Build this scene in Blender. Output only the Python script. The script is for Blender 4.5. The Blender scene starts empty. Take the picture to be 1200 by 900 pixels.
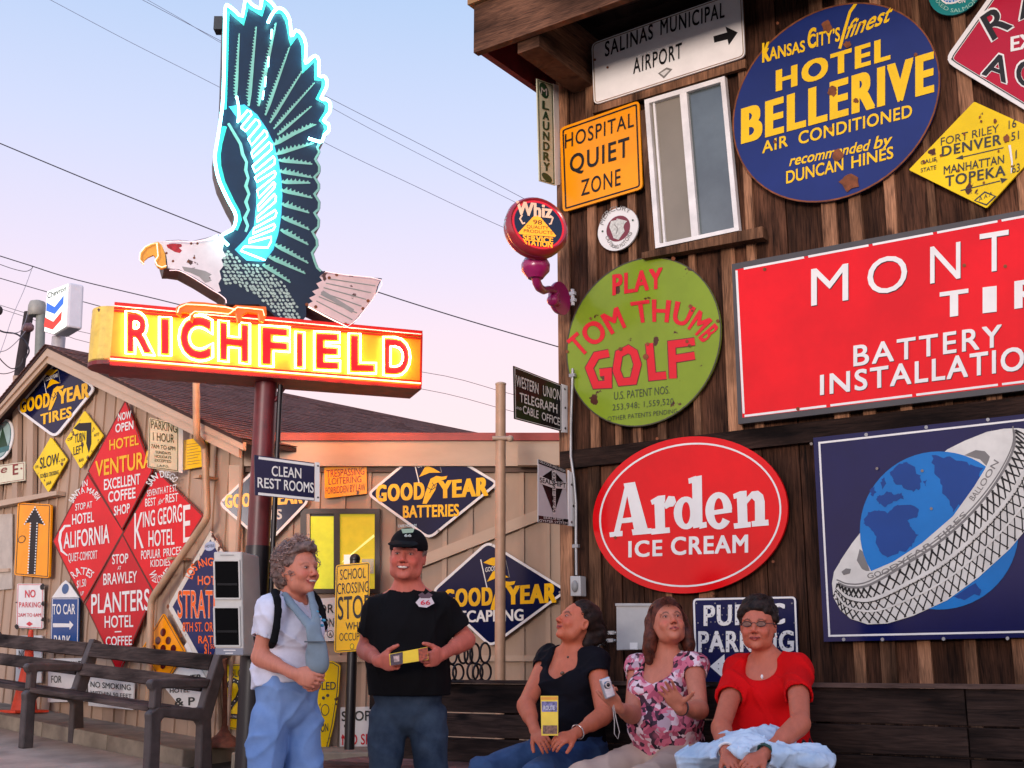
import bpy, bmesh, math, random
import numpy as np
from mathutils import Vector, Matrix
random.seed(7); np.random.seed(7)
sc = bpy.context.scene
COL = sc.collection
R = math.radians
def lin(c):
    return tuple(((x/255)/12.92 if x/255 <= .04045 else ((x/255+.055)/1.055)**2.4) for x in c)

# ------------------------------------------------------------------ camera
PITCH = 13.27; F = 1400.0; CAMZ = 1.10
cd = bpy.data.cameras.new('camera'); cam = bpy.data.objects.new('camera', cd); COL.objects.link(cam)
cam.location = (0, 0, CAMZ); cam.rotation_euler = (R(90+PITCH), 0, 0)
cd.sensor_width = 36; cd.lens = 36*F/1200; cd.clip_end = 3000; cd.clip_start = .05
sc.camera = cam
# ------------------------------------------------------------------ sky: pale dusk, blue overhead to pink low down, the afterglow behind the viewer
w = bpy.data.worlds.new('World'); sc.world = w; w.use_nodes = True
nt = w.node_tree; N = nt.nodes; L = nt.links; N.clear()
out = N.new('ShaderNodeOutputWorld'); bg = N.new('ShaderNodeBackground'); L.new(bg.outputs[0], out.inputs[0])
tc = N.new('ShaderNodeTexCoord'); sep = N.new('ShaderNodeSeparateXYZ'); L.new(tc.outputs['Generated'], sep.inputs[0])
ramp = N.new('ShaderNodeValToRGB'); L.new(sep.outputs['Z'], ramp.inputs[0])
SKY = [(0.0, (253, 214, 210)), (.19, (254, 225, 230)), (.25, (249, 224, 235)), (.32, (232, 221, 243)), (.41, (209, 216, 246)), (.52, (180, 204, 240)), (1.0, (118, 158, 222))]
el = ramp.color_ramp.elements
el[0].position = SKY[0][0]; el[0].color = (*lin(SKY[0][1]), 1)
el[1].position = SKY[-1][0]; el[1].color = (*lin(SKY[-1][1]), 1)
for p_, c_ in SKY[1:-1]:
    e_ = el.new(p_); e_.color = (*lin(c_), 1)
sky = N.new('ShaderNodeTexSky'); sky.sky_type = 'NISHITA'; sky.sun_disc = False
SUN_EL, SUN_AZ = 2.5, 200.0                      # the afterglow stands low behind the viewer
sky.sun_elevation = R(SUN_EL); sky.sun_rotation = R(SUN_AZ)
mixn = N.new('ShaderNodeMix'); mixn.data_type = 'RGBA'; mixn.blend_type = 'ADD'
mixn.inputs[0].default_value = .03
L.new(ramp.outputs[0], mixn.inputs[6]); L.new(sky.outputs[0], mixn.inputs[7])
# the western half of the sky is brighter than the eastern half in view
mr = N.new('ShaderNodeMapRange'); L.new(sep.outputs['Y'], mr.inputs[0])
mr.inputs[1].default_value = .2; mr.inputs[2].default_value = -1; mr.inputs[3].default_value = 1.0; mr.inputs[4].default_value = 1.75
sky_gain = mr
mul = N.new('ShaderNodeMix'); mul.data_type = 'RGBA'; mul.blend_type = 'MULTIPLY'; mul.inputs[0].default_value = 1
L.new(mixn.outputs[2], mul.inputs[6]); L.new(mr.outputs[0], mul.inputs[7]); L.new(mul.outputs[2], bg.inputs[0])
bg.inputs[1].default_value = .72
sd = bpy.data.lights.new('sun', 'SUN'); sun = bpy.data.objects.new('sun', sd); COL.objects.link(sun)
sd.energy = 1.85; sd.angle = R(18); sd.color = (1.0, .90, .86)
sun.rotation_euler = (R(87.5), 0, R(-20))
sc.view_settings.view_transform = 'Standard'; sc.view_settings.look = 'None'; sc.view_settings.exposure = 0.55; sc.view_settings.gamma = 1
sc.cycles.use_denoising = True
sc.cycles.max_bounces = 5; sc.cycles.diffuse_bounces = 3; sc.cycles.glossy_bounces = 3
sc.cycles.sample_clamp_indirect = 4

# ------------------------------------------------------------------ helpers: projection
cp, sp = math.cos(R(PITCH)), math.sin(R(PITCH))
CAM = Vector((0, 0, CAMZ))
def ray(px, py):
    u = (px-600)/F; v = (450-py)/F
    return Vector((u, cp-v*sp, sp+v*cp))
def at(px, py, Y):
    d = ray(px, py); return CAM + d*(Y/d.y)
def proj(p):
    q = p-CAM; dz = q.y*cp+q.z*sp
    return (600+F*q.x/dz, 450-F*(-q.y*sp+q.z*cp)/dz)
class Plane:
    def __init__(s, o, n):
        s.o = Vector(o); s.n = Vector(n).normalized()
    def hit(s, px, py, off=0.0):
        d = ray(px, py); t = ((s.o+s.n*off)-CAM).dot(s.n)/d.dot(s.n)
        return CAM+d*t
def hplane(x, y, dx, dy):          # vertical plane through (x,y) running along (dx,dy), normal towards the viewer
    n = Vector((dy, -dx, 0)).normalized()
    if n.dot(CAM-Vector((x, y, CAMZ))) < 0: n = -n
    return Plane((x, y, 0), n)
BD = Vector((-.818, .575, 0)); BN = Vector((-.575, -.818, 0))       # barn wall direction and normal
BARN = hplane(1.354, 6.6, BD.x, BD.y)
GD = Vector((-.743, .669, 0)); GN = Vector((-.669, -.743, 0))       # gable wall
GAB = hplane(-2.40, 10.45, GD.x, GD.y)
LONG = hplane(0, 10.5, 1, 0)
NEON = hplane(at(310, 430, 9.0).x, 9.0, .943, .332)
def gz(x, y): return 0.0 if y < 6.1 else min(.09*(y-6.1), .62)

# ------------------------------------------------------------------ helpers: objects
def link(name, me, mats, parent=None):
    o = bpy.data.objects.new(name, me); COL.objects.link(o)
    for m in (mats if isinstance(mats, (list, tuple)) else [mats]):
        if m: me.materials.append(m)
    if parent: o.parent = parent
    return o
def thing(name, label, cat, loc, group=None):
    o = bpy.data.objects.new(name, None); COL.objects.link(o); o.location = loc; o.empty_display_size = .1
    o['label'] = label; o['category'] = cat
    if group: o['group'] = group
    return o
def tag(o, label, cat, group=None):
    o['label'] = label; o['category'] = cat
    if group: o['group'] = group
    return o
class MB:
    """collects shapes in world coordinates, links them as one mesh relative to its thing's base"""
    def __init__(s): s.v = []; s.f = []; s.sm = []; s.mi = []
    def add(s, vs, fs, smooth=False, mi=0):
        b = len(s.v); s.v += [tuple(v) for v in vs]; s.f += [tuple(i+b for i in f) for f in fs]; s.sm += [smooth]*len(fs); s.mi += [mi]*len(fs)
    def box(s, c, h, ax=None, mi=0):       # centre, half sizes, axes (3 unit vectors)
        ax = ax or (Vector((1, 0, 0)), Vector((0, 1, 0)), Vector((0, 0, 1))); c = Vector(c)
        vs = [c+ax[0]*(h[0]*i)+ax[1]*(h[1]*j)+ax[2]*(h[2]*k) for i in (-1, 1) for j in (-1, 1) for k in (-1, 1)]
        s.add(vs, [(0, 1, 3, 2), (4, 6, 7, 5), (0, 4, 5, 1), (2, 3, 7, 6), (0, 2, 6, 4), (1, 5, 7, 3)], mi=mi)
    def beam(s, a, b, w, h, up=Vector((0, 0, 1)), mi=0):     # box from a to b, width w across, height h along up
        a = Vector(a); b = Vector(b); d = (b-a); l = d.length; d.normalize(); x = d.cross(up).normalized(); u = x.cross(d).normalized()
        s.box((a+b)/2, (l/2, w/2, h/2), (d, x, u), mi=mi)
    def tube(s, pts, r, n=8, closed=False, cap=True, mi=0):
        pts = [Vector(p) for p in pts]; m = len(pts)
        rs = r if isinstance(r, (list, tuple)) else [r]*m
        ref = None; vs = []
        for i, p in enumerate(pts):
            if closed: t = pts[(i+1) % m]-pts[i-1]
            else: t = pts[min(i+1, m-1)]-pts[max(i-1, 0)]
            if t.length < 1e-9: t = Vector((0, 0, 1))
            t.normalize()
            if ref is None:
                ref = t.orthogonal().normalized()
            ref = (ref-t*ref.dot(t))
            if ref.length < 1e-6: ref = t.orthogonal()
            ref.normalize(); b = t.cross(ref)
            for k in range(n):
                a = 2*math.pi*k/n; vs.append(p+(ref*math.cos(a)+b*math.sin(a))*rs[i])
        fs = []
        for i in range(m if closed else m-1):
            j = (i+1) % m
            for k in range(n):
                fs.append((i*n+k, i*n+(k+1) % n, j*n+(k+1) % n, j*n+k))
        if not closed and cap:
            fs.append(tuple(range(n))[::-1]); fs.append(tuple((m-1)*n+k for k in range(n)))
        s.add(vs, fs, True, mi)
    def lathe(s, c, axis, prof, n=24, mi=0):    # prof: (distance along axis, radius)
        c = Vector(c); axis = Vector(axis).normalized(); x = axis.orthogonal().normalized(); y = axis.cross(x)
        vs = []
        for (h, r) in prof:
            for k in range(n):
                a = 2*math.pi*k/n; vs.append(c+axis*h+(x*math.cos(a)+y*math.sin(a))*r)
        fs = []
        for i in range(len(prof)-1):
            for k in range(n): fs.append((i*n+k, i*n+(k+1) % n, (i+1)*n+(k+1) % n, (i+1)*n+k))
        fs.append(tuple(range(n))[::-1]); fs.append(tuple((len(prof)-1)*n+k for k in range(n)))
        s.add(vs, fs, True, mi)
    def ball(s, c, r, n=12, m=8, ax=None, mi=0):
        c = Vector(c); r = r if isinstance(r, (tuple, list)) else (r, r, r); ax = ax or (Vector((1, 0, 0)), Vector((0, 1, 0)), Vector((0, 0, 1)))
        vs = [c+ax[2]*r[2]]
        for i in range(1, m):
            t = math.pi*i/m
            for k in range(n):
                a = 2*math.pi*k/n; vs.append(c+ax[0]*(r[0]*math.sin(t)*math.cos(a))+ax[1]*(r[1]*math.sin(t)*math.sin(a))+ax[2]*(r[2]*math.cos(t)))
        vs.append(c-ax[2]*r[2]); fs = []
        for k in range(n): fs.append((0, 1+k, 1+(k+1) % n))
        for i in range(m-2):
            for k in range(n): fs.append((1+i*n+k, 1+(i+1)*n+k, 1+(i+1)*n+(k+1) % n, 1+i*n+(k+1) % n))
        e = len(vs)-1; q = 1+(m-2)*n
        for k in range(n): fs.append((e, q+(k+1) % n, q+k))
        s.add(vs, fs, True, mi)
    def prism(s, front, back, mi=0):       # two loops of equal length
        n = len(front); s.add(list(front)+list(back), [tuple(range(n)), tuple(range(2*n-1, n-1, -1))]+[(i, i+n, (i+1) % n+n, (i+1) % n) for i in range(n)], mi=mi)
    def build(s, name, mats, parent=None, kind=None, bevel=0):
        base = parent_world(parent)
        me = bpy.data.meshes.new(name)
        me.from_pydata([(v[0]-base.x, v[1]-base.y, v[2]-base.z) for v in s.v], [], s.f)
        me.polygons.foreach_set('use_smooth', s.sm); me.polygons.foreach_set('material_index', s.mi)
        me.update()
        o = link(name, me, mats, parent)
        if any(s.sm):
            try: me.set_sharp_from_angle(angle=R(50))
            except Exception: pass
        if bevel:
            b = o.modifiers.new('bevel', 'BEVEL'); b.width = bevel; b.segments = 2; b.limit_method = 'ANGLE'; b.angle_limit = R(40)
        if kind: o['kind'] = kind
        return o
def parent_world(p):
    v = Vector((0, 0, 0))
    while p is not None: v += p.location; p = p.parent
    return v

# ------------------------------------------------------------------ helpers: materials
MATS = {}
def mat(name, col, rough=.5, var=.12, vscale=6.0, metal=0.0, emit=None, es=0.0, coat=0.0, bump=0.0, rust=0.0, stretch=None, obrand=0.0, col2=None, grime=0.0, spec=.5):
    if name in MATS: return MATS[name]
    m = bpy.data.materials.new(name); m.use_nodes = True; nt = m.node_tree; N = nt.nodes; L = nt.links
    p = N['Principled BSDF']; p.inputs['Roughness'].default_value = rough; p.inputs['Metallic'].default_value = metal; p.inputs['Specular IOR Level'].default_value = spec
    c = lin(col)
    tc = N.new('ShaderNodeTexCoord'); src = tc.outputs['Object']
    oi = N.new('ShaderNodeObjectInfo')
    mp = N.new('ShaderNodeMapping'); L.new(src, mp.inputs[0])
    cmb = N.new('ShaderNodeVectorMath'); cmb.operation = 'SCALE'; cmb.inputs[0].default_value = (17.3, 9.1, 5.7); L.new(oi.outputs['Random'], cmb.inputs['Scale']); L.new(cmb.outputs[0], mp.inputs['Location'])
    if stretch: mp.inputs['Scale'].default_value = stretch
    nz = N.new('ShaderNodeTexNoise'); nz.inputs['Scale'].default_value = vscale; nz.inputs['Detail'].default_value = 6; nz.inputs['Roughness'].default_value = .62
    L.new(mp.outputs[0], nz.inputs['Vector'])
    mx = N.new('ShaderNodeMix'); mx.data_type = 'RGBA'
    rp = N.new('ShaderNodeMapRange'); rp.inputs[1].default_value = .35; rp.inputs[2].default_value = .65; L.new(nz.outputs[0], rp.inputs[0]); L.new(rp.outputs[0], mx.inputs[0])
    c2 = lin(col2) if col2 else tuple(min(1, x*(1+var)) for x in c)
    c1 = c if col2 else tuple(x*(1-var) for x in c)
    mx.inputs[6].default_value = (*c1, 1); mx.inputs[7].default_value = (*c2, 1)
    last = mx.outputs[2]
    if obrand:
        mr = N.new('ShaderNodeMapRange'); mr.inputs[3].default_value = 1-obrand; mr.inputs[4].default_value = 1+obrand; L.new(oi.outputs['Random'], mr.inputs[0])
        m2 = N.new('ShaderNodeMix'); m2.data_type = 'RGBA'; m2.blend_type = 'MULTIPLY'; m2.inputs[0].default_value = 1; L.new(last, m2.inputs[6]); L.new(mr.outputs[0], m2.inputs[7]); last = m2.outputs[2]
    if rust:
        n2 = N.new('ShaderNodeTexNoise'); n2.inputs['Scale'].default_value = 9; n2.inputs['Detail'].default_value = 5; L.new(mp.outputs[0], n2.inputs['Vector'])
        r2 = N.new('ShaderNodeMapRange'); r2.inputs[1].default_value = .70-rust*.08; r2.inputs[2].default_value = .725-rust*.08; L.new(n2.outputs[0], r2.inputs[0])
        m3 = N.new('ShaderNodeMix'); m3.data_type = 'RGBA'; L.new(r2.outputs[0], m3.inputs[0]); L.new(last, m3.inputs[6]); m3.inputs[7].default_value = (*lin((74, 40, 30)), 1); last = m3.outputs[2]
    if grime:
        n3 = N.new('ShaderNodeTexNoise'); n3.inputs['Scale'].default_value = 2.2; n3.inputs['Detail'].default_value = 8; L.new(mp.outputs[0], n3.inputs['Vector'])
        r3 = N.new('ShaderNodeMapRange'); r3.inputs[1].default_value = .45; r3.inputs[2].default_value = .75; r3.inputs[4].default_value = grime; L.new(n3.outputs[0], r3.inputs[0])
        m4 = N.new('ShaderNodeMix'); m4.data_type = 'RGBA'; L.new(r3.outputs[0], m4.inputs[0]); L.new(last, m4.inputs[6]); m4.inputs[7].default_value = (*lin((92, 78, 66)), 1); last = m4.outputs[2]
    L.new(last, p.inputs['Base Color'])
    if coat: p.inputs['Coat Weight'].default_value = coat; p.inputs['Coat Roughness'].default_value = .12
    if bump:
        b = N.new('ShaderNodeBump'); b.inputs['Strength'].default_value = bump; b.inputs['Distance'].default_value = .01; L.new(nz.outputs[0], b.inputs['Height']); L.new(b.outputs[0], p.inputs['Normal'])
    if emit:
        p.inputs['Emission Color'].default_value = (*emit, 1); p.inputs['Emission Strength'].default_value = es
    MATS[name] = m; return m
def enamel(name, col, **k):
    k['coat'] = k.get('coat', .35)*.12; k.setdefault('rough', .25); k.setdefault('var', .11); k['rust'] = 0 if k.get('rust', .35) < .5 else k['rust']; k.setdefault('vscale', 2); k.setdefault('spec', .22)
    return mat(name, col, **k)
def paint(name, col, **k):
    k.setdefault('rough', .45); k.setdefault('var', .05); k.setdefault('rust', 0); k.setdefault('spec', .3)
    return mat(name, col, **k)

# ------------------------------------------------------------------ helpers: lettering
_tc = {}
def glyphs(body, off=0.0, sp=1.0, bevel=0.0):
    key = (body, off, sp, bevel)
    if key in _tc: return _tc[key]
    cu = bpy.data.curves.new('lettering', 'FONT'); cu.body = body; cu.offset = off; cu.space_character = sp; cu.resolution_u = 4
    if bevel: cu.fill_mode = 'NONE'; cu.bevel_depth = bevel; cu.bevel_resolution = 0; cu.resolution_u = 4
    o = bpy.data.objects.new('lettering', cu)
    me = bpy.data.meshes.new_from_object(o)
    V = [tuple(v.co) for v in me.vertices]; Fc = [tuple(p.vertices) for p in me.polygons]
    bpy.data.objects.remove(o); bpy.data.meshes.remove(me); bpy.data.curves.remove(cu)
    _tc[key] = (V, Fc); return V, Fc
_H = glyphs('H'); CAPH = max(v[1] for v in _H[0])-min(v[1] for v in _H[0])

def round_poly(pts, r, n=4):
    out = []; m = len(pts)
    for i in range(m):
        p = Vector(pts[i][:2]); a = Vector(pts[i-1][:2]); b = Vector(pts[(i+1) % m][:2])
        da = (a-p); db = (b-p); ra = min(r, da.length*.45); rb = min(r, db.length*.45); pa = p+da.normalized()*ra; pb = p+db.normalized()*rb
        for k in range(n+1):
            t = k/n; out.append(tuple(pa*(1-t)**2+p*2*t*(1-t)+pb*t*t))
    return out
def inset(pts, d):
    m = len(pts); area = sum(pts[i][0]*pts[(i+1) % m][1]-pts[(i+1) % m][0]*pts[i][1] for i in range(m)); sg = 1 if area > 0 else -1
    out = []
    for i in range(m):
        a = Vector(pts[i-1]); p = Vector(pts[i]); b = Vector(pts[(i+1) % m])
        e1 = (p-a); e2 = (b-p)
        if e1.length < 1e-6: e1 = e2
        if e2.length < 1e-6: e2 = e1
        e1 = e1.normalized(); e2 = e2.normalized()
        n1 = Vector((-e1.y, e1.x))*sg; n2 = Vector((-e2.y, e2.x))*sg; n = (n1+n2)
        if n.length < 1e-6: n = n1
        n.normalize(); c = max(.4, n.dot(n1)); out.append(tuple(p+n*(d/c)))
    return out
def oval(plane, cx, cy, wpx, hpx, n=48, a0=0, a1=360):
    """round or oval outline lying in the plane, as picture points"""
    c = plane.hit(cx, cy); h = Vector((-plane.n.y, plane.n.x, 0)).normalized()
    if h.x < 0: h = -h
    l = plane.hit(cx-wpx/2, cy); r_ = plane.hit(cx+wpx/2, cy)
    rw = (Vector((r_.x-l.x, r_.y-l.y))).length/2; mid = (l+r_)/2; c = Vector((mid.x, mid.y, c.z))
    t = plane.hit(cx, cy-hpx/2).z; b = plane.hit(cx, cy+hpx/2).z; rh = (t-b)/2
    m = n if a1-a0 == 360 else n+1
    return [proj(c+h*(rw*math.cos(R(a0+(a1-a0)*k/n)))+Vector((0, 0, rh*math.sin(R(a0+(a1-a0)*k/n))))) for k in range(m)]

class Sign:
    def __init__(s, name, label, cat, plane, outline, m, thick=.012, off=.03, group=None, back=None, root=None, round_=0):
        if round_: outline = round_poly(outline, round_)
        s.pl = plane; s.front = off+thick; s.acc = {}; s.outline = outline
        cx = sum(p[0] for p in outline)/len(outline); cy = sum(p[1] for p in outline)/len(outline)
        s.root = root or thing(name, label, cat, plane.hit(cx, cy, off), group)
        b = MB(); fr = [plane.hit(x, y, off+thick) for x, y in outline]
        b.prism(fr, [p-plane.n*thick for p in fr]); s.panel = b.build('panel', m, s.root)
    def _get(s, name, m):
        k = (name, m.name)
        if k not in s.acc: s.acc[k] = (MB(), m, name)
        return s.acc[k][0]
    def P(s, x, y, lvl): return s.pl.hit(x, y, s.front+.0016*lvl)
    def poly(s, pts, m, lvl=1, name='marking'):
        s.pc = (getattr(s, 'pc', 0)+1) % 9; lvl += .05*s.pc
        s._get(name, m).add([s.P(x, y, lvl) for x, y in pts], [tuple(range(len(pts)))])
    def ring(s, outer, inner, m, lvl=1, name='border'):
        n = len(outer); s._get(name, m).add([s.P(x, y, lvl) for x, y in list(outer)+list(inner)], [(i, (i+1) % n, (i+1) % n+n, i+n) for i in range(n)])
    def border(s, a, b, m, lvl=1, name='border'):
        s.ring(inset(s.outline, a), inset(s.outline, b), m, lvl, name)
    def stroke(s, pts, w, m, lvl=1, closed=False, name='marking'):
        n = len(pts); q = [Vector(p) for p in pts]; Lf = []; Rt = []
        for i in range(n):
            a = q[i-1] if (i or closed) else q[i]; b = q[(i+1) % n] if (i < n-1 or closed) else q[i]
            e1 = (q[i]-a); e2 = (b-q[i])
            if e1.length < 1e-6: e1 = e2
            if e2.length < 1e-6: e2 = e1
            e1 = e1.normalized(); e2 = e2.normalized(); n1 = Vector((-e1.y, e1.x)); nn = n1+Vector((-e2.y, e2.x))
            if nn.length < 1e-6: nn = n1
            nn.normalize(); c = max(.45, nn.dot(n1)); wi = (w[i] if isinstance(w, (list, tuple)) else w)/2
            Lf.append(q[i]+nn*wi/c); Rt.append(q[i]-nn*wi/c)
        vs = Lf+Rt; fs = [(i, (i+1) % n, (i+1) % n+n, i+n) for i in range(n if closed else n-1)]
        s._get(name, m).add([s.P(v[0], v[1], lvl) for v in vs], fs)
    def text(s, body, x0, y0, x1, y1, h0, m, h1=None, lean=0.0, bold=.01, fat=0.0, sp=1.0, lvl=2, name='lettering', arc=None, edge=None, edgew=.03):
        if edge: s.text(body, x0, y0, x1, y1, h0, edge, h1, lean, min(.03, bold+edgew), fat, sp, lvl-.5, name, arc)
        h1 = h0 if h1 is None else h1
        fat *= .25; bold = min(bold, .03); sp *= 1+fat*.6+bold*.5
        V, Fc = glyphs(body, 0.0, sp); V0, _ = glyphs(body, 0.0, sp)
        if not V: return
        xa = min(v[0] for v in V0); xb = max(v[0] for v in V0); base = 0.0
        s.nt = getattr(s, 'nt', 0)+1; key = (name, m.name, s.nt); s.acc[key] = (MB(), m, name); mb = s.acc[key][0]
        bx = bold*.8+fat; cps = [(0, 0)] if bx < .004 else [(0, 0)]+[(i_*bx*q_, j_*bold*.8) for q_ in ((1,) if bx < .035 else (.5, 1)) for i_ in (-1, 1) for j_ in (-1, 1)]
        for ci, (dx, dy) in enumerate(cps):
            vs = []
            for (x, y, z) in V:
                x += dx; t = (x-xa)/max(1e-6, xb-xa) if xb-xa > .2 or h0 > 30 else .5+(x-(xa+xb)/2)/max(1e-6, xb-xa); yy = (y+dy-base)/CAPH; h = h0+(h1-h0)*t
                if arc is None:
                    qx = x0+(x1-x0)*t+lean*h*yy; qy = y0+(y1-y0)*t-h*yy
                else:                      # arc = list of picture points the baseline runs through
                    qx, qy = along(arc, t, h*yy)
                vs.append(s.P(qx, qy, lvl+.09*ci))
            mb.add(vs, Fc)
    def dots(s, pts, r, m, lvl=2, name='marking', n=8, asp=1.0):
        for x, y in pts: s.poly([(x+r*asp*math.cos(2*math.pi*k/n), y+r*math.sin(2*math.pi*k/n)) for k in range(n)], m, lvl, name)
    def bolts(s, pts, m, r=.008):
        for x, y in pts:
            b = MB(); c = s.P(x, y, 0); b.lathe(c, s.pl.n, [(0, r), (.004, r), (.006, r*.6)], 8); b.build('bolt', m, s.root)
    def done(s):
        for mb, m, name in s.acc.values():
            o = mb.build(name, m, s.root)
            if name in ('rust_spot', 'stud', 'tread', 'chip', 'reflector', 'breast_scale', 'small_print', 'shirt_emblem'): o['kind'] = 'stuff'
        return s.root
def along(pts, t, up):
    """point at fraction t of the polyline (smoothed), raised by up"""
    n = len(pts)-1; u = min(max(t, 0), 1)*n; i = min(int(u), n-1); f = u-i
    P = [Vector(p) for p in pts]
    p0 = P[i-1] if i > 0 else P[0]*2-P[1]; p3 = P[i+2] if i+2 <= n else P[n]*2-P[n-1]; p1, p2 = P[i], P[i+1]
    q = .5*((2*p1)+(-p0+p2)*f+(2*p0-5*p1+4*p2-p3)*f*f+(-p0+3*p1-3*p2+p3)*f**3)
    d = .5*((-p0+p2)+2*(2*p0-5*p1+4*p2-p3)*f+3*(-p0+3*p1-3*p2+p3)*f*f)
    if d.length < 1e-6: d = p2-p1
    d.normalize(); nrm = Vector((d.y, -d.x))
    if t > 1: q += d*(t-1)*60
    return (q.x+nrm.x*up, q.y+nrm.y*up)
def scaler(ox, oy, k):
    """points measured on an enlarged detail of the photograph"""
    def f(*a):
        if len(a) == 2 and not isinstance(a[0], (tuple, list)): return (ox+a[0]/k, oy+a[1]/k)
        return [(ox+x/k, oy+y/k) for x, y in (a[0] if len(a) == 1 else a)]
    return f
# ------------------------------------------------------------------ colours
WHITE = paint('white_enamel', (222, 220, 214)); BLACK = paint('black_enamel', (18, 17, 18), rust=0)
CREAM = paint('cream_enamel', (208, 204, 176)); YEL = paint('yellow_letter_enamel', (235, 190, 10)); NAVY = enamel('navy_enamel', (12, 20, 58), rough=.10, spec=.15)
BLUE = enamel('blue_enamel', (18, 34, 92)); RED = enamel('red_enamel', (200, 8, 22)); YSIGN = enamel('yellow_sign_enamel', (232, 196, 6), rust=.9)
ORSIGN = enamel('amber_sign_enamel', (240, 150, 8), rust=.3); REDL = paint('red_letter_enamel', (205, 25, 38)); ORL = paint('orange_letter_enamel', (235, 100, 20))
STEEL = mat('galvanised_steel', (150, 152, 152), rough=.45, metal=.6, var=.15); BOLT = mat('bolt_steel', (70, 64, 60), rough=.5, metal=.7)
DKFRAME = mat('dark_grey_frame_paint', (62, 60, 60), rough=.5)
PIPE = mat('tan_pipe_paint', (176, 146, 116), rough=.5, grime=.3)
# ================================================================== THE SETTING
TAN = mat('tan_wall_paint', (172, 145, 122), rough=.6, var=.08, vscale=5, stretch=(1, 1, .3), obrand=.05, grime=.25, bump=.15)
TRIM = mat('tan_trim_paint', (184, 158, 134), rough=.55, var=.06, stretch=(.3, .3, 1), grime=.15)
REDTRIM = mat('red_eave_metal', (150, 50, 40), rough=.45, var=.15)
def wood_mat(name, c1, c2, knots=.5, streak=26, obrand=.25, axis='z'):
    m = bpy.data.materials.new(name); m.use_nodes = True; nt = m.node_tree; N = nt.nodes; L = nt.links; p = N['Principled BSDF']
    p.inputs['Roughness'].default_value = .85; p.inputs['Specular IOR Level'].default_value = .12
    tc = N.new('ShaderNodeTexCoord'); oi = N.new('ShaderNodeObjectInfo')
    sc_ = N.new('ShaderNodeVectorMath'); sc_.operation = 'SCALE'; sc_.inputs[0].default_value = (37, 11, 23); L.new(oi.outputs['Random'], sc_.inputs['Scale'])
    mp = N.new('ShaderNodeMapping'); L.new(tc.outputs['Object'], mp.inputs[0]); L.new(sc_.outputs[0], mp.inputs['Location'])
    mp.inputs['Scale'].default_value = (1, 1, .06) if axis == 'z' else (.08, .08, 1)
    mp2 = N.new('ShaderNodeMapping'); L.new(tc.outputs['Object'], mp2.inputs[0]); L.new(sc_.outputs[0], mp2.inputs['Location']); mp2.inputs['Scale'].default_value = (1, 1, .35) if axis == 'z' else (.35, .35, 1)
    a = N.new('ShaderNodeTexNoise'); a.inputs['Scale'].default_value = streak; a.inputs['Detail'].default_value = 8; a.inputs['Roughness'].default_value = .7; a.inputs['Distortion'].default_value = .6; L.new(mp.outputs[0], a.inputs['Vector'])
    b = N.new('ShaderNodeTexNoise'); b.inputs['Scale'].default_value = 5; b.inputs['Detail'].default_value = 5; L.new(mp2.outputs[0], b.inputs['Vector'])
    a2 = N.new('ShaderNodeTexNoise'); a2.inputs['Scale'].default_value = streak*3.6; a2.inputs['Detail'].default_value = 6; a2.inputs['Distortion'].default_value = 1.2; L.new(mp.outputs[0], a2.inputs['Vector'])
    kn = N.new('ShaderNodeTexVoronoi'); kn.inputs['Scale'].default_value = 3.2; L.new(mp2.outputs[0], kn.inputs['Vector']); kr = N.new('ShaderNodeMapRange'); kr.inputs[1].default_value = .03; kr.inputs[2].default_value = .10; kr.inputs[3].default_value = .25; L.new(kn.outputs['Distance'], kr.inputs[0])
    av = N.new('ShaderNodeMath'); av.operation = 'MULTIPLY_ADD'; av.inputs[1].default_value = .55; L.new(a2.outputs[0], av.inputs[0]); am = N.new('ShaderNodeMath'); am.operation = 'MULTIPLY'; am.inputs[1].default_value = .50; L.new(a.outputs[0], am.inputs[0]); L.new(am.outputs[0], av.inputs[2])
    ak = N.new('ShaderNodeMath'); ak.operation = 'MULTIPLY'; L.new(av.outputs[0], ak.inputs[0]); L.new(kr.outputs[0], ak.inputs[1])
    r = N.new('ShaderNodeMapRange'); r.inputs[1].default_value = .36; r.inputs[2].default_value = .68; L.new(ak.outputs[0], r.inputs[0])
    mx = N.new('ShaderNodeMix'); mx.data_type = 'RGBA'; L.new(r.outputs[0], mx.inputs[0]); mx.inputs[6].default_value = (*lin(c1), 1); mx.inputs[7].default_value = (*lin(c2), 1)
    r2 = N.new('ShaderNodeMapRange'); r2.inputs[1].default_value = .38; r2.inputs[2].default_value = .7; r2.inputs[3].default_value = 1.3; r2.inputs[4].default_value = .18; L.new(b.outputs[0], r2.inputs[0])
    m2 = N.new('ShaderNodeMix'); m2.data_type = 'RGBA'; m2.blend_type = 'MULTIPLY'; m2.inputs[0].default_value = 1; L.new(mx.outputs[2], m2.inputs[6]); L.new(r2.outputs[0], m2.inputs[7])
    mr = N.new('ShaderNodeMapRange'); mr.inputs[3].default_value = 1-obrand; mr.inputs[4].default_value = 1+obrand; L.new(oi.outputs['Random'], mr.inputs[0])
    m3 = N.new('ShaderNodeMix'); m3.data_type = 'RGBA'; m3.blend_type = 'MULTIPLY'; m3.inputs[0].default_value = 1; L.new(m2.outputs[2], m3.inputs[6]); L.new(mr.outputs[0], m3.inputs[7])
    L.new(m3.outputs[2], p.inputs['Base Color'])
    bp = N.new('ShaderNodeBump'); bp.inputs['Strength'].default_value = .6; bp.inputs['Distance'].default_value = .012; L.new(ak.outputs[0], bp.inputs['Height']); L.new(bp.outputs[0], p.inputs['Normal'])
    MATS[name] = m; return m
WBOARD = wood_mat('weathered_barn_board', (17, 12, 10), (100, 66, 48), obrand=.5)
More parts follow.
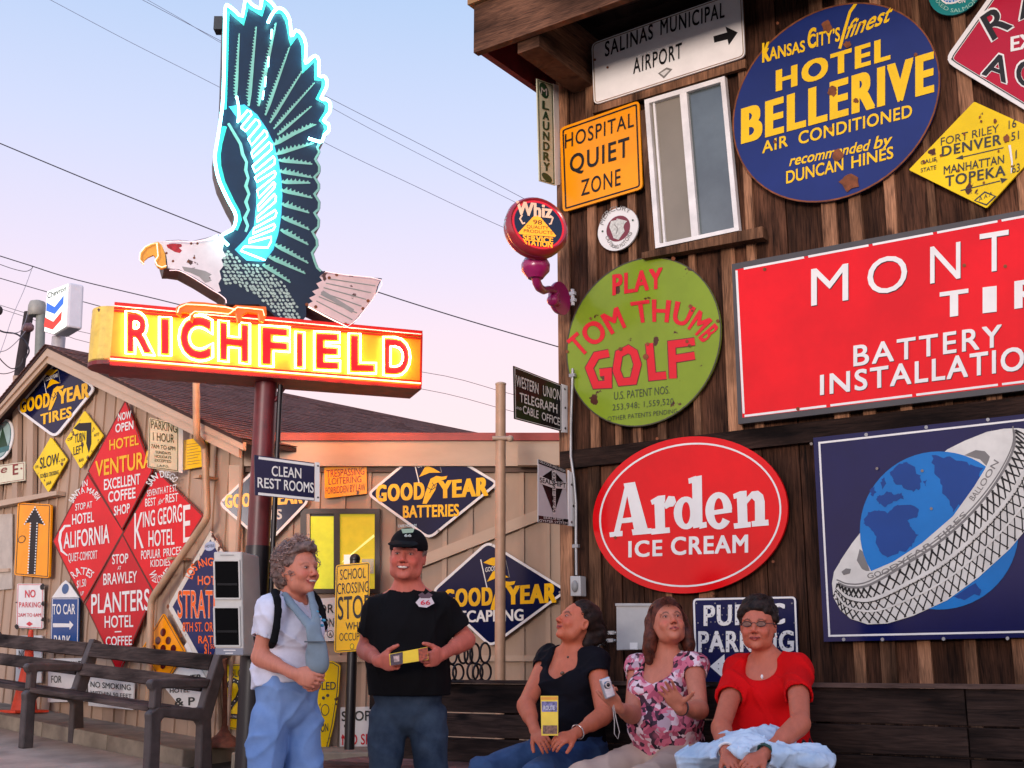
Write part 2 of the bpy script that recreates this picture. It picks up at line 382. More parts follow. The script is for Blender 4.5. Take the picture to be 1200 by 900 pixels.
WBATTEN = wood_mat('weathered_barn_batten', (56, 38, 29), (158, 114, 84), obrand=.5)
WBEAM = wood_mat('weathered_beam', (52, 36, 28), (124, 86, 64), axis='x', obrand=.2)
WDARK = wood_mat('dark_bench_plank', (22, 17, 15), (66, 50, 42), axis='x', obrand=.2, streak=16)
DARKIN = mat('dark_recess_wood', (20, 15, 13), rough=.9)

# ---- ground: concrete pavement rising to the garage
CONC = mat('pavement_concrete', (176, 154, 136), rough=.85, var=.16, vscale=3.5, bump=.25, grime=.5)
KERB = mat('kerb_concrete', (142, 130, 112), rough=.85, var=.22, vscale=5, bump=.4, grime=.7)
def sheet(name, x0, x1, y0, y1, nx, ny, fz, m, kind='structure'):
    vs = [(x0+(x1-x0)*i/nx, y0+(y1-y0)*j/ny, 0) for j in range(ny+1) for i in range(nx+1)]
    vs = [(x, y, fz(x, y)) for x, y, _ in vs]
    b = MB(); b.add(vs, [(j*(nx+1)+i, j*(nx+1)+i+1, (j+1)*(nx+1)+i+1, (j+1)*(nx+1)+i) for j in range(ny) for i in range(nx)])
    return b.build(name, m, None, kind)
sheet('ground', -400, 400, -300, 700, 1, 1, lambda x, y: -.25, mat('far_ground_earth', (110, 100, 86), rough=.95, var=.2))
# pavement poured in slabs with recessed joints: each slab a piece
pave = bpy.data.objects.new('pavement', None); COL.objects.link(pave); pave['kind'] = 'structure'
slabx = GD; slaby = Vector((-GN.x, -GN.y, 0))
def slab_origin():   # kerb line of the gable wall
    return GAB.hit(150, 700)
O0 = slab_origin(); O0 = Vector((O0.x, O0.y, 0))+GN*.62
n_ = 0
for i in range(-9, 6):
    for j in range(-9, 1):
        a = O0+slabx*(1.25*i); c = a+GN*(1.25*(-j+.0))
        q = [c, c+slabx*1.24, c+slabx*1.24+GN*1.24, c+GN*1.24]
        if max(p.y for p in q) < -3.5 or min(p.x for p in q) > 9: continue
        if min((p-Vector((1.354, 6.6, 0))).dot(BN) for p in q) < -1.5: continue
        b = MB(); top = [Vector((p.x, p.y, gz(p.x, p.y)+random.uniform(0, .003))) for p in q]
        b.prism(top, [p-Vector((0, 0, .12)) for p in top]); b.build('slab', CONC, pave); n_ += 1
b = MB(); 
jp = [(-30, -30), (30, -30), (30, 6.1), (-30, 6.1)]; b.add([(x, y, -.02) for x, y in jp], [(0, 1, 2, 3)])
b.add([(-30, 6.1, -.02), (30, 6.1, -.02), (30, 13, .60), (-30, 13, .60)], [(0, 1, 2, 3)]); b.add([(-30, 13, .60), (30, 13, .60), (30, 40, .60), (-30, 40, .60)], [(0, 1, 2, 3)])
b.build('pavement_base', mat('joint_dirt', (62, 52, 44), rough=1), None, 'structure')
# raised kerb strip along the garage
kb = bpy.data.objects.new('kerb', None); COL.objects.link(kb); kb['kind'] = 'structure'
def wallpt(t): p = GAB.hit(272, 780); return Vector((p.x, p.y, 0))+GD*t
for i in range(5):
    a = wallpt(-.25+1.15*i); c = wallpt(-.25+1.15*i+1.14)
    z0, z1 = gz(0, a.y-.3)+.11, gz(0, c.y-.3)+.11
    q = [a+GN*.60, c+GN*.60, c-GN*.05, a-GN*.05]; zz = [z0, z1, z1, z0]
    bb = MB(); top = [Vector((p.x, p.y, z)) for p, z in zip(q, zz)]; bb.prism(top, [p-Vector((0, 0, .35)) for p in top]); bb.build('kerb_stone', KERB, kb, bevel=.012)
for i in range(3):
    x0 = wallpt(-.25).x+1.2*i; bb = MB(); z = gz(0, 9.9)+.10
    top = [Vector((x0, 9.75, z)), Vector((x0+1.19, 9.75, z)), Vector((x0+1.19, 10.48, z)), Vector((x0, 10.48, z))]
    bb.prism(top, [p-Vector((0, 0, .4)) for p in top]); bb.build('kerb_stone', KERB, kb, bevel=.012)

# ---- garage: gable wall and long wall, board and batten
gar = thing('garage', 'tan board and batten garage with a brown shingled gable roof, covered in old signs', 'garage', wallpt(0)+Vector((0, 0, .3)))
gx = lambda px, py, off=0.0: GAB.hit(px, py, off)
G2OFF = .22
def rake_z(t):      # height of the rake underside above wall position t metres left of the corner
    P0 = GAB.hit(54.7, 424, G2OFF); base = wallpt(0); tp = (Vector((P0.x, P0.y, 0))-base).dot(GD)
    Pr = GAB.hit(266.7, 526, G2OFF); tr = (Vector((Pr.x, Pr.y, 0))-base).dot(GD); Pl = GAB.hit(0, 484, G2OFF); tl = (Vector((Pl.x, Pl.y, 0))-base).dot(GD)
    return (P0.z+(Pr.z-P0.z)*(t-tp)/(tr-tp)) if t < tp else (P0.z+(Pl.z-P0.z)*(t-tp)/(tl-tp))
Wb = .205
for i in range(0, 27):
    t0 = .0+Wb*i; t1 = t0+Wb-.004
    z0 = .05; za, zb_ = rake_z(t0)+.10, rake_z(t1)+.10
    a, c = wallpt(t0), wallpt(t1); off = random.uniform(0, .002)
    fr = [Vector((a.x, a.y, z0))+GN*off, Vector((c.x, c.y, z0))+GN*off, Vector((c.x, c.y, zb_))+GN*off, Vector((a.x, a.y, za))+GN*off]
    b = MB(); b.prism(fr, [p-GN*.02 for p in fr]); b.build('board', TAN, gar)
    if random.random() < .88:
        a, c = wallpt(t0-.017), wallpt(t0+.019)
        fr = [Vector((a.x, a.y, z0))+GN*.018, Vector((c.x, c.y, z0))+GN*.018, Vector((c.x, c.y, rake_z(t0)+.08))+GN*.018, Vector((a.x, a.y, rake_z(t0)+.08))+GN*.018]
        b = MB(); b.prism(fr, [p-GN*.016 for p in fr]); b.build('batten', TAN, gar)
ZT = LONG.hit(450, 546).z
xl = wallpt(0).x; i = 0; x = xl-.01
while x < 1.15:
    b = MB(); b.box((x+.112, 10.511+random.uniform(0, .002), (ZT+.15)/2), (.110, .01, (ZT+.15)/2)); b.build('board', TAN, gar)
    b = MB(); b.box((x, 10.49, (ZT+.1)/2), (.02, .010, (ZT+.1)/2)); b.build('batten', TAN, gar)
    x += .225
# trim over the long wall
def lbox(name, x0, y0, x1, y1, d0, d1, m, par=gar, pl=LONG, bevel=0):
    b = MB(); q = [pl.hit(x0, y0, d1), pl.hit(x1, y0, d1), pl.hit(x1, y1, d1), pl.hit(x0, y1, d1)]
    z0 = (q[0].z+q[1].z)/2; z1 = (q[2].z+q[3].z)/2
    for p in (q[0], q[1]): p.z = z0
    for p in (q[2], q[3]): p.z = z1
    b.prism(q, [p-pl.n*(d1-d0) for p in q]); return b.build(name, m, par, bevel=bevel)
def pboard(name, pts, d0, d1, m, pl, par=gar):
    b = MB(); q = [pl.hit(x, y, d1) for x, y in pts]; b.prism(q, [p-pl.n*(d1-d0) for p in q]); return b.build(name, m, par)
lbox('fascia', 286, 517, 668, 546, .05, .10, TRIM)
lbox('eave_strip', 318, 507, 668, 516, .02, .13, REDTRIM)
lbox('shadow_strip', 286, 545, 672, 553, .002, .045, mat('shadow_line_brown', (96, 74, 62), rough=.7))  # dark strip painted where the fascia's shadow line falls
lbox('fascia_block', 607, 520, 658, 545, .105, .22, TRIM)
lbox('rail', 560, 768, 668, 775, .012, .05, TRIM); lbox('rail', 372, 768, 440, 776, .012, .05, TRIM); lbox('rail', 290, 660, 360, 668, .012, .04, TRIM)
pboard('brace', [(462, 663), (668, 582), (668, 596), (462, 677)], .022, .05, TRIM, LONG)
lbox('corner_board', 268, 545, 284, 900, -.01, .05, TRIM)
# flat roof behind the long fascia
b = MB(); p0 = LONG.hit(318, 512); p1 = LONG.hit(668, 512); b.box(((p0.x+1.4)/2, 12.4, p0.z-.05), ((1.4-p0.x)/2, 1.85, .04)); b.build('flat_roof', REDTRIM, gar)
# rake boards (two boards proud of each other), gable soffit
for pts in ([(54.7, 407), (285, 516.5), (285, 527.5), (54.7, 417)], [(54.7, 407), (-60, 532), (-60, 545), (54.7, 417)]):
    pboard('rake_board', pts, G2OFF+.02, G2OFF+.05, TRIM, GAB)
for pts in ([(54.7, 416.5), (280, 524.5), (280, 536), (54.7, 425)], [(54.7, 416.5), (-60, 544), (-60, 555), (54.7, 425)]):
    pboard('rake_board', pts, G2OFF-.005, G2OFF+.025, TRIM, GAB)
SHI = mat('brown_shingle', (104, 70, 62), rough=.9, var=.3, vscale=14, bump=.3, obrand=.1); SHID = mat('brown_shingle_base', (58, 40, 38), rough=.95)
bk = Vector((-GN.x, -GN.y, 0))
apex = GAB.hit(54.7, 404, G2OFF+.06); ev = GAB.hit(284, 514.8, G2OFF+.06); evl = GAB.hit(-60, 541, G2OFF+.06)
for side, e in (('r', ev), ('l', evl)):
    b = MB(); LEN = 11; top = [apex, e, e+bk*LEN, apex+bk*LEN]; b.prism(top, [p-Vector((0, 0, .035)) for p in top]); rf = b.build('roof', SHID, gar)
    sl = (apex-e); nrm = sl.cross(bk).normalized()
    if nrm.z < 0: nrm = -nrm
    b = MB(); rows = 34
    for k in range(rows):
        a = e+sl*(k/rows)+nrm*.014; c = e+sl*((k+1.25)/rows if k < rows-1 else 1)+nrm*.005
        s_ = -.02; pos = s_
        while pos < LEN:
            wd = random.uniform(.22, .34); j1 = nrm*random.uniform(0, .004)
            q = [a+bk*pos+j1, a+bk*(pos+wd-.012)+j1, c+bk*(pos+wd-.012), c+bk*pos]
            b.prism(q, [p-nrm*.006 for p in q]); pos += wd
    sh = b.build('shingles', SHI, rf, 'stuff')
# left hand part of the gable wall: posts, ledge, cream board, sliding window
for x0, x1 in ((14, 20), (31, 38), (-12, -2)):
    pboard('post', [(x0+1, 440 if x0 > 0 else 480), (x1+1, 440 if x0 > 0 else 480), (x1, 584 if x0 > 0 else 590), (x0, 586 if x0 > 0 else 592)], .02, .07, TAN, GAB)
pboard('ledge', [(-20, 590), (66, 575), (66, 580), (-20, 597)], .02, .12, TRIM, GAB)
pboard('window_panel', [(-30, 604), (14, 602), (14, 690), (-30, 694)], .02, .035, mat('pale_painted_panel', (176, 164, 150), rough=.5), GAB)
pboard('sill', [(-30, 668), (10, 666), (10, 670), (-30, 672)], .036, .06, TRIM, GAB)

# ---- window of the long wall, lamp lit inside
win = MB()
DK = mat('dark_bronze_window_frame', (46, 36, 32), rough=.4, metal=.3)
FR = 4
wf = lbox('window', 352, 596, 445, 694, .012, .022, mat('window_reveal', (60, 50, 44)), gar)
LIT = mat('lit_curtain', (205, 200, 40), rough=.8, var=.15, vscale=5, emit=(.40, .46, .05), es=.42)
YW = mat('lit_yellow_wall', (200, 170, 30), rough=.8, emit=(.46, .40, .03), es=.42)
lbox('pane', 364, 605, 391, 690, .023, .026, LIT, wf); lbox('pane', 398, 602, 439, 690, .023, .026, YW, wf)
for r_ in ((352, 596, 445, 602), (352, 690, 445, 695), (352, 602, 359, 690), (440, 602, 445, 690), (391, 602, 398, 690)):
    lbox('frame', *r_, .024, .05, DK, wf)
lbox('frame', 359, 602, 363, 690, .024, .045, TRIM, wf)
lbox('lamp_fitting', 403, 650, 417, 665, .027, .05, mat('lamp_fitting_white', (215, 215, 205), emit=(.9, .85, .7), es=.4), wf)
lbox('lamp_fitting', 424, 655, 438, 672, .027, .04, mat('counter_clutter', (190, 185, 150)), wf)
pboard('blind_edge', [(400, 660), (402, 657), (438, 626), (439, 629)], .0275, .030, mat('blind_edge_pale', (230, 225, 120), emit=(.6, .6, .2), es=.5), LONG, wf)

# ---- barn
barn = thing('barn', 'weathered brown board and batten barn covered in enamel signs, with a deep roof overhang', 'barn', Vector((1.354, 6.6, 0)))
def bpt(s, z=0, off=0): v = Vector((1.354, 6.6, 0))-BD*s+BN*off; v.z = z; return v   # s grows towards the viewer's right
pc = BARN.hit(664, 600); S0 = -(Vector((pc.x, pc.y, 0))-Vector((1.354, 6.6, 0))).dot(BD)
S1 = 2.9
ZTOP = 5.05; ZB = BARN.hit(760, 530).z
def brd(name, s0, s1, z0, z1, d0, d1, m, par=barn, j=0.0):
    fr = [bpt(s0, z0, d1), bpt(s1, z0, d1), bpt(s1, z1, d1), bpt(s0, z1, d1)]
    b = MB(); b.prism(fr, [p-BN*(d1-d0) for p in fr]); return b.build(name, m, par)
s_ = S0
while s_ < S1:
    wd = random.uniform(.13, .27); 
    for z0, z1 in ((-.1, ZB-.03), (ZB+.02, ZTOP)):
        o_ = random.uniform(0, .012)
        brd('board', s_, s_+wd-.008, z0, z1, -.03, o_, WBOARD)
        if random.random() < .85:
            c_ = s_+random.uniform(-.01, .01); h_ = random.uniform(.018, .045)
            brd('batten', c_-h_, c_+h_, z0, z1-random.uniform(0, .02), .013, .032+random.uniform(0, .008), WBATTEN)
    s_ += wd
brd('corner_board', S0-.015, S0+.07, -.1, ZTOP, .035, .055, WBATTEN)
brd('beam', S0-.01, S1, ZB-.055, ZB+.055, .041, .058, wood_mat('dark_cross_beam', (24, 17, 14), (64, 46, 38), axis='x'))
# side wall, back, so that the barn is a closed body
lw = bpt(S0, 0, .0); b = MB()
side = [lw, lw-BN*5, lw-BN*5+Vector((0, 0, ZTOP)), lw+Vector((0, 0, ZTOP))]; b.prism(side, [p-BD*.04 for p in side]); b.build('side_wall', WBOARD, barn)
bb_ = [bpt(S1, -.1, -.04), bpt(S0+.02, -.1, -.04), bpt(S0+.02, ZTOP, -.04), bpt(S1, ZTOP, -.04)]; b = MB(); b.prism(bb_, [p-BN*.03 for p in bb_]); b.build('wall_lining', DARKIN, barn)
# roof overhang
FP = Plane(BARN.o+BN*.71, BN)
cL = FP.hit(555, 62); zf0 = cL.z; zf1 = FP.hit(555, 7).z; cL.z = 0
def fb(a, h): v = cL-BD*a; v.z = h; return v      # along the fascia
def obox(name, c0, c1, z0, z1, depth, m, back=None):
    b = MB(); fr = [Vector((c0.x, c0.y, z0)), Vector((c1.x, c1.y, z0)), Vector((c1.x, c1.y, z1)), Vector((c0.x, c0.y, z1))]
    b.prism(fr, [p-BN*depth for p in fr]); return b.build(name, m, barn)
ovh = .71
rl = (bpt(S0)-cL).dot(-BD)          # overhang to the left of the corner
obox('fascia', fb(0, 0), fb(5, 0), zf0, zf1, .05, WBEAM)
b = MB(); q = [fb(.045, zf0+.01)-BN*.052, fb(.0, zf0+.01)-BN*.052]; 
fr = [fb(0, zf0+.02)-BN*.052, fb(0, zf1-.02)-BN*.052, fb(0, zf1-.02)-BN*3, fb(0, zf0+.02)-BN*3]
b.prism(fr, [p-BD*.045 for p in fr]); b.build('side_fascia', mat('maroon_fascia_edge', (110, 24, 34), rough=.6, var=.3), barn)
# soffit boards
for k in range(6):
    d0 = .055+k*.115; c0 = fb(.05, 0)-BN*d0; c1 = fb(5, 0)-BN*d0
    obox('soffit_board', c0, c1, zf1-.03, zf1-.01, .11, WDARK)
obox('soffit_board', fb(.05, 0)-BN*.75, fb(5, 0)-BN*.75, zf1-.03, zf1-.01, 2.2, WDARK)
obox('roof', fb(-.03, 0)+BN*.03, fb(5, 0)+BN*.03, zf1+.003, zf1+.05, 4.0, mat('barn_roof_edge', (150, 110, 66), rough=.8))
# rafter end under the overhang and rafters farther along
for a in (.30,):
    zc = (zf0+zf1)/2-.02; c0 = fb(a, 0)-BN*.056; c1 = fb(a+.16, 0)-BN*.056
    obox('rafter', c0, c1, zf0-.075, zf1-.035, .75, WBEAM)
# barn window
WF = mat('white_window_frame', (225, 222, 216), rough=.4, grime=.15)
wq = [(755, 117), (849, 89), (866, 270), (768, 291)]
def quad_sub(q, u0, v0, u1, v1):
    def P(u, v):
        t = Vector(q[0])*(1-u)+Vector(q[1])*u; bt = Vector(q[3])*(1-u)+Vector(q[2])*u; r_ = t*(1-v)+bt*v; return (r_.x, r_.y)
    return [P(u0, v0), P(u1, v0), P(u1, v1), P(u0, v1)]
win = pboard('window', wq, .034, .046, mat('window_backing', (60, 60, 58)), BARN, barn)
for r_ in ((0, 0, 1, .030), (0, .975, 1, 1), (0, .03, .055, .975), (.945, .03, 1, .975), (.435, .03, .52, .975)):
    pboard('frame', quad_sub(wq, *r_), .047, .085, WF, BARN, win)
pboard('frame', quad_sub(wq, .10, .03, .125, .975), .047, .07, WF, BARN, win)
pboard('pane', quad_sub(wq, .055, .03, .435, .975), .047, .055, mat('insect_screen_pane', (128, 120, 106), rough=.6, var=.1, vscale=2), BARN, win)
pboard('pane', quad_sub(wq, .52, .03, .945, .975), .047, .058, mat('grey_window_glass', (84, 94, 94), rough=.06, var=.35, vscale=1.0, coat=.8, spec=.6), BARN, win)
pboard('sill', [(752, 296), (893, 265), (894, 278), (752, 303)], .045, .12, WBATTEN, BARN, barn)
pboard('trim', [(694, 124), (873, 69), (873, 79), (694, 133)], .045, .075, WBATTEN, BARN, barn)
pboard('trim', [(750, 130), (756, 128), (768, 296), (761, 298)], .045, .07, WBATTEN, BARN, barn)

# ---- long plank bench in front of the barn, running on to the left
BO = .60
def bp(s, off, z): return bpt(s, z, off)
def s_at(px, off):    # position along the bench that shows at picture column px
    a = (px-600)/1438.7; x0, y0 = 1.354-.575*off, 6.6-.818*off
    return (a*y0-x0)/(.818+a*.575)
bench = thing('plank_bench', 'long dark weathered plank bench with a solid back running in front of the barn', 'bench', bp(.3, .8, .1))
sA, sB = s_at(436, BO), 2.6
zt = 1.0; hs = [.155, .125, .155]
for k, h in enumerate(hs):
    z1 = zt-sum(hs[:k])-.008*k
    for a, c in ((sA, s_at(668, BO)), (s_at(668, BO)+.006, 1.2), (1.206, sB)):
        b = MB(); m_ = bp((a+c)/2, BO+random.uniform(-.004, .004), z1-h/2); b.box(m_, ((c-a)/2, .02, h/2), (-BD, BN, Vector((0, 0, 1)))); b.build('back_plank', WDARK, bench, bevel=.004)
b = MB(); b.box(bp((sA+sB)/2, BO+.0, zt+.012), ((sB-sA)/2, .028, .010), (-BD, BN, Vector((0, 0, 1)))); b.build('back_cap', wood_mat('bench_cap_wood', (64, 50, 44), (110, 88, 78), axis='x'), bench)
SEATW = wood_mat('seat_plank_wood', (70, 46, 42), (128, 88, 80), axis='x')
for k in range(3):
    b = MB(); b.box(bp((sA+sB)/2, BO+.05+.075+k*.158, .56-.002*k), ((sB-sA)/2, .074, .02), (-BD, BN, Vector((0, 0, 1)))); b.build('seat_plank', SEATW, bench, bevel=.004)
for s in (sA+.1, sA+1.0, sA+1.9, sA+2.8, sB-.2):
    b = MB(); b.box(bp(s, BO-.045, .45), (.035, .022, .52), (-BD, BN, Vector((0, 0, 1)))); b.build('post', WDARK, bench)
    b = MB(); b.box(bp(s, BO+.46, .27), (.035, .03, .265), (-BD, BN, Vector((0, 0, 1)))); b.build('leg', WDARK, bench)
    b = MB(); b.box(bp(s, BO+.25, .50), (.03, .22, .035), (-BD, BN, Vector((0, 0, 1)))); b.build('seat_bearer', WDARK, bench)

# ---- park bench by the gable wall: three cast frames, two bays
PLAS = mat('charcoal_recycled_plastic', (70, 62, 60), rough=.55, var=.25, vscale=12, grime=.25, bump=.2)
PLSL = wood_mat('charcoal_bench_slat', (44, 37, 35), (92, 78, 72), axis='x', obrand=.15, streak=12)
fl = at(25, 873, 10.66); fl.z = 0
pb = thing('park_bench', 'charcoal slatted park bench with three armrest frames under the red diamond hotel signs', 'park bench', Vector((fl.x, fl.y, gz(0, 10.7))))
def P_(a, d, h):      # a metres along the bench from the middle frame (towards the viewer's right), d back from front legs, h above ground
    v = fl-GD*a-GN*d; g = gz(v.x, v.y) if False else gz(0, (fl-GD*a).y); return Vector((v.x, v.y, g+h))
BL = 1.98
for a in (0.0, BL, -BL):
    b = MB(); w_ = .045
    def slab2(pts, t=.045):
        lo = [P_(a, d, h)+GD*t for d, h in pts]; hi = [P_(a, d, h)-GD*t for d, h in pts]; b.prism(lo, hi)
    slab2([(-.01, 0), (.09, 0), (.075, .40), (.10, .43), (.40, .39), (.43, .36), (.44, 0), (.56, 0), (.52, .40), (.66, .90), (.57, .93), (.46, .60), (.43, .49), (.10, .50), (.04, .51), (-.03, .46), (-.02, .40)], .045)
    slab2([(-.0, .49), (.07, .49), (.07, .64), (.47, .64), (.50, .71), (-.02, .71), (-.04, .68), (-.02, .64), (.0, .63)], .04)
    fr_ = b.build('frame', PLAS, pb, bevel=.014)
for a0 in (0.0, -BL):
    for k, (d, h, th, lean) in enumerate(((.555, .83, .065, 1), (.49, .66, .065, 1))):
        A = P_(a0+.045, d, h); C = P_(a0+BL-.045, d, h); b = MB(); up = (-GN*.26+Vector((0, 0, 1))).normalized()
        b.beam(A, C, .04, .125 if k == 0 else .11, up); b.build('back_slat', PLSL, pb, bevel=.006)
    for k in range(4):
        A = P_(a0+.045, .055+k*.108, .488-.008*k); C = P_(a0+BL-.045, .055+k*.108, .488-.008*k); b = MB(); b.beam(A, C, .098, .04); b.build('seat_slat', PLSL, pb, bevel=.006)

# ---- unseen row of dark sheds, added behind the viewer to darken low light and reflections
osh = bpy.data.objects.new('light_block_sheds', None); COL.objects.link(osh); osh['kind'] = 'structure'
OSW = wood_mat('light_block_siding', (40, 32, 28), (74, 60, 50))
for x0, x1, h, rh in ((-16, -7.2, 1.8, .8), (-7, 3.4, 2.0, .9), (3.6, 13, 1.9, .8)):
    b = MB(); b.box(((x0+x1)/2, -9, h/2), ((x1-x0)/2, 2, h/2)); b.build('light_block_wall', OSW, osh)
    b = MB(); fr = [Vector((x0-.3, -6.7, h)), Vector((x1+.3, -6.7, h)), Vector((x1+.3, -9, h+rh)), Vector((x0-.3, -9, h+rh))]; b.prism(fr, [p-Vector((0, 0, .1)) for p in fr]); fr = [Vector((x0-.3, -9, h+rh)), Vector((x1+.3, -9, h+rh)), Vector((x1+.3, -11.3, h)), Vector((x0-.3, -11.3, h))]; b.prism(fr, [p-Vector((0, 0, .1)) for p in fr]); b.build('light_block_roof', SHI, osh)
# ================================================================== SIGNS ON THE BARN
def text_lines(S, lst, m, **k):
    for t in lst: S.text(*t, m, **k)
# white airport sign
q = [(693, 51), (869, -12), (873, 66.5), (696, 123)]
S = Sign('airport_sign', 'white rectangular sign reading Salinas Municipal Airport with a black arrow, above the barn window', 'sign', BARN, q, paint('bright_white_enamel', (243, 240, 234)), off=.078, round_=7)
S.border(1.2, 2.2, mat('faded_brown_line', (150, 120, 90)))
S.text('SALINAS', 709, 66.5, 765, 45, 17, BLACK, bold=.012, sp=1.15); S.text('MUNICIPAL', 774, 41, 849, 20, 17.5, BLACK, bold=.012, sp=1.15)
S.text('AIRPORT', 742, 86.5, 799, 67.5, 17.5, BLACK, bold=.012, sp=1.15)
S.poly([(836, 42.5), (852, 38), (850, 31), (864.5, 38), (854, 53), (852.5, 46), (837, 50)], BLACK)
S.poly([(771, 86), (781, 79), (788, 81), (778, 92)], mat('grey_mark', (120, 118, 112))); S.poly([(773.5, 86), (781, 81.5), (784.5, 82.5), (778, 89)], WHITE, 2)
RUST = mat('rust_patch', (120, 66, 36), rough=.85, var=.35, vscale=20)
S.dots([(712, 79), (697, 70)], 1.6, RUST); S.done()
# amber hospital sign
q = [(656, 150), (749, 117.5), (753, 221), (659.5, 249)]
S = Sign('hospital_zone_sign', 'amber square sign reading hospital quiet zone at the corner of the barn', 'sign', BARN, q, ORSIGN, off=.06, round_=6)
S.border(2.8, 4.6, BLACK)
S.text('HOSPITAL', 662, 174, 742.5, 148, 16.5, BLACK, bold=.006, sp=1.15); S.text('QUIET', 668, 202.5, 737, 182.5, 20, BLACK, h1=22, bold=.016, sp=1.15); S.text('ZONE', 681, 229.5, 727, 216.5, 18, BLACK, h1=19, bold=.006, sp=1.15); S.done()
# round navy hotel sign
o = oval(BARN, 980.5, 117.5, 247, 229, 64)
S = Sign('hotel_disc_sign', 'large round navy sign with yellow hotel lettering and rust chips, high on the barn', 'sign', BARN, o, enamel('faded_navy_enamel', (26, 44, 104), rust=.3, rough=.4, coat=.15), off=.055, thick=.014)
S.border(-.2, 1.6, RUST)
S.text('KANSAS', 893.7, 73, 943, 60, 15, YEL, h1=12.5, bold=.02, fat=.04); S.text('K', 893.7, 73, 902, 71, 22, YEL, bold=.02, fat=.1); S.text('CITY\u2019S', 947.5, 57, 984, 47.5, 15.5, YEL, bold=.02, fat=.03); S.text('C', 947, 57, 956, 54, 22, YEL, bold=.018, fat=.1)
S.text('finest', 989, 46, 1041, 25, 22, YEL, lean=.38, bold=.018)
S.stroke([(1003, 4), (996, 14), (989, 38), (984, 57)], 3.4, YEL)
S.text('HOTEL', 911, 106, 1041.5, 69, 23, YEL, h1=25, bold=.03, fat=.11, sp=1.18)
S.text('BELLERIVE', 871, 167, 1092, 107, 39, YEL, h1=45, bold=.026, fat=.17, sp=1.16)
S.text('AIR', 893.5, 179.5, 923, 171, 13, YEL, bold=.02, sp=1.1); S.text('CONDITIONED', 936, 169, 1068.5, 136.5, 14, YEL, bold=.02, sp=1.05)
S.text('recommended', 925, 194.5, 1017, 176, 12.5, YEL, lean=.25, bold=.02); S.text('by', 1024, 174.5, 1043, 170, 14.5, YEL, lean=.25, bold=.02)
S.text('DUNCAN', 921.5, 215, 988, 199, 14, YEL, bold=.02); S.text('HINES', 998, 197, 1046.5, 185, 13.5, YEL, bold=.02)
for x, y, r in ((995, 213, 12), (969, 31, 7.5), (975.5, 107, 6.5), (981, 181.5, 7.5), (1003, 118, 3.5), (1010, 28, 2), (911, 27, 2), (993, 52, 5), (1073, 64, 2.5), (908, 166, 2.5), (973, 151, 3)):
    n = 14; S.poly([(x+r*random.uniform(.6, 1.1)*math.cos(6.283*k/n), y+r*random.uniform(.6, 1.1)*math.sin(6.283*k/n)) for k in range(n)], RUST, 4, 'rust_spot')
S.done()
# teal round badge sign cut by the top of the picture
o = oval(BARN, 1120, -14, 66, 62, 32); TEAL = enamel('teal_enamel', (30, 120, 118), rust=0)
S = Sign('round_club_badge', 'small round teal badge sign with a bright blue centre, highest on the barn', 'sign', BARN, o, TEAL, off=.055)
S.ring(inset(o, 13), inset(o, 15), WHITE); S.poly(inset(o, 15), enamel('bright_blue_enamel', (50, 120, 190), rust=0), 1.2)
S.text('COUPON', 1107, 5, 1131, 3, 5, WHITE, bold=.01)
S.text('FIXED SALMON', 0, 0, 0, 0, 4.4, mat('pale_teal_ink', (140, 190, 170)), bold=.0, arc=[(1094, -2), (1101, 7), (1112, 13.5), (1124, 14), (1137, 8.5), (1146, -1)]); S.done()
# crimson diamond express sign
q = [(1108, 70), (1177, -28), (1238, -112), (1345, 40), (1290, 190), (1246, 153)]
q = [(1106, 71), (1230, -104), (1352, -14), (1246, 156)]
CRIM = enamel('crimson_enamel', (168, 14, 44), rust=.2)
S = Sign('express_agency_sign', 'crimson diamond sign with a white rim and black outlined railway express lettering', 'sign', BARN, q, WHITE, off=.06, round_=13)
S.border(5, 6.2, BLACK, 1); S.poly(inset(S.outline, 7), CRIM, 1.2)
for t, x0, y0, x1, y1, h, le in (('R', 1164, 47, 1186, 31, 27, -.55), ('A', 1196, 23, 1222, 10, 25, -.25), ('A', 1151, 87, 1178, 97, 27, .30), ('G', 1190, 98, 1214, 104, 29, .12)):
    S.text(t, x0-1.2, y0+.8, x1+1.2, y1+.8, h+2, WHITE, lean=le, bold=.03, fat=.05, lvl=2); S.text(t, x0, y0, x1, y1, h, BLACK, lean=le, bold=.012, fat=.04, lvl=3)
S.text('EXPRESS', 1185, 60, 1270, 42, 16.5, WHITE, bold=.02, fat=.06)
S.dots([(1116, 69)], 1.3, BOLT, 3); S.done()
# yellow diamond road sign
q = [(1065, 199), (1141.5, 119), (1232, 160), (1156, 244)]
S = Sign('mileage_diamond_sign', 'chipped yellow diamond road sign with two black arrows and town distances', 'sign', BARN, q, YSIGN, off=.055, round_=2)
K = mat('faded_black_paint', (46, 46, 40), rough=.6, var=.4, vscale=30)
S.text('FORT RILEY', 1102.5, 170.6, 1170.5, 154.6, 9, K, bold=.0); S.text('DENVER', 1104, 183.3, 1173, 169, 11.5, K, h1=12, bold=.012, fat=.05, sp=1.1)
S.stroke([(1126, 184.5), (1176, 173)], 1.3, K); S.poly([(1119.5, 186), (1128, 181.5), (1129, 186.8)], K)
S.text('MANHATTAN', 1106, 204.4, 1176.5, 191, 9.5, K, bold=.012); S.text('TOPEKA', 1108, 218.6, 1178, 205.4, 12, K, bold=.012, fat=.05, sp=1.1)
S.stroke([(1125.6, 223.3), (1172, 212)], 1.3, K); S.poly([(1181, 209.6), (1172, 208.5), (1174, 215)], K)
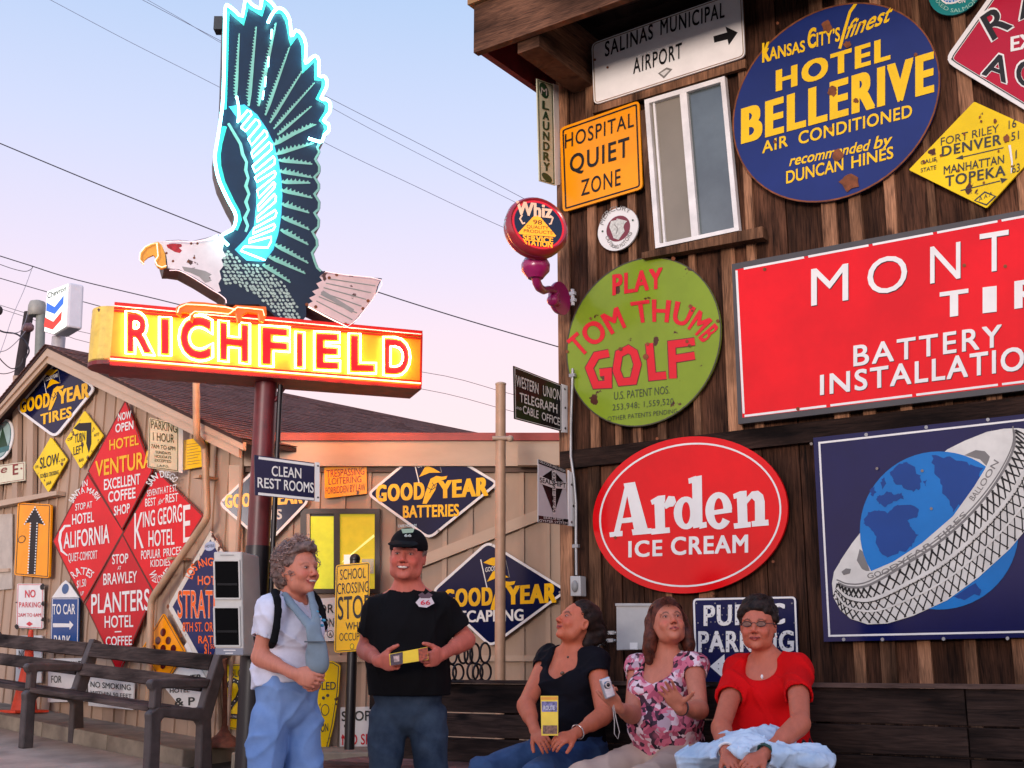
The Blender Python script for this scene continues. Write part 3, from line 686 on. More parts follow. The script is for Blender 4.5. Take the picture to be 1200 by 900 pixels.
for t, x, y in (('16', 1182, 151), ('51', 1185, 165), ('1', 1190, 187), ('63', 1186, 203)): S.text(t, x, y, x+(9 if len(t) > 1 else 1.5), y-2.5, 9.5, K, bold=.006)
S.text('CALIF', 1079, 193, 1097, 188.5, 4.6, K); S.text('STATE', 1079, 202, 1097, 198, 4.6, K)
S.poly([(1141, 235), (1154, 224), (1168, 230), (1156, 241)], K, 1); S.poly([(1143.5, 235), (1154, 226.3), (1165, 230), (1156, 239)], YSIGN, 1.5); S.text('A A A', 1147, 236, 1163, 229, 5, K, lvl=2)
for x, y, r in ((1179.5, 162, 5), (1166, 142, 2.6), (1150, 142, 1.8), (1148, 137, 1.5), (1130, 157, 2), (1103, 182, 2), (1083, 190, 2.2), (1186, 195, 1.5), (1153, 214, 1.5), (1170, 177, 1.6), (1123, 200, 1.8)):
    n = 9; S.poly([(x+r*random.uniform(.5, 1.2)*math.cos(6.283*k/n), y+r*random.uniform(.6, 1.3)*math.sin(6.283*k/n)) for k in range(n)], RUST, 4, 'rust_spot')
S.stroke([(1183, 170), (1186, 190), (1185, 203)], [3, 2, 1], WHITE, 4); S.done()
# small round white outboard sign
o = oval(BARN, 724.2, 268.3, 47.5, 50, 40)
S = Sign('small_round_white_sign', 'small round white sign with a maroon centre, below the amber hospital sign', 'sign', BARN, o, WHITE, off=.06)
S.poly(oval(BARN, 724.5, 267.8, 28, 30, 28), mat('maroon_enamel', (112, 34, 46), rough=.3), 1)
S.poly([(714, 266), (716, 259), (722, 258), (723, 256), (735, 259), (732, 262), (730.5, 266), (732, 271), (729, 275), (725, 281), (719, 279), (716.5, 272)], mat('pale_relief_paint', (190, 190, 180), var=.25, vscale=60), 2)
S.stroke([(720, 263), (724, 268), (722, 274)], 1.0, mat('grey_ink', (130, 126, 120)), 3)
GI = mat('grey_ink', (130, 126, 120)); S.text('MERCURY', 0, 0, 0, 0, 5, GI, arc=[(707, 264), (711, 254), (719, 247.5), (729, 246.5), (737, 250)]); S.text('OUTBOARD MOTORS', 0, 0, 0, 0, 4.2, GI, arc=[(709, 278), (716, 289), (724, 291), (733, 286), (741, 273)])
S.dots([(741.5, 258), (706, 271)], 1.2, mat('dark_green_ink', (40, 70, 50))); S.done()
# big green golf sign
GRN = enamel('olive_green_enamel', (120, 142, 36), rust=.5, rough=.2, coat=.6); DOL = mat('dark_maroon_outline', (96, 22, 22))
o = oval(BARN, 754.5, 399, 182, 197, 64)
S = Sign('golf_sign', 'large round green sign with red golf lettering on the barn wall', 'sign', BARN, o, GRN, off=.058, thick=.014)
S.border(-.2, 1.2, mat('sign_edge_dark', (60, 54, 34)))
S.text('PLAY', 718.5, 345.5, 775.5, 337, 23, REDL, bold=.025, fat=.08, sp=1.12, edge=DOL, edgew=.005)
arcp = [(680, 419), (699, 403), (722, 388.5), (745, 379), (770, 376.5), (796, 380), (813, 390), (824, 402)]
for dd, m_, lv in ((.045, DOL, 1.6), (.028, REDL, 2)): S.text('TOM THUMB', 0, 0, 0, 0, 25, m_, bold=.02, fat=dd*1.6, arc=arcp, lvl=lv, sp=1.08)
c = scaler(550, 210, 2.903)
GL = [c([(475, 592), (432, 600), (408, 642), (430, 700), (472, 698), (472, 655), (443, 658)]), c([(541, 578), (509, 594), (500, 650), (516, 690), (558, 686), (572, 630), (560, 590)]), c([(612, 558), (622, 672), (670, 667)]), c([(767, 552), (688, 562), (693, 678)]), c([(692, 612), (767, 600)])]
for i_, g in enumerate(GL):
    S.stroke(g, 10.5, DOL, 1.6, closed=(i_ == 1), name='lettering'); S.stroke(g, 8.6, REDL, 2+.1*(i_ == 4), closed=(i_ == 1), name='lettering')
DG = mat('dark_olive_ink', (52, 62, 30)); S.text('U.S. PATENT NOS.', 719.5, 468.5, 784.5, 461, 9, DG, bold=.004); S.text('253,948; 1,559,520', 717.8, 481, 789, 473.5, 7, DG, bold=.004, sp=1.15); S.text('OTHER PATENTS PENDING', 712, 493.5, 793.5, 484, 5.2, DG, bold=.004, sp=1.05)
for x, y, r in ((809, 359, 2.5), (756.6, 418, 3.5), (759, 403, 2), (727, 409, 2.5), (805, 400, 2), (808, 405, 2), (841, 376, 2), (692, 373, 1.5), (664.5, 412, 2), (789, 303, 2.5), (811, 364, 1.5)): S.dots([(x, y)], r, RUST, 4, 'rust_spot')
S.done()
# long red tyre sign
q = [(857.5, 309.5), (1480, 194), (1480, 424), (865, 497)]
S = Sign('tire_service_sign', 'long red sign in a dark grey frame with white tyre, battery and installation lettering', 'sign', BARN, q, DKFRAME, off=.06, thick=.03)
inn = [(861.8, 316), (1476, 200), (1476, 417), (870, 489.5)]
S.poly(inn, enamel('bright_red_enamel', (216, 6, 20), rust=0, rough=.16, coat=.5), .5, 'face')
def dash(a, b_, n, w, gap):
    A, B_ = Vector(a), Vector(b_)
    for i in range(n): p = A.lerp(B_, i/n); r_ = A.lerp(B_, (i+1)/n-gap); S.stroke([tuple(p), tuple(r_)], w, WHITE, 1, name='border')
dash((871.5, 314.8), (1476, 202), 8, 2.6, .008); dash((872.5, 487.5), (1476, 413), 6, 2.6, .008); dash((863, 317), (871.5, 484.5), 1, 2.6, 0)
for t, x0, x1, y0, y1, h in (('M', 950.5, 994, 358.5, 351.5, 43), ('O', 1016.5, 1063, 346.5, 339, 42), ('N', 1090, 1125.5, 332.5, 326, 43), ('T', 1148, 1182, 320.5, 315, 46), ('G', 1210, 1262, 312, 303, 48), ('O', 1290, 1340, 297, 288, 48)):
    S.text(t, x0+.8, y0+1, x1+.8, y1+1, h, BLACK, bold=.0, lvl=1.2); S.text(t, x0, y0, x1, y1, h, WHITE, bold=.0)
for t, x0, x1, y0, y1, h in (('T', 1103.5, 1132.5, 372, 368, 29), ('I', 1155.5, 1164, 366, 365, 29), ('R', 1191, 1218, 361, 357, 31), ('E', 1236, 1258, 353, 349, 32)):
    S.text(t, x0+.6, y0+.8, x1+.6, y1+.8, h, BLACK, bold=.015, fat=.1, lvl=1.2); S.text(t, x0, y0, x1, y1, h, WHITE, bold=.02, fat=.12)
for m_, d_, lv in ((BLACK, .7, 1.6), (WHITE, 0, 2)):
    S.text('BATTERY', 1000.5+d_, 429+d_, 1173.5+d_, 405.5+d_, 23.5, m_, h1=25, bold=.016, sp=1.18, lvl=lv); S.text('INSTALLATION', 961.5+d_, 462.5+d_, 1229+d_, 429+d_, 22.5, m_, h1=27, bold=.02, sp=1.12, lvl=lv)
S.dots([(896, 315.5), (1130, 311), (1178, 312), (935, 479)], 2.2, RUST, 3); S.done()
# oval red ice cream sign
o = oval(BARN, 809, 602, 229, 184, 72)
S = Sign('ice_cream_sign', 'red oval sign with a white line and bold white ice cream lettering', 'sign', BARN, o, enamel('glossy_red_enamel', (214, 2, 14), rust=0, rough=.14, coat=.6), off=.06, thick=.018)
S.ring(inset(o, 7.5), inset(o, 9.6), WHITE); c = scaler(590, 420, 3.103)
def T(pts): S.poly(c(pts), WHITE, 2, 'lettering')
T([(400, 640), (440, 470), (437, 455), (478, 449), (528, 632), (478, 638), (450, 500), (422, 638)]); T([(428, 582), (428, 600), (500, 592), (494, 574)])
T([(385, 633), (433, 627), (433, 646), (387, 650)]); T([(466, 622), (538, 617), (538, 637), (470, 643)])
T([(548, 510), (585, 500), (588, 625), (553, 628)]); T([(535, 516), (562, 500), (588, 497), (588, 520), (540, 532)]); T([(583, 532), (600, 500), (622, 502), (628, 522), (618, 538), (604, 540), (590, 548)]); T([(536, 620), (604, 614), (606, 634), (538, 641)])
def ringp(cx, cy, ro, ri, a0, a1, n=26):
    pt = lambda r_, a: (cx+r_[0]*math.cos(R(a)), cy-r_[1]*math.sin(R(a)))
    for k in range(n):
        u0 = a0+(a1-a0)*k/n; u1 = a0+(a1-a0)*(k+1)/n+.5; T([pt(ro, u0), pt(ro, u1), pt(ri, u1), pt(ri, u0)])
ringp(664, 562, (45, 60), (15, 40), 0, 360); T([(685, 432), (721, 425), (724, 612), (690, 618)]); T([(672, 437), (700, 427), (700, 450), (674, 456)]); T([(716, 598), (738, 594), (740, 614), (712, 620)])
ringp(783, 554, (49, 68), (17, 46), 5, 325); T([(765, 552), (830, 542), (831, 560), (767, 569)])
T([(848, 492), (884, 484), (888, 604), (853, 608)]); T([(835, 494), (860, 483), (884, 481), (884, 502), (838, 511)]); T([(880, 510), (903, 484), (926, 481), (944, 496), (950, 520), (951, 600), (915, 603), (914, 520), (903, 508), (886, 528)]); T([(837, 600), (899, 594), (900, 613), (839, 620)]); T([(902, 592), (963, 586), (965, 607), (904, 612)])
S.text('ICE', 737, 652.7, 775.5, 651, 18, WHITE, bold=.024, sp=1.12, fat=.03); S.text('CREAM', 787, 650, 876, 647, 20, WHITE, bold=.024, sp=1.08, fat=.03)
S.dots([(770, 514), (906, 658), (835, 696), (721, 630)], 1.8, RUST, 3); S.done()
# navy tyre and globe sign
q = [(953, 513), (1300, 474), (1300, 745), (965.5, 752)]
S = Sign('tire_globe_sign', 'navy sign of a grey tyre ringing a blue globe, beside the oval red sign', 'sign', BARN, q, enamel('deep_navy_enamel', (12, 20, 70), rust=0, rough=.15, coat=.8), off=.06, thick=.02)
S.border(5.6, 7.9, WHITE); c = scaler(930, 470, 3.0)
GLB = enamel('globe_blue_enamel', (10, 110, 180), rust=0); CONT = enamel('continent_blue_enamel', (10, 62, 130), rust=0); TG = mat('tyre_sidewall_grey', (204, 202, 192), rough=.35); TG2 = mat('tyre_shade_grey_ink', (112, 110, 106), rough=.4)
S.poly(c([(150, 600), (165, 560), (205, 500), (260, 430), (400, 300), (540, 170), (600, 140), (680, 108), (740, 97), (790, 95), (860, 110), (900, 200), (600, 480), (300, 600), (200, 640)]), TG, 1, 'tyre')
S.poly(c([(600, 190), (640, 172), (672, 176), (690, 195), (680, 230), (655, 205)]), TG2, 1.4, 'tyre'); S.poly(c([(222, 560), (232, 520), (245, 530), (262, 580), (270, 605), (240, 590)]), TG2, 1.4, 'tyre')
g = [(512+279*math.cos(t), 455+278*math.sin(t)) for t in [6.2832*k/60 for k in range(60)]]; S.poly(c(g), GLB, 2, 'globe')
for pts in ([(245, 430), (262, 390), (300, 382), (330, 395), (352, 372), (395, 365), (440, 380), (432, 410), (400, 420), (415, 445), (440, 470), (418, 500), (390, 530), (330, 550), (300, 520), (285, 470), (262, 440)],
            [(338, 250), (362, 228), (398, 214), (448, 262), (446, 305), (420, 320), (385, 305), (350, 280)], [(485, 190), (540, 195), (590, 210), (640, 230), (668, 235), (652, 290), (600, 350), (560, 392), (548, 350), (530, 330), (515, 280), (495, 240)],
            [(290, 345), (300, 330), (330, 318), (352, 330), (380, 322), (388, 345), (350, 352), (325, 372), (300, 362)], [(305, 285), (318, 268), (326, 290), (314, 312)], [(268, 312), (284, 300), (290, 322), (276, 335)], [(455, 285), (468, 275), (466, 300)],
            [(560, 690), (640, 640), (660, 668), (600, 700)], [(520, 560), (560, 520), (590, 500), (600, 540), (560, 600)]):
    q_ = []
    for i_ in range(len(pts)):
        a_, b_ = Vector(pts[i_-1]), Vector(pts[i_])
        for k_ in range(4): v_ = a_.lerp(b_, k_/4); j_ = 0 if k_ == 0 else min(9, (b_-a_).length*.16); q_.append((v_.x+random.uniform(-j_, j_), v_.y+random.uniform(-j_, j_)))
    S.poly(c(q_), CONT, 2.6, 'continent')
near = [(135, 640), (142, 600), (160, 570), (190, 572), (215, 588), (245, 598), (275, 597), (350, 565), (450, 500), (560, 405), (635, 300), (672, 240), (690, 200), (735, 150), (740, 97), (790, 95), (860, 105), (920, 160), (930, 260), (860, 400), (760, 520), (650, 620), (540, 700), (420, 755), (330, 782), (260, 785), (200, 765), (165, 735), (140, 690)]
S.poly(c(near), TG, 3.2, 'tyre')
edge_ = [(155, 640), (200, 655), (270, 645), (400, 570), (500, 505), (600, 420), (680, 330), (740, 240), (775, 160), (775, 100)]
bot_ = [(140, 690), (190, 760), (300, 785), (420, 755), (540, 700), (650, 620), (760, 520), (860, 400), (930, 260), (925, 170)]
def lerp_poly(A, B, v): return [along(A, t/40, 0) if v == 0 else tuple(Vector(along(A, t/40, 0)).lerp(Vector(along(B, t/40, 0)), v)) for t in range(41)]
S.stroke(c(lerp_poly(edge_, bot_, 0)), 3.0, TG2, 3.6, name='tread'); S.stroke(c(lerp_poly([(p[0]-4, p[1]-12) for p in edge_], bot_, 0)), 1.6, TG2, 3.6, name='tread')
def tp(u, v): return tuple(Vector(along(edge_, u, 0)).lerp(Vector(along(bot_, u, 0)), v))
for k in range(34):
    u = k/34
    for dv in (.10, -.10):
        pts = [c(*tp(min(1, max(0, u+dv*(v-.5))), v)) for v in (.03, .2, .4, .6, .8, .97)]; S.stroke(pts, [2.6, 1.9, 1.5, 1.6, 1.5, 1.6], BLACK, 4+(.4 if dv > 0 else 0), name='tread')
S.stroke([c(*tp(k/40, .36)) for k in range(41)], 4.2, TG, 5, name='tread'); S.stroke([c(*tp(k/40, .42)) for k in range(41)], 1.0, BLACK, 5.4, name='tread'); S.stroke([c(*tp(k/40, .66)) for k in range(41)], 2.2, TG, 5, name='tread')
S.text('GOODYEAR TIRES', 0, 0, 0, 0, 6, TG2, arc=c([(262, 625), (330, 605), (420, 552), (520, 485), (610, 400)]), lvl=4); S.text('BALLOON', 0, 0, 0, 0, 6.5, TG2, bold=.01, arc=c([(632, 352), (670, 300), (722, 215)]), lvl=4)
S.poly(c([(168, 600), (184, 588), (202, 590), (198, 606), (176, 612)]), TG2, 4); S.dots(c([(293, 237), (484, 378), (452, 245), (62, 150)]), 1.8, mat('chip_grey', (120, 110, 100)), 6); 
S.dots(c([(255, 118), (466, 92), (683, 65), (176, 838), (312, 838), (527, 836), (752, 834)]), 2.2, STEEL, 3, 'chip'); S.done()
# blue public parking sign
q = [(811.5, 701), (933, 698.5), (937, 801), (815, 805)]
S = Sign('public_parking_sign', 'dark blue public parking sign with studded white letters behind the woman in red', 'sign', BARN, q, enamel('parking_navy', (14, 22, 66), rust=.2), off=.06, round_=6)
S.border(.4, 2.6, WHITE); STUD = mat('reflector_stud', (120, 118, 122), rough=.2)
S.text('PUBLIC', 825.5, 733, 919, 730.5, 23, WHITE, bold=.02, fat=.08, sp=1.12); S.text('PARKING', 819, 763.8, 929.5, 763, 23.5, WHITE, bold=.02, fat=.06, sp=1.06)
S.poly([(832, 781), (849, 766.5), (849, 774), (900, 773), (900, 788), (849, 789), (850, 797)], WHITE)
for y0, xs in ((729, range(828, 918, 5)), (721, range(828, 918, 6)), (713, range(828, 918, 5)), (760, range(822, 930, 5)), (751, range(822, 930, 6)), (744, range(822, 930, 5)), (778, range(842, 900, 6)), (784, range(842, 900, 6))): S.dots([(x, y0-(x-828)*.02) for x in xs], .9, STUD, 4, 'stud', 6)
S.dots([(816, 707), (838, 707), (862, 707), (818, 730), (928, 707), (931, 730), (932, 752)], 1, STUD, 3); S.done()
# ---- sheet metal and conduit on the barn
def bbox_(name, label, cat, px, d0, d1, m, extra=None):
    r_ = thing(name, label, cat, BARN.hit(sum(p[0] for p in px)/len(px), sum(p[1] for p in px)/len(px), d0))
    b = MB(); q = [BARN.hit(x, y, d1) for x, y in px]; b.prism(q, [p-BARN.n*(d1-d0) for p in q]); b.build('housing', m, r_, bevel=.004); return r_
GREYM = mat('grey_box_enamel', (168, 168, 164), rough=.45, var=.08, grime=.2)
r_ = bbox_('electrical_cabinet', 'plain grey sheet metal cabinet on the barn wall between two seated women', 'cabinet', [(722, 709), (764, 709), (765, 761), (722.5, 762)], .056, .16, GREYM)
b = MB(); q = [BARN.hit(x, y, .163) for x, y in ((738, 753), (747, 753), (747, 761), (738, 761))]; b.prism(q, [p-BARN.n*.002 for p in q]); b.build('label_plate', WHITE, r_)
b = MB(); q = [BARN.hit(x, y, .168) for x, y in ((721, 707), (765, 707), (765, 710), (721, 710))]; b.prism(q, [p-BARN.n*.11 for p in q]); b.build('lid', GREYM, r_)
r_ = bbox_('outlet_box', 'small grey outlet box at the foot of the thin conduit on the barn corner', 'outlet', [(668, 675), (680, 675), (680.5, 698.5), (668.5, 698.5)], .056, .12, GREYM)
b = MB(); b.ball(BARN.hit(673.5, 687, .125), (.022, .015, .035), ax=(BD, BN, Vector((0, 0, 1)))); b.build('outlet_cover', mat('outlet_cover_grey', (130, 130, 126), rough=.5), r_)
def cond(name, label, pts, r, off, m=STEEL, cat='conduit', grp=None):
    q = [BARN.hit(x, y, off) for x, y in pts]; t_ = thing(name, label, cat, q[-1], grp); b = MB(); b.tube(q, r, 8); b.build('pipe', m, t_)
    for i in (1, len(q)-2): bb = MB(); bb.box(q[i], (.02, .012, .01), (BD, BN, Vector((0, 0, 1)))); bb.build('clip', m, t_)
    return t_
cond('conduit', 'thin grey conduit running down the barn corner to the outlet box', [(671, 432), (671, 440), (670.5, 455), (669.5, 480), (669, 500), (669, 535), (672.5, 560), (675, 590), (675, 640), (675.5, 674)], .0085, .10)
cond('pipe_arc', 'short curved pale pipe on the barn wall beside the grey cabinet', [(700, 760), (704, 754), (710, 751), (716, 750.5), (722, 750.5)], .008, .09)
cond('small_bracket', 'small white bracket on the barn edge beside the magenta lamp arm', [(671, 339), (671, 344), (671.5, 352), (671.5, 358)], .012, .07, WHITE, 'bracket')
cond('pipe_stub', 'tiny pale pipe stub sticking out beside the top of the grey cabinet', [(714, 741.5), (717, 741.5), (722, 741.5)], .006, .09, WHITE, 'pipe')

# ---- flange signs standing out from the barn corner
def cornerpl(px, py, off=.05):
    p = BARN.hit(px, py, off); d = -BARN.n; return Plane((p.x, p.y, 0), Vector((d.y, -d.x, 0)) if Vector((d.y, -d.x, 0)).dot(CAM-p) > 0 else Vector((-d.y, d.x, 0)))
FL = cornerpl(666, 480)
KW = enamel('black_white_enamel', (20, 18, 19), rust=.2); OFFW = paint('off_white_lettering', (196, 192, 184))
S = Sign('telegraph_sign', 'black flange sign with white telegraph office lettering sticking out from the barn corner', 'sign', FL, [(602, 428.7), (658.5, 451), (658.5, 505.5), (603, 490.7)], KW, off=0, thick=.006)
S.border(1, 1.7, OFFW)
S.text('WESTERN', 605, 452.5, 631, 461.8, 13, OFFW, h1=12.5, bold=.01); S.text('UNION', 636.5, 463.5, 657, 469.5, 12, OFFW, bold=.01); S.text('TELEGRAPH', 609, 470.5, 653, 484.5, 10.5, OFFW, bold=.012); S.text('AND', 605, 479, 611.5, 481, 3, OFFW); S.text('CABLE', 613, 484, 631, 490.5, 9, OFFW, bold=.012); S.text('OFFICE', 635, 491.8, 656, 499, 9, OFFW, bold=.012)
b = MB(); q = [FL.hit(x, y, .008) for x, y in ((658.5, 450), (665, 452), (665, 507), (658.5, 506.5))]; b.prism(q, [p-FL.n*.006 for p in q]); b.build('flange', WHITE, S.root)
S.bolts([(661.5, 456), (662, 478), (662, 502)], BOLT); S.done()
FL2 = cornerpl(675, 590)
S = Sign('oyster_sign', 'small grey flange sign with a black and white triangular emblem on the barn corner', 'sign', FL2, [(630.8, 538), (663, 550), (666, 615.5), (630.8, 612)], paint('grey_white_tin', (178, 176, 174)), off=0, thick=.005)
S.poly([(636, 558), (648, 550), (661.5, 566), (649, 603), (635, 566)], KW, 1, 'emblem'); S.poly([(646.8, 551), (651.5, 552), (651, 602), (648, 603)], OFFW, 1.6, 'emblem'); S.poly([(632, 557), (648, 564), (664, 565), (663.5, 573), (648, 572), (632, 566)], OFFW, 2, 'emblem')
S.text('SEALSHIPT', 632.8, 565, 663, 572, 5.6, KW, bold=.01, lvl=3); 
for i_, ch in enumerate('OYSTERS'): S.text(ch, 647.6, 558.5+i_*6.9, 650.8, 559+i_*6.9, 5.2, KW, lvl=3)
S.poly([(631, 604), (666, 608.5), (666, 615.3), (631, 611.8)], KW, 1.2); S.text('SEALSHIPT', 637, 607.6, 661, 610.4, 2.6, OFFW, lvl=2); S.text('OYSTER SYSTEM', 632, 611.3, 665, 614.6, 2.8, OFFW, lvl=2)
S.poly([(631, 538.3), (663, 550), (663, 555), (631, 543)], KW, 1.2); S.text('DELICIOUS AND FRESH', 632.5, 542, 662, 553.5, 2.8, OFFW, lvl=2)
b = MB(); q = [FL2.hit(x, y, .007) for x, y in ((666, 551), (671, 554.5), (674, 563), (674, 617), (666, 616))]; b.prism(q, [p-FL2.n*.005 for p in q]); b.build('flange', WHITE, S.root); S.bolts([(669.5, 568), (671.5, 593), (669.5, 612)], BOLT); S.done()
FL3 = cornerpl(655, 130)
S = Sign('laundry_sign', 'narrow cream flange sign with green vertical laundry lettering under the roof overhang', 'sign', FL3, [(629, 92), (648.5, 99), (651, 217.5), (632, 212)], paint('cream_tin', (206, 208, 178)), off=0, thick=.006)
GD_ = mat('dark_green_lettering', (30, 66, 36)); S.border(1.2, 2, GD_)
for i_, ch in enumerate('LAUNDRY'): S.text(ch, 636.2+i_*.2, 127.5+i_*12, 643+i_*.2, 128.8+i_*12, 9.5, GD_, bold=.02, fat=.1)
S.poly(oval(FL3, 637.5, 106, 11, 17, 20), GD_); S.text('M', 634, 110, 641, 112, 8, OFFW, lvl=3); S.poly(oval(FL3, 641, 208, 12, 9, 20), GD_)
b = MB(); q = [FL3.hit(x, y, .008) for x, y in ((648.5, 98), (654.5, 100), (657, 216), (651, 217.5))]; b.prism(q, [p-FL3.n*.006 for p in q]); b.build('flange', WHITE, S.root); S.done()
# ================================================================== SIGNS ON THE GARAGE
YG = enamel('tyre_sign_yellow', (238, 180, 6), rust=0); RIM = paint('white_rim', (226, 222, 218), rust=.1)
def tyre_logo(S, org, ux, uy, word=None, gap=True, parts='all'):
    """lettering and winged foot; org = left end of the baseline, ux = whole width, uy = letter height (picture vectors)"""
    O = Vector(org); X = Vector(ux); Y = Vector(uy)
    f = lambda u, v: tuple(O+X*u+Y*v)
    h = Y.length
    S.text('GOOD', *f(.015, 0), *f(.418, 0), h*.96, YG, bold=.03, fat=.16, sp=1.12, h1=h)
    S.text('YEAR', *f(.555, 0), *f(.965, 0), h, YG, bold=.03, fat=.16, sp=1.08, h1=h*1.08)
    F_ = lambda pts: [f((x-80)/555, ((440-30*(x-80)/555)-y)/78) for x, y in pts]
    S.poly(F_([(306, 452), (318, 405), (330, 372), (345, 332), (372, 318), (398, 322), (425, 318), (420, 332), (395, 341), (376, 352), (368, 385), (347, 420), (326, 452)]), YG, 3, 'winged_foot')
    S.stroke(F_([(330, 372), (350, 385), (368, 372), (352, 350)]), .7, NAVY, 4, name='winged_foot'); S.stroke(F_([(340, 400), (356, 366), (380, 350)]), .6, NAVY, 4, name='winged_foot')
    S.stroke(F_([(260, 222), (290, 350)]), .02*X.length/2.2, WHITE, 3, name='flag')
    S.poly(F_([(272, 236), (310, 214), (330, 211), (345, 218), (380, 222), (350, 238), (322, 250)]), YG, 3, 'flag'); S.poly(F_([(290, 323), (318, 276), (332, 270), (360, 282), (395, 302), (362, 302), (340, 303)]), YG, 3, 'flag')
    S.stroke(F_([(380, 224), (398, 302)]), .6, GI, 3, name='flag')
    a_, b_ = F_([(282, 279), (378, 262)]); S.text('GOODYEAR', *a_, *b_, h*.26, WHITE, bold=.01, lvl=4)
def tyre_sign(label, pl, q, logo, extra, grp='dark blue diamond tyre signs', off=.06):
    S = Sign('tire_brand_sign', label, 'sign', pl, q, RIM, off=off, round_=9, group=grp)
    S.poly(inset(S.outline, 3.0), NAVY, .6, 'face'); tyre_logo(S, *logo)
    for t in extra: S.text(*t[0], **t[1])
    S.dots(t[2] if extra and len(t) > 2 else [], 1.6, GI, 4); return S.done()
tyre_sign('navy diamond tyre sign with orange-yellow letters under the gable peak', GAB, [(66.5, 421), (113, 454), (64.5, 514), (17.5, 479)], ((22.5, 484), (84, -19.5), (0, -15.5)), [(('TIRES', 48, 497.8, 83.5, 488.6, 12, YG), dict(bold=.02, fat=.1, sp=1.05))])
tyre_sign('navy diamond battery sign with bright yellow letters on the long garage wall', LONG, [(503, 517), (585.5, 566), (503, 632.5), (429, 579)], ((439.6, 587.6), (136, -7.6), (0, -19)), [(('BATTERIES', 472.6, 606.6, 537.5, 604.6, 13.6, YG), dict(bold=.024, fat=.06), [(445, 582), (513, 524), (580, 572), (514, 622)])])
tyre_sign('navy diamond recapping sign partly behind the man in the black shirt', LONG, [(571.5, 633.5), (666, 692), (575, 759), (505, 693)], ((519, 711), (136.5, -5.8), (0, -20)), [(('RECAPPING', 530, 729.5, 613, 727, 13, WHITE), dict(bold=.02, fat=.06), [(656, 694)])], off=.075)
tyre_sign('navy diamond tyre sign half hidden behind the thick signpost', LONG, [(308, 540), (364, 586), (312, 640), (255, 590)], ((263, 595), (94, -6), (0, -15)), [(('TIRES', 292, 610, 330, 608, 11, OFFW), dict(bold=.02, fat=.05))])
# round white and teal sign at the edge
o = oval(GAB, 3, 515, 24, 46, 32); S = Sign('round_tree_sign', 'round white sign with a dark green tree emblem by the left roof edge', 'sign', GAB, o, WHITE, off=.075)
S.ring(inset(o, 2.5), inset(o, 3.4), mat('teal_ink', (60, 110, 110))); S.poly(inset(o, 3.6), mat('pale_teal_sky', (150, 176, 170)), 1); S.poly([(3, 500), (9, 523), (-3, 525)], mat('dark_green_ink', (40, 70, 50)), 2); S.poly([(-6, 526), (11, 522), (10, 528), (-4, 532)], mat('teal_ink', (60, 110, 110)), 2); S.done()
S = Sign('cream_name_board', 'cream board with red lettering cut off at the picture edge below the round sign', 'sign', GAB, [(-30, 549), (29, 541), (29, 563), (-30, 572)], CREAM, off=.075)
MR = mat('dark_red_lettering', (130, 40, 30)); S.text('ne', -8, 556, 7, 553.5, 9, MR, lean=.3); S.text('E', 15, 556.5, 21, 555.5, 12, MR, bold=.02); S.dots([(25, 549)], 1.2, MR); S.border(1, 1.6, MR); S.done()
# yellow SLOW and TURN LEFT diamonds
S = Sign('slow_sign', 'small yellow diamond slow sign under the navy gable sign', 'sign', GAB, [(59.5, 512), (79, 538.5), (56.5, 577), (38.5, 548)], YSIGN, off=.05, round_=2)
S.text('SLOW', 46.7, 549.5, 68.8, 543.3, 12.5, K, bold=.014); S.text('SCHOOL CROSSING', 47, 560.5, 68.5, 555.5, 4.5, K); S.text('AAA', 54, 569, 60, 567, 4, K); S.text('CAL', 41, 549, 45, 547.5, 3, K); S.text('CLUB', 71.5, 541, 76, 539.5, 3, K); S.done()
S = Sign('turn_left_sign', 'yellow diamond turn left sign with a bent black arrow beside the red hotel diamonds', 'sign', GAB, [(99, 481), (121, 510.5), (94.5, 549.5), (76, 517)], YSIGN, off=.05, round_=2)
S.poly([(86, 502), (92, 496), (107, 495), (107, 520), (104, 531), (101, 520), (101.5, 505), (93, 505)], BLACK); S.text('TURN', 87.3, 519.5, 99.5, 516, 10, K); S.text('LEFT', 86, 533.5, 98, 530, 9.5, K); S.text('CLUB', 79, 517, 84, 515, 3.4, K); S.text('AUTO', 110, 512, 116, 510, 3.4, K); S.text('AAA', 92, 542, 98, 540, 4, K); S.done()
# four red diamonds
def dia(label, q, off=.07): return Sign('red_hotel_sign', label, 'sign', GAB, q, enamel('hotel_red', (206, 8, 24), rust=.15, coat=.2) if 'coffee' not in label else enamel('hotel_dark_red', (188, 6, 26), rust=.15, coat=.2), off=off, thick=.012, group='four red diamond hotel signs')
RB = mat('rusty_diamond_edge', (96, 46, 34), rough=.7)
S = dia('red diamond hotel sign with yellow and white letters, topmost of the four', [(147, 468), (178.5, 552), (142.8, 621.5), (102.7, 552)]); S.border(0, 1.1, RB)
c = scaler(60, 470, 6.0); YW_ = paint('hotel_yellow_letter', (232, 176, 30))
S.text('NOW', *c(470, 140), *c(562, 118), 8.5, WHITE, bold=.02); S.text('OPEN', *c(452, 222), *c(577, 195), 9.5, WHITE, bold=.02); S.text('HOTEL', *c(410, 345), *c(615, 305), 11.5, YW_, bold=.02); S.text('VENTURA', *c(312, 530), *c(706, 460), 17.5, YW_, bold=.02, h1=19)
S.text('EXCELLENT', *c(372, 625), *c(625, 582), 12, WHITE, bold=.02); S.text('COFFEE', *c(402, 712), *c(592, 680), 12, WHITE, bold=.02); S.text('SHOP', *c(442, 805), *c(552, 782), 10.5, WHITE, bold=.02); S.done()
S = dia('red diamond hotel sign with a tall white curling capital, leftmost of the four', [(102.5, 554), (145, 623), (97.5, 707), (61.5, 634)]); S.border(0, 1.1, RB)
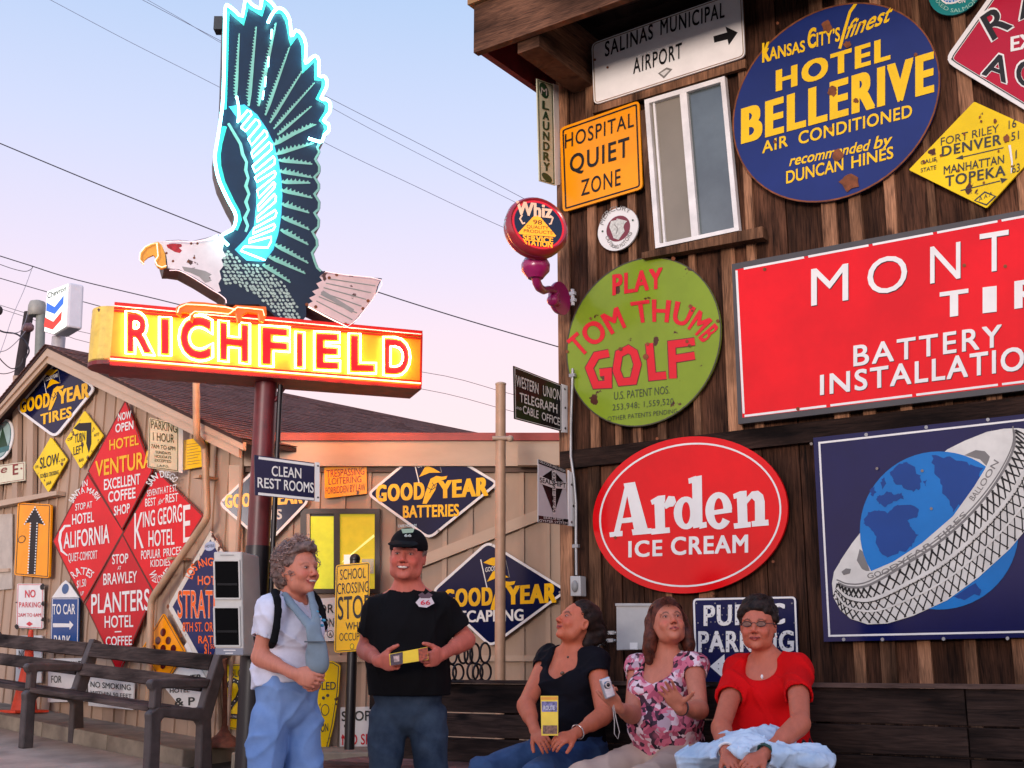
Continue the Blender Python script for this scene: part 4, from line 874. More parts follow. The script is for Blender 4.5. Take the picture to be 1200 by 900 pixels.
S.text('IN', *c(218, 605), *c(255, 595), 7, WHITE, bold=.01); S.text('SANTA MARIA', 0, 0, 0, 0, 6.5, WHITE, bold=.02, arc=c([(155, 718), (185, 668), (240, 645), (290, 660), (318, 700)])); S.text('STOP AT', *c(170, 770), *c(288, 748), 7.5, WHITE, bold=.014); S.text('HOTEL', *c(148, 868), *c(300, 848), 11.5, WHITE, bold=.02)
c = scaler(60, 600, 4.5); S.text('ALIFORNIA', *c(66, 192), *c(306, 162), 17.5, WHITE, bold=.016, h1=21.5); S.stroke(c([(103, 72), (72, 74), (50, 105), (44, 150), (55, 205), (86, 230)]), [2.2, 2.6, 3, 3, 2.6, 1.6], WHITE, 2, name='lettering')
S.text('QUIET-COMFORT', *c(90, 262), *c(243, 245), 9.5, WHITE, bold=.006); S.text('RATES', 0, 0, 0, 0, 8.5, WHITE, bold=.016, arc=c([(122, 352), (150, 332), (180, 332), (206, 350)])); S.text('$1.50', *c(135, 400), *c(184, 390), 8.5, WHITE, bold=.01); S.text('UP', *c(155, 440), *c(172, 437), 4.5, WHITE); S.done()
S = dia('red diamond hotel sign with the tall first and last capitals, nearest the downspout', [(184.5, 552), (238, 604.5), (181.5, 697), (143, 626.5)]); S.border(0, 1.1, RB)
c = scaler(140, 540, 5.627); S.text('SAN DIEGO', 0, 0, 0, 0, 7.5, WHITE, bold=.02, arc=c([(208, 170), (240, 125), (285, 108), (330, 118), (360, 145)])); S.text('SEVENTH AT E ST.', *c(182, 235), *c(380, 198), 7, WHITE, h1=8, bold=.01); S.text('BEST', *c(170, 302), *c(240, 292), 9, WHITE, bold=.01); S.text('for', *c(250, 296), *c(292, 270), 7, WHITE, lean=.3); S.text('REST', *c(305, 278), *c(387, 265), 9.5, WHITE, bold=.01)
S.text('ING GEORG', *c(155, 438), *c(412, 398), 17.5, WHITE, h1=20, bold=.012); S.text('K', *c(98, 582), *c(160, 575), 42, WHITE, bold=.0); S.text('E', *c(420, 540), *c(468, 532), 43.5, WHITE, bold=.0); S.text('HOTEL', *c(192, 565), *c(362, 550), 18, WHITE, bold=.014); S.text('POPULAR', *c(143, 650), *c(270, 637), 10, WHITE, bold=.01); S.text('PRICES', *c(290, 632), *c(408, 615), 9, WHITE, bold=.01); S.text('KIDDIES', *c(205, 700), *c(335, 690), 8, WHITE, bold=.01)
S.text('WELCOME', 0, 0, 0, 0, 8.5, WHITE, bold=.012, arc=c([(192, 740), (215, 790), (258, 806), (300, 790), (350, 735)])); S.done()
S = dia('dark red diamond hotel and coffee shop sign, lowest of the four', [(143.5, 625.5), (180.5, 695), (138.5, 791), (99.3, 708)]); S.border(0, 1.1, RB)
c = scaler(60, 600, 4.5); S.text('STOP', *c(322, 275), *c(406, 268), 11, WHITE, bold=.014); S.text('AT', *c(350, 305), *c(368, 303), 4, WHITE); S.text('BRAWLEY', *c(275, 385), *c(452, 370), 13, WHITE, bold=.012); S.text('PLANTERS', *c(212, 535), *c(517, 515), 22, WHITE, bold=.014, h1=24); S.text('HOTEL', *c(282, 610), *c(432, 605), 13.5, WHITE, bold=.014); S.stroke(c([(335, 632), (370, 630)]), 1.4, WHITE, 2); S.text('COFFEE', *c(288, 706), *c(425, 700), 10.5, WHITE, bold=.014); S.text('SHOP', *c(318, 757), *c(398, 755), 8.5, WHITE, bold=.014); S.done()
# parking one hour flange sign
PF = hplane(GAB.hit(214, 530, .1).x, GAB.hit(214, 530, .1).y, .90, .43)
S = Sign('one_hour_parking_sign', 'cream flange sign reading parking 1 hour at the top right of the red diamonds', 'sign', PF, [(174.7, 489.3), (209.4, 497.3), (209.4, 553), (172.8, 548)], CREAM, off=0, thick=.006, round_=2)
S.border(.8, 1.6, DG); c = scaler(0, 400, 3.75)
S.text('PARKING', *c(664, 382), *c(777, 402), 9.5, DG, h1=9.5, bold=.006); S.text('1 HOUR', *c(672, 435), *c(765, 446), 9.5, DG, bold=.008); S.text('7AM TO 6PM', *c(664, 468), *c(770, 480), 4.6, DG); S.text('SUNDAYS', *c(684, 492), *c(750, 499), 3.2, DG); S.text('HOLIDAYS', *c(680, 510), *c(752, 517), 3.2, DG); S.text('EXCEPTED', *c(680, 528), *c(752, 535), 3.2, DG); S.text('L.A.P.D.', *c(690, 550), *c(742, 555), 2.6, DG)
b = MB(); q = [PF.hit(x, y, .007) for x, y in ((209.4, 497.5), (214.5, 499), (214, 554.5), (209.4, 553.5))]; b.prism(q, [p-PF.n*.006 for p in q]); b.build('flange', WHITE, S.root); S.done()
S = Sign('yellow_notice', 'small bright yellow notice half behind the downspout', 'sign', GAB, [(215, 516), (242, 511), (241, 546), (214.5, 551)], enamel('plain_yellow', (236, 186, 20), rust=0), off=.045)
for k_ in range(8): S.stroke([(219, 521+k_*3.4), (236-(k_ % 3)*2, 518.5+k_*3.4)], .7, mat('brown_small_print', (150, 110, 30)), 1, name='small_print')
S.done()
# amber arrow sign
q = [(20.8, 588.8), (60, 591), (57.5, 677.6), (16.6, 674)]
S = Sign('arrow_sign', 'amber upright sign with a studded black arrow pointing up on the garage', 'sign', GAB, q, ORSIGN, off=.065, thick=.02, round_=3); S.border(1.4, 2.2, K)
c = scaler(0, 480, 4.09); S.poly(c([(168, 465), (212, 552), (184, 545), (170, 790), (135, 788), (148, 540), (118, 545)]), BLACK, 1, 'arrow')
S.dots(c([(168-x_*.0-(168-l)*t, 468+80*t) for l in (118,) for t in [i/7 for i in range(8)] for x_ in (0,)]), 1.0, WHITE, 3, 'stud', 6); S.dots(c([(168+44*i/7, 468+82*i/7) for i in range(8)]), 1.0, WHITE, 3, 'stud', 6)
for sx in (146, 178): S.dots(c([(sx-12*i/18, 545+238*i/18) for i in range(19)]), .95, WHITE, 3, 'stud', 6)
S.poly([(x, y) for x, y in oval(GAB, 25.5, 632, 9, 9, 14)], K, 1); S.poly(oval(GAB, 25.5, 632, 7, 7, 14), ORSIGN, 2); S.done()
# no parking and the sign below it
S = Sign('no_parking_sign', 'white no parking sign with red letters and black chips', 'sign', GAB, [(20, 684), (51, 684), (50, 737), (19, 735.5)], WHITE, off=.06, round_=2)
PR = paint('pink_red_lettering', (204, 60, 70)); S.border(.8, 1.5, PR); c = scaler(0, 680, 7.5)
S.text('NO', *c(220, 152), *c(310, 148), 8.5, PR, bold=.02); S.text('PARKING', *c(168, 238), *c(356, 238), 6, PR, bold=.008, sp=1.1); S.text('2AM TO 6AM', *c(160, 320), *c(358, 320), 4, PR); S.poly(c([(228, 384), (258, 362), (290, 384), (258, 405)]), PR)
for x, y, r in ((375, 60, 4), (378, 205, 3), (376, 345, 2.6), (150, 408, 3.2), (143, 195, 1)):
    n = 9; px_, py_ = c(x, y); S.poly([(px_+r*random.uniform(.4, 1.1)*math.cos(6.283*k/n), py_+r*random.uniform(.6, 1.2)*math.sin(6.283*k/n)) for k in range(n)], BLACK, 4, 'chip')
S.done()
S = Sign('notice_sign', 'grey and white notice sign behind the orange cone below the no parking sign', 'sign', GAB, [(19.5, 745), (49, 744.5), (48, 800), (18, 802)], paint('dull_white_enamel', (190, 192, 190)), off=.05)
S.text('DO', 25, 754, 33, 753.8, 5.5, K, bold=.0); S.text('NOT', 22, 770, 35, 770, 8, K, bold=.01); S.text('HOLD', 22, 784, 42, 784, 6, PR); S.done()
# to car park pointer
CP = enamel('car_park_blue', (22, 70, 128), rust=.3)
S = Sign('car_park_sign', 'blue car park sign with a pointed white top and a white arrow', 'sign', GAB, [(60.7, 700.7), (92.5, 700.7), (91.5, 762), (58.8, 764)], CP, off=.06)
S.border(.6, 1.3, WHITE); c = scaler(0, 680, 7.5); S.text('TO CAR', *c(462, 298), *c(660, 296), 11.5, WHITE, bold=.016); S.text('PARK', *c(474, 580), *c(622, 582), 12.5, WHITE, bold=.016)
S.poly(c([(465, 378), (610, 380), (612, 355), (645, 392), (612, 435), (610, 412), (465, 412)]), WHITE)
b = MB(); q = [GAB.hit(x, y, .07) for x, y in ((60.7, 700.2), (72, 684), (76.7, 680), (81, 684), (92.5, 700.2))]; b.prism(q, [p-GAB.n*.01 for p in q]); b.build('pointed_top', WHITE, S.root); S.poly(oval(GAB, 76.5, 690, 8, 12, 16), mat('crest_blue', (60, 90, 130)), .3, 'crest'); S.done()
S = Sign('penalty_sign', 'white sign with black penalty lettering behind the park bench frame', 'sign', GAB, [(56.5, 772), (101, 771), (100, 822), (56, 823)], WHITE, off=.05); S.text('$300', 60, 784.5, 72, 784, 9, K, bold=.01); S.text('PENALTY', 75, 784, 98, 783.5, 9, K, bold=.01); S.text('FOR', 60, 800, 72, 800, 8, K); S.text('ARRESTS', 62, 817, 99, 816.5, 9.5, K, bold=.01); S.done()
S = Sign('fire_warning_sign', 'low white sign warning of fires or open flames seen through the park bench', 'sign', GAB, [(103, 793.5), (157, 799), (156, 832), (103.5, 827)], WHITE, off=.05); S.text('NO SMOKING', 106, 805, 153, 809, 6.5, K, bold=.01); S.text('WITHIN 50 FEET', 106, 814, 154, 818, 4.6, K, bold=.01); S.text('FIRES OR OPEN FLAMES', 105, 821.5, 155, 826, 6, REDL, bold=.016); S.done()
# navy hotel diamond with orange letters
OFFB = mat('white_rusty_border', (206, 202, 190), rough=.5, rust=1.2, var=.1)
S = Sign('stratford_hotel_sign', 'large navy diamond hotel sign with orange letters and a rusty white rim', 'sign', GAB, [(246.5, 622), (296, 708), (246, 801), (196.5, 711)], OFFB, off=.09)
S.poly(inset(S.outline, 5), enamel('worn_navy', (22, 34, 82), rust=.6, coat=.1), .6, 'face'); c = scaler(180, 620, 5.29); OL = ORL
S.poly(oval(GAB, 246, 640, 13, 11, 20), mat('pale_blue_badge', (160, 176, 200)), 2); S.text('HOTELS', 241, 642, 251, 641, 3.2, NAVY, lvl=3)
S.text('LOS ANGELES', 0, 0, 0, 0, 9, OL, bold=.02, arc=c([(238, 312), (262, 262), (300, 236), (345, 226), (395, 240), (450, 285)]), edge=WHITE, edgew=.004); S.text('HOTEL', *c(275, 345), *c(440, 345), 10, OL, bold=.016, edge=WHITE, edgew=.008); S.text('STRATFORD', *c(150, 548), *c(560, 548), 31, OL, bold=.012, edge=WHITE, edgew=.014)
S.text('8TH ST. OR BROADWAY', *c(180, 635), *c(590, 632), 10.5, OL, bold=.014); S.text('RATES', *c(278, 708), *c(415, 706), 8.5, OL, bold=.02); S.text('$1.', *c(315, 775), *c(355, 773), 12, OL, bold=.014); S.text('50', *c(352, 740), *c(380, 740), 5, OL); S.text('UP', *c(320, 815), *c(350, 815), 5, OL, bold=.01)
S.bolts(c([(165, 395), (90, 480), (170, 660), (235, 800)]), RUST, .02); S.done()
# reflector diamond, white diamond, slow 2
S = Sign('reflector_sign', 'yellow diamond sign with nine dark round reflectors behind the park bench', 'sign', GAB, [(191.5, 718), (217, 763), (192, 804), (165, 762)], ORSIGN, off=.075, round_=3); S.border(1.2, 1.9, K)
RD = mat('dark_red_reflector', (84, 22, 22), rough=.15)
for i_ in range(3):
    for j_ in range(3):
        x, y = 191+(j_-i_)*6.0, 741+(i_+j_)*9.6; S.poly(oval(GAB, x, y, 6.4, 9.5, 14), RD, 2, 'reflector')
S.poly(oval(GAB, 190.5, 795, 5, 8, 12), K, 1); S.poly(oval(GAB, 190.5, 795, 3.6, 6, 12), ORSIGN, 2); S.done()
S = Sign('white_diamond_sign', 'white diamond sign with worn black lettering low behind the end of the park bench', 'sign', GAB, [(219, 752), (248, 807), (221, 840), (188, 800)], WHITE, off=.05); S.text('OLIVER', 202, 801, 236, 798, 8, K, bold=.02, fat=.08); S.text('HOTEL', 199, 812, 222, 811, 5, K, bold=.02); S.text('& P', 205, 827, 228, 826, 9, K, bold=.02); S.done()
SL = Plane((0, 10.43, 0), (0, -1, 0))
S = Sign('slow_two_sign', 'yellow slow sign with a big black figure 2 standing behind the round stand foot', 'sign', LONG, [(263, 779), (292, 778), (290, 857), (262, 853)], YSIGN, off=.06, round_=2); S.border(1, 1.8, K)
S.text('SLOW', 271, 793, 293, 793, 8.5, K, bold=.008); S.stroke([(268, 806), (269, 800), (274, 797), (280, 800), (282, 808), (278, 818), (271, 827), (268, 833)], 5, BLACK, 2, name='figure'); S.dots([(268, 804), (270, 799.5), (274, 797.5), (278.5, 799), (281.5, 804), (281.5, 810), (279, 816), (275, 821.5), (271, 827)], .7, WHITE, 3, 'stud', 6)
S.poly([(267, 836), (283, 837), (283, 843), (267, 842)], BLACK); S.text('NUMBER', 268.5, 840.5, 281, 841.5, 2.6, OFFW, lvl=3); S.done()
# clean rest rooms flange sign on the signpost
RP = hplane(at(330, 560, 8.78).x, 8.78, .90, .43)
S = Sign('rest_rooms_sign', 'dark blue clean rest rooms sign clamped to the thick signpost', 'sign', RP, [(298, 533), (368.5, 542.5), (368.5, 587), (299, 580)], enamel('rest_room_navy', (20, 22, 58), rust=0), off=0, thick=.02)
S.stroke([(303, 536.5), (368, 545)], 3, WHITE, 1, name='border'); S.stroke([(302.5, 578.5), (368, 585)], 3, WHITE, 1, name='border'); S.text('CLEAN', 318.5, 557.5, 353, 560.5, 11.5, WHITE, bold=.014); S.text('REST', 302, 571, 329, 573.5, 11.5, WHITE, bold=.014); S.text('ROOMS', 333, 574, 367.5, 577.5, 11.5, WHITE, bold=.014)
b = MB(); q = [RP.hit(x, y, .024) for x, y in ((369, 541.5), (374.5, 542), (374.5, 588), (369, 587.5))]; b.prism(q, [p-RP.n*.006 for p in q]); b.build('flange', WHITE, S.root); S.bolts([(372.5, 546), (372.5, 583)], BOLT); S.done()
# trespassing notice
S = Sign('trespassing_sign', 'orange-yellow trespassing and loitering notice with red letters above the lit window', 'sign', LONG, [(380, 548), (429.5, 543.5), (430, 578.5), (380.5, 584)], enamel('notice_orange', (244, 160, 16), rust=.5), off=.04, round_=1)
DR = paint('dark_red_print', (150, 40, 20)); S.text('TRESPASSING', 382.5, 559.5, 427, 556, 8.5, DR, bold=.0); S.text('LOITERING', 385, 568, 423.5, 565, 7.5, DR, bold=.0); S.text('FORBIDDEN BY LAW', 381.5, 579, 428, 575, 7.5, DR, bold=.0, h1=9); S.done()
# white sign between the woman and the school sign
S = Sign('white_wall_sign', 'white sign with sparse black letters between the standing woman and the school sign', 'sign', LONG, [(366, 702), (395, 700), (395, 751), (366, 752)], WHITE, off=.05); S.text('FOR', 367, 719, 391, 718, 10, K, bold=.01); S.text('ON', 379, 735, 391, 734.5, 10, K, bold=.01); S.poly(oval(LONG, 387, 743, 8, 9, 16), K); S.poly(oval(LONG, 387, 743, 6.4, 7.4, 16), WHITE, 2); S.text('A', 385, 746, 389, 746, 5, K, lvl=3); S.done()
S = Sign('no_smoking_sign', 'low white sign with black and red no smoking letters behind the black post', 'sign', LONG, [(399, 829), (436, 828), (436, 877), (398, 878)], WHITE, off=.05); S.text('STOP', 400.5, 845, 434, 844, 11, K, bold=.02); S.text('NO SMOKING', 401, 873, 475, 871, 12, REDL, bold=.014); S.poly([(400, 863), (406, 863), (406, 865.5), (400, 865.5)], REDL); S.poly([(403, 849), (411, 852), (409, 855), (403, 852)], K); S.done()
S = Sign('bowed_yellow_sign', 'yellow shield shaped sign leaning on the wall behind the standing woman', 'sign', LONG, [(352, 776), (390, 774.5), (399, 780), (397, 812), (391, 850), (384, 879), (352, 880)], YSIGN, off=.09, thick=.02); S.border(1.6, 2.6, K)
S.text('SADDLED', 350, 809, 393.5, 808, 9, K, bold=.016); S.text('ON', 376, 858, 384.5, 856.5, 9, K, bold=.012); S.poly(oval(LONG, 381, 832, 10, 14, 16), K); S.poly(oval(LONG, 381, 832, 8, 11.5, 16), YSIGN, 2); S.dots([(379, 818), (384, 815)], 2, K); S.done()
# school crossing sign on its own black post
sp_ = hplane(at(412, 878, 10.05).x, 10.05, 1, 0)
tt = thing('school_crossing_sign', 'yellow school crossing stop sign on a black round post beside the man', 'sign', Vector((sp_.o.x, 10.05, gz(0, 10.05))))
q = [(393.5, 662), (433.5, 658.5), (432, 762), (391.5, 765)]
S = Sign('sign_board', '', '', sp_, q, enamel('school_yellow', (240, 186, 10), rust=0), off=.03, thick=.01, root=tt, round_=4); S.border(1.2, 2.1, K)
S.text('SCHOOL', 398.5, 679.5, 428.5, 677, 12, BLACK, bold=.0); S.text('CROSSING', 395, 696.5, 432, 693.5, 12.5, BLACK, bold=.0); S.text('STOP', 396, 726, 434, 723, 26, BLACK, bold=.01, lvl=2); S.text('WHEN', 405, 738, 430, 737, 8.5, BLACK, bold=.01); S.text('OCCUPIED', 398.5, 751, 440, 750, 9, BLACK, bold=.0, sp=1.0) if False else S.text('OCCUPIED', 397.5, 751, 431, 750, 9, BLACK, bold=.0); S.poly(oval(sp_, 412.5, 757.5, 5, 7, 14), BLACK); S.poly(oval(sp_, 412.5, 757.5, 3.8, 5.6, 14), YSIGN, 2); S.done()
b = MB(); t0 = sp_.hit(416, 655, -.02); b0 = Vector((t0.x, t0.y, gz(0, 10.05)-.02)); b.tube([b0, t0], .042, 16); b.ball(t0, .045); b.build('post', mat('black_post_paint', (20, 19, 22), rough=.35), tt)
# ================================================================== NEON EAGLE SIGN ON ITS POLE
def emis(name, col, e): return mat(name, (240, 240, 240), rough=.3, emit=col, es=e)
NCY = emis('cyan_neon', (.25, .95, 1.0), 9.0); NOR = emis('amber_neon', (1.0, .66, .24), 19.0); NRD = emis('red_neon', (1.0, .04, .02), 9.0); NOD = emis('dim_orange_neon', (1.0, .30, .04), 2.0); NPK = emis('dim_pink_neon', (1.0, .45, .45), .55)
DEADT = mat('unlit_glass_tube', (190, 160, 150), rough=.15)
pole = thing('signpost', 'thick double pipe signpost carrying the neon eagle sign, its red glow put into the colour', 'signpost', Vector((at(310, 500, 9.2).x, 9.2, gz(0, 9.2))))
PM = mat('neon_reddened_pole', (96, 30, 34), rough=.4, var=.3, grime=.2); PMD = mat('black_lower_pole', (20, 17, 20), rough=.4)  # the sign's red glow is put into the upper pole's colour
NB = -NEON.n       # pointing back
topz = NEON.hit(310, 452, -.2).z; zg = gz(0, 9.2)
cx0 = pole.location.x
def vtube(name, x, y, z0, z1, r, m, par): b = MB(); b.tube([(x, y, z0), (x, y, z1)], r, 20); return b.build(name, m, par)
zm = at(310, 640, 9.2).z
vtube('pole', cx0-.004, 9.2, zg, zm, .094, PMD, pole); vtube('pole', cx0-.004, 9.2, zm, topz+.02, .087, PM, pole); vtube('conduit', cx0+.115, 9.17, zg, topz, .020, PMD, pole)
b = MB(); b.tube([NEON.hit(322, 470, -.15), NEON.hit(333, 455, -.15)], .014, 8); b.build('stay', PM, pole)
ns = thing('neon_sign', 'glowing orange neon box sign with white-hot outlined letters below the eagle', 'neon sign', NEON.hit(310, 410))
DEP = .35; fq = [(134, 357), (493, 392.5), (493, 451), (132, 425)]
fr = [NEON.hit(*p) for p in fq]; wdir = Vector((.943, .332, 0)).normalized()
zt_ = (fr[0].z+fr[1].z)/2; zb_ = (fr[2].z+fr[3].z)/2
fr[0].z = fr[1].z = zt_; fr[2].z = fr[3].z = zb_
fr[3].x, fr[3].y = fr[0].x, fr[0].y; fr[2].x, fr[2].y = fr[1].x, fr[1].y
SFACE = mat('sign_face_orange', (242, 146, 28), rough=.4, var=.12, vscale=4); SRED = mat('sign_red_trim', (190, 36, 24), rough=.35, spec=.3); SUND = mat('sign_underside_red', (110, 22, 22), rough=.5, var=.4, vscale=8); SCAP = mat('sign_cap_yellow', (226, 190, 80), rough=.45, var=.2, vscale=9, rust=.8)
b = MB(); b.prism(fr, [p+NB*DEP for p in fr]); body = b.build('box', SFACE, ns)
# rounded left end cap: swept half round
b = MB(); nseg = 10; lo = []; hi = []
for k in range(nseg+1):
    a = math.pi*k/nseg; off = -wdir*(.155*math.sin(a))+NB*(DEP/2-DEP/2*math.cos(a)); lo.append(Vector((fr[3].x, fr[3].y, zb_+.012))+off); hi.append(Vector((fr[0].x, fr[0].y, zt_-.004))+off)
for k in range(nseg): b.add([lo[k], lo[k+1], hi[k+1], hi[k]], [(0, 1, 2, 3)], True)
b.add(hi, [tuple(range(nseg+1))]); b.build('end_cap', SCAP, ns)
b = MB(); pr = [p+Vector((0, 0, -.03)) for p in lo]; b.prism([p+Vector((0, 0, .012)) for p in lo], pr); b.build('end_cap_base', SUND, ns)
b = MB(); f2 = [Vector((fr[3].x, fr[3].y, zb_-.001)), Vector((fr[2].x, fr[2].y, zb_-.001))]; fo = wdir*.012
u = [f2[0]-NB*.012, f2[1]-NB*.012+fo, f2[1]+NB*(DEP+.012)+fo, f2[0]+NB*(DEP+.012)]; b.prism(u, [p-Vector((0, 0, .03)) for p in u]); b.build('underside', SUND, ns)
b = MB(); u = [p+Vector((0, 0, zt_-zb_+.002)) for p in u]; b.prism(u, [p+Vector((0, 0, .025)) for p in u]); b.build('lid', SRED, ns)
for zz in (.965, .905, .075):
    for side in (0, 1):
        b = MB(); a_ = fr[3].lerp(fr[0], zz); c_ = fr[2].lerp(fr[1], zz); o_ = -NB*.008 if side == 0 else NB*(DEP+.008); b.beam(a_+o_, c_+o_, .014, .014); b.build('trim_strip', SRED, ns)
b = MB(); b.beam(fr[1]+wdir*.006-NB*.006, fr[2]+wdir*.006-NB*.006, .012, .016, up=wdir); b.build('trim_strip', SRED, ns)
b = MB(); b.tube([fr[3].lerp(fr[0], .03)-NB*.03, fr[2].lerp(fr[1], .03)-NB*.03], .006, 6); b.build('neon_tube', emis('hot_orange_red_neon', (1.0, .05, .012), 34.0), ns)
b = MB(); b.tube([fr[3].lerp(fr[0], .03)+NB*(DEP+.03), fr[2].lerp(fr[1], .03)+NB*(DEP+.03)], .008, 6); b.build('neon_tube', emis('hot_orange_red_neon', (1.0, .05, .012), 34.0), ns)
b = MB(); b.tube([fr[3].lerp(fr[0], .985)-NB*.02, fr[2].lerp(fr[1], .985)-NB*.02], .004, 6); b.build('neon_tube', NRD, ns)
# letters: red face letters, glowing tube round each one, on both faces
LX = [('R', 150.5, 175.5, 410.5, 412, 42, 370), ('I', 190.5, 196.5, 413, 413.3, 38, 0), ('C', 213, 246, 417, 419, 44, 0), ('H', 259.5, 289.5, 419.5, 422.5, 40, 0), ('F', 309, 335, 425, 427, 40, 0), ('I', 349, 353.5, 428, 428.3, 36, 0), ('E', 372, 395, 430, 431, 38, 0), ('L', 412.5, 437, 433.5, 434, 39, 0), ('D', 452, 478, 436.3, 437.5, 38, 0)]
LRED = mat('letter_face_red', (170, 10, 34), rough=.5, spec=.2)
for back in (0, 1):
    for ch, x0, x1, y0, y1, h, _ in LX:
        def M(x, y, z):
            V0 = glyphs(ch)[0]; xa = min(v[0] for v in V0); xb = max(v[0] for v in V0); t = (x-xa)/(xb-xa) if xb-xa > .15 else .5+(x-(xa+xb)/2)/.1*1.0
            if xb-xa <= .15: t = .5+(x-(xa+xb)/2)/max(.001, xb-xa)
            p = NEON.hit(x0+(x1-x0)*t, y0+(y1-y0)*t-h*y/CAPH, z)
            if back: p = p+NB*DEP+NEON.n*(-2*z)
            return p
        V, Fc = glyphs(ch, .0); b = MB()
        for q_, (i_, j_) in enumerate(((0, 0), (1, 1), (-1, 1), (1, -1), (-1, -1), (1, 0), (-1, 0))): b.add([M(v[0]+.016*i_, v[1]+.016*j_, .02+.0003*q_) for v in V], Fc); 
        if back: b.f = [f[::-1] for f in b.f]
        b.build('letter', LRED, ns)
        V, Fc = glyphs(ch, .055, 1.0, .5); 
        # closed outline tubes: walk the undressed outline
        cu = bpy.data.curves.new('t', 'FONT'); cu.body = ch; cu.fill_mode = 'NONE'; cu.resolution_u = 4
        o_ = bpy.data.objects.new('t', cu); me = bpy.data.meshes.new_from_object(o_)
        adj = {}
        for e in me.edges: a_, c_ = e.vertices; adj.setdefault(a_, []).append(c_); adj.setdefault(c_, []).append(a_)
        cov = [v.co.copy() for v in me.vertices]; bpy.data.objects.remove(o_); bpy.data.meshes.remove(me); bpy.data.curves.remove(cu)
        seen = set(); b = MB(); LPS = []
        for s0 in adj:
            if s0 in seen: continue
            loop = [s0]; seen.add(s0); cur = s0
            while True:
                nx = [q for q in adj[cur] if q not in seen]
                if not nx: break
                cur = nx[0]; seen.add(cur); loop.append(cur)
            if len(loop) > 3: LPS.append([(cov[i].x, cov[i].y) for i in loop])
        LPS.sort(key=lambda l: -(max(p[0] for p in l)-min(p[0] for p in l))*(max(p[1] for p in l)-min(p[1] for p in l)))
        for q_, l_ in enumerate(LPS):
            l2 = [p for i_, p in enumerate(l_) if (Vector(p)-Vector(l_[i_-1])).length > .004]
            b.tube([M(p[0], p[1], .036) for p in inset(l2, -.066 if q_ == 0 else .042)], .0075, 6, closed=True)
        if b.v: b.build('neon_tube', NOR, ns)

# ---- the eagle
c1 = scaler(240, 120, 4.2875); c2 = scaler(240, 0, 5.625); c3 = scaler(90, 230, 2.857)
top_ = c2([(112, 720), (118, 560), (126, 300), (132, 60), (140, 38), (152, 30), (200, 75), (240, 112), (252, 60), (260, 10), (268, -6), (310, 30), (360, 62), (372, 20), (376, -14), (410, -8), (450, 30), (470, 58), (500, 55), (530, 75), (560, 130), (578, 235), (600, 198), (640, 225), (668, 300), (668, 420), (700, 385), (728, 365), (752, 400), (752, 500), (785, 502), (804, 530), (800, 580), (770, 640), (800, 655), (826, 680), (822, 740), (790, 790), (812, 810), (818, 860), (800, 900)])
right_ = c1([(595, 190), (572, 225), (582, 250), (562, 285), (582, 320), (582, 350), (558, 375), (580, 410), (580, 435), (558, 460), (582, 500), (580, 535), (558, 555), (580, 590), (578, 625), (548, 650), (570, 690), (572, 720), (546, 755), (560, 800), (572, 830), (592, 848)])
tail_ = c3([(830, 250), (900, 262), (1022, 275), (1010, 300), (1002, 330), (985, 352), (965, 380), (930, 420), (910, 438), (840, 402), (768, 368)])
low_ = c3([(768, 400), (745, 430), (715, 432), (680, 415), (645, 385), (610, 362), (500, 362), (498, 345), (478, 325), (455, 312), (400, 278), (345, 248), (310, 243), (292, 243), (284, 215), (280, 180), (278, 156), (300, 148), (340, 146), (385, 150), (430, 140), (468, 128)])
neckl_ = c1([(78, 672), (138, 640), (158, 590), (150, 550), (122, 500), (75, 400), (55, 320), (52, 260), (62, 200), (84, 120)])
outline = top_+right_+tail_+low_+neckl_
EAGLE = Plane(NEON.o+NEON.n*.0-NEON.n*.02, NEON.n)
eg = thing('neon_eagle', 'eagle with one raised dark wing outlined in cyan neon standing on the orange sign', 'neon eagle', EAGLE.hit(330, 375))
EDK = mat('eagle_navy_paint', (16, 36, 56), rough=.35, spec=.35, var=.1); EGR = mat('eagle_pale_green_paint', (128, 182, 162), rough=.4, var=.1); EWH = mat('eagle_white_paint', (232, 220, 218), rough=.4, var=.08, rust=.6); EPK = mat('eagle_tail_paint', (222, 192, 186), rough=.4, var=.1, rust=.6)
ESD = mat('eagle_side_metal', (92, 84, 80), rough=.55, var=.3, vscale=9); EBK = mat('beak_yellow_paint', (226, 160, 50), rough=.4, var=.15); EFT = mat('eagle_foot_orange', (235, 110, 10), rough=.35, var=.2); ETL = mat('wing_edge_teal_paint', (60, 190, 170), rough=.4)
class EG(Sign):
    def __init__(s, pl, outline, root, depth, m, side):
        s.pl = pl; s.front = 0; s.acc = {}; s.outline = outline; s.root = root
        b = MB(); f_ = [pl.hit(x, y) for x, y in outline]; bk_ = [p-pl.n*depth for p in f_]; n = len(f_)
        b.add(f_+bk_, [tuple(range(n)), tuple(range(2*n-1, n-1, -1))], mi=0)
        b.add(f_+bk_, [(i, i+n, (i+1) % n+n, (i+1) % n) for i in range(n)], mi=1)
        o = b.build('body', [m, side], root)
E_ = EG(EAGLE, outline, eg, .26, EDK, ESD)
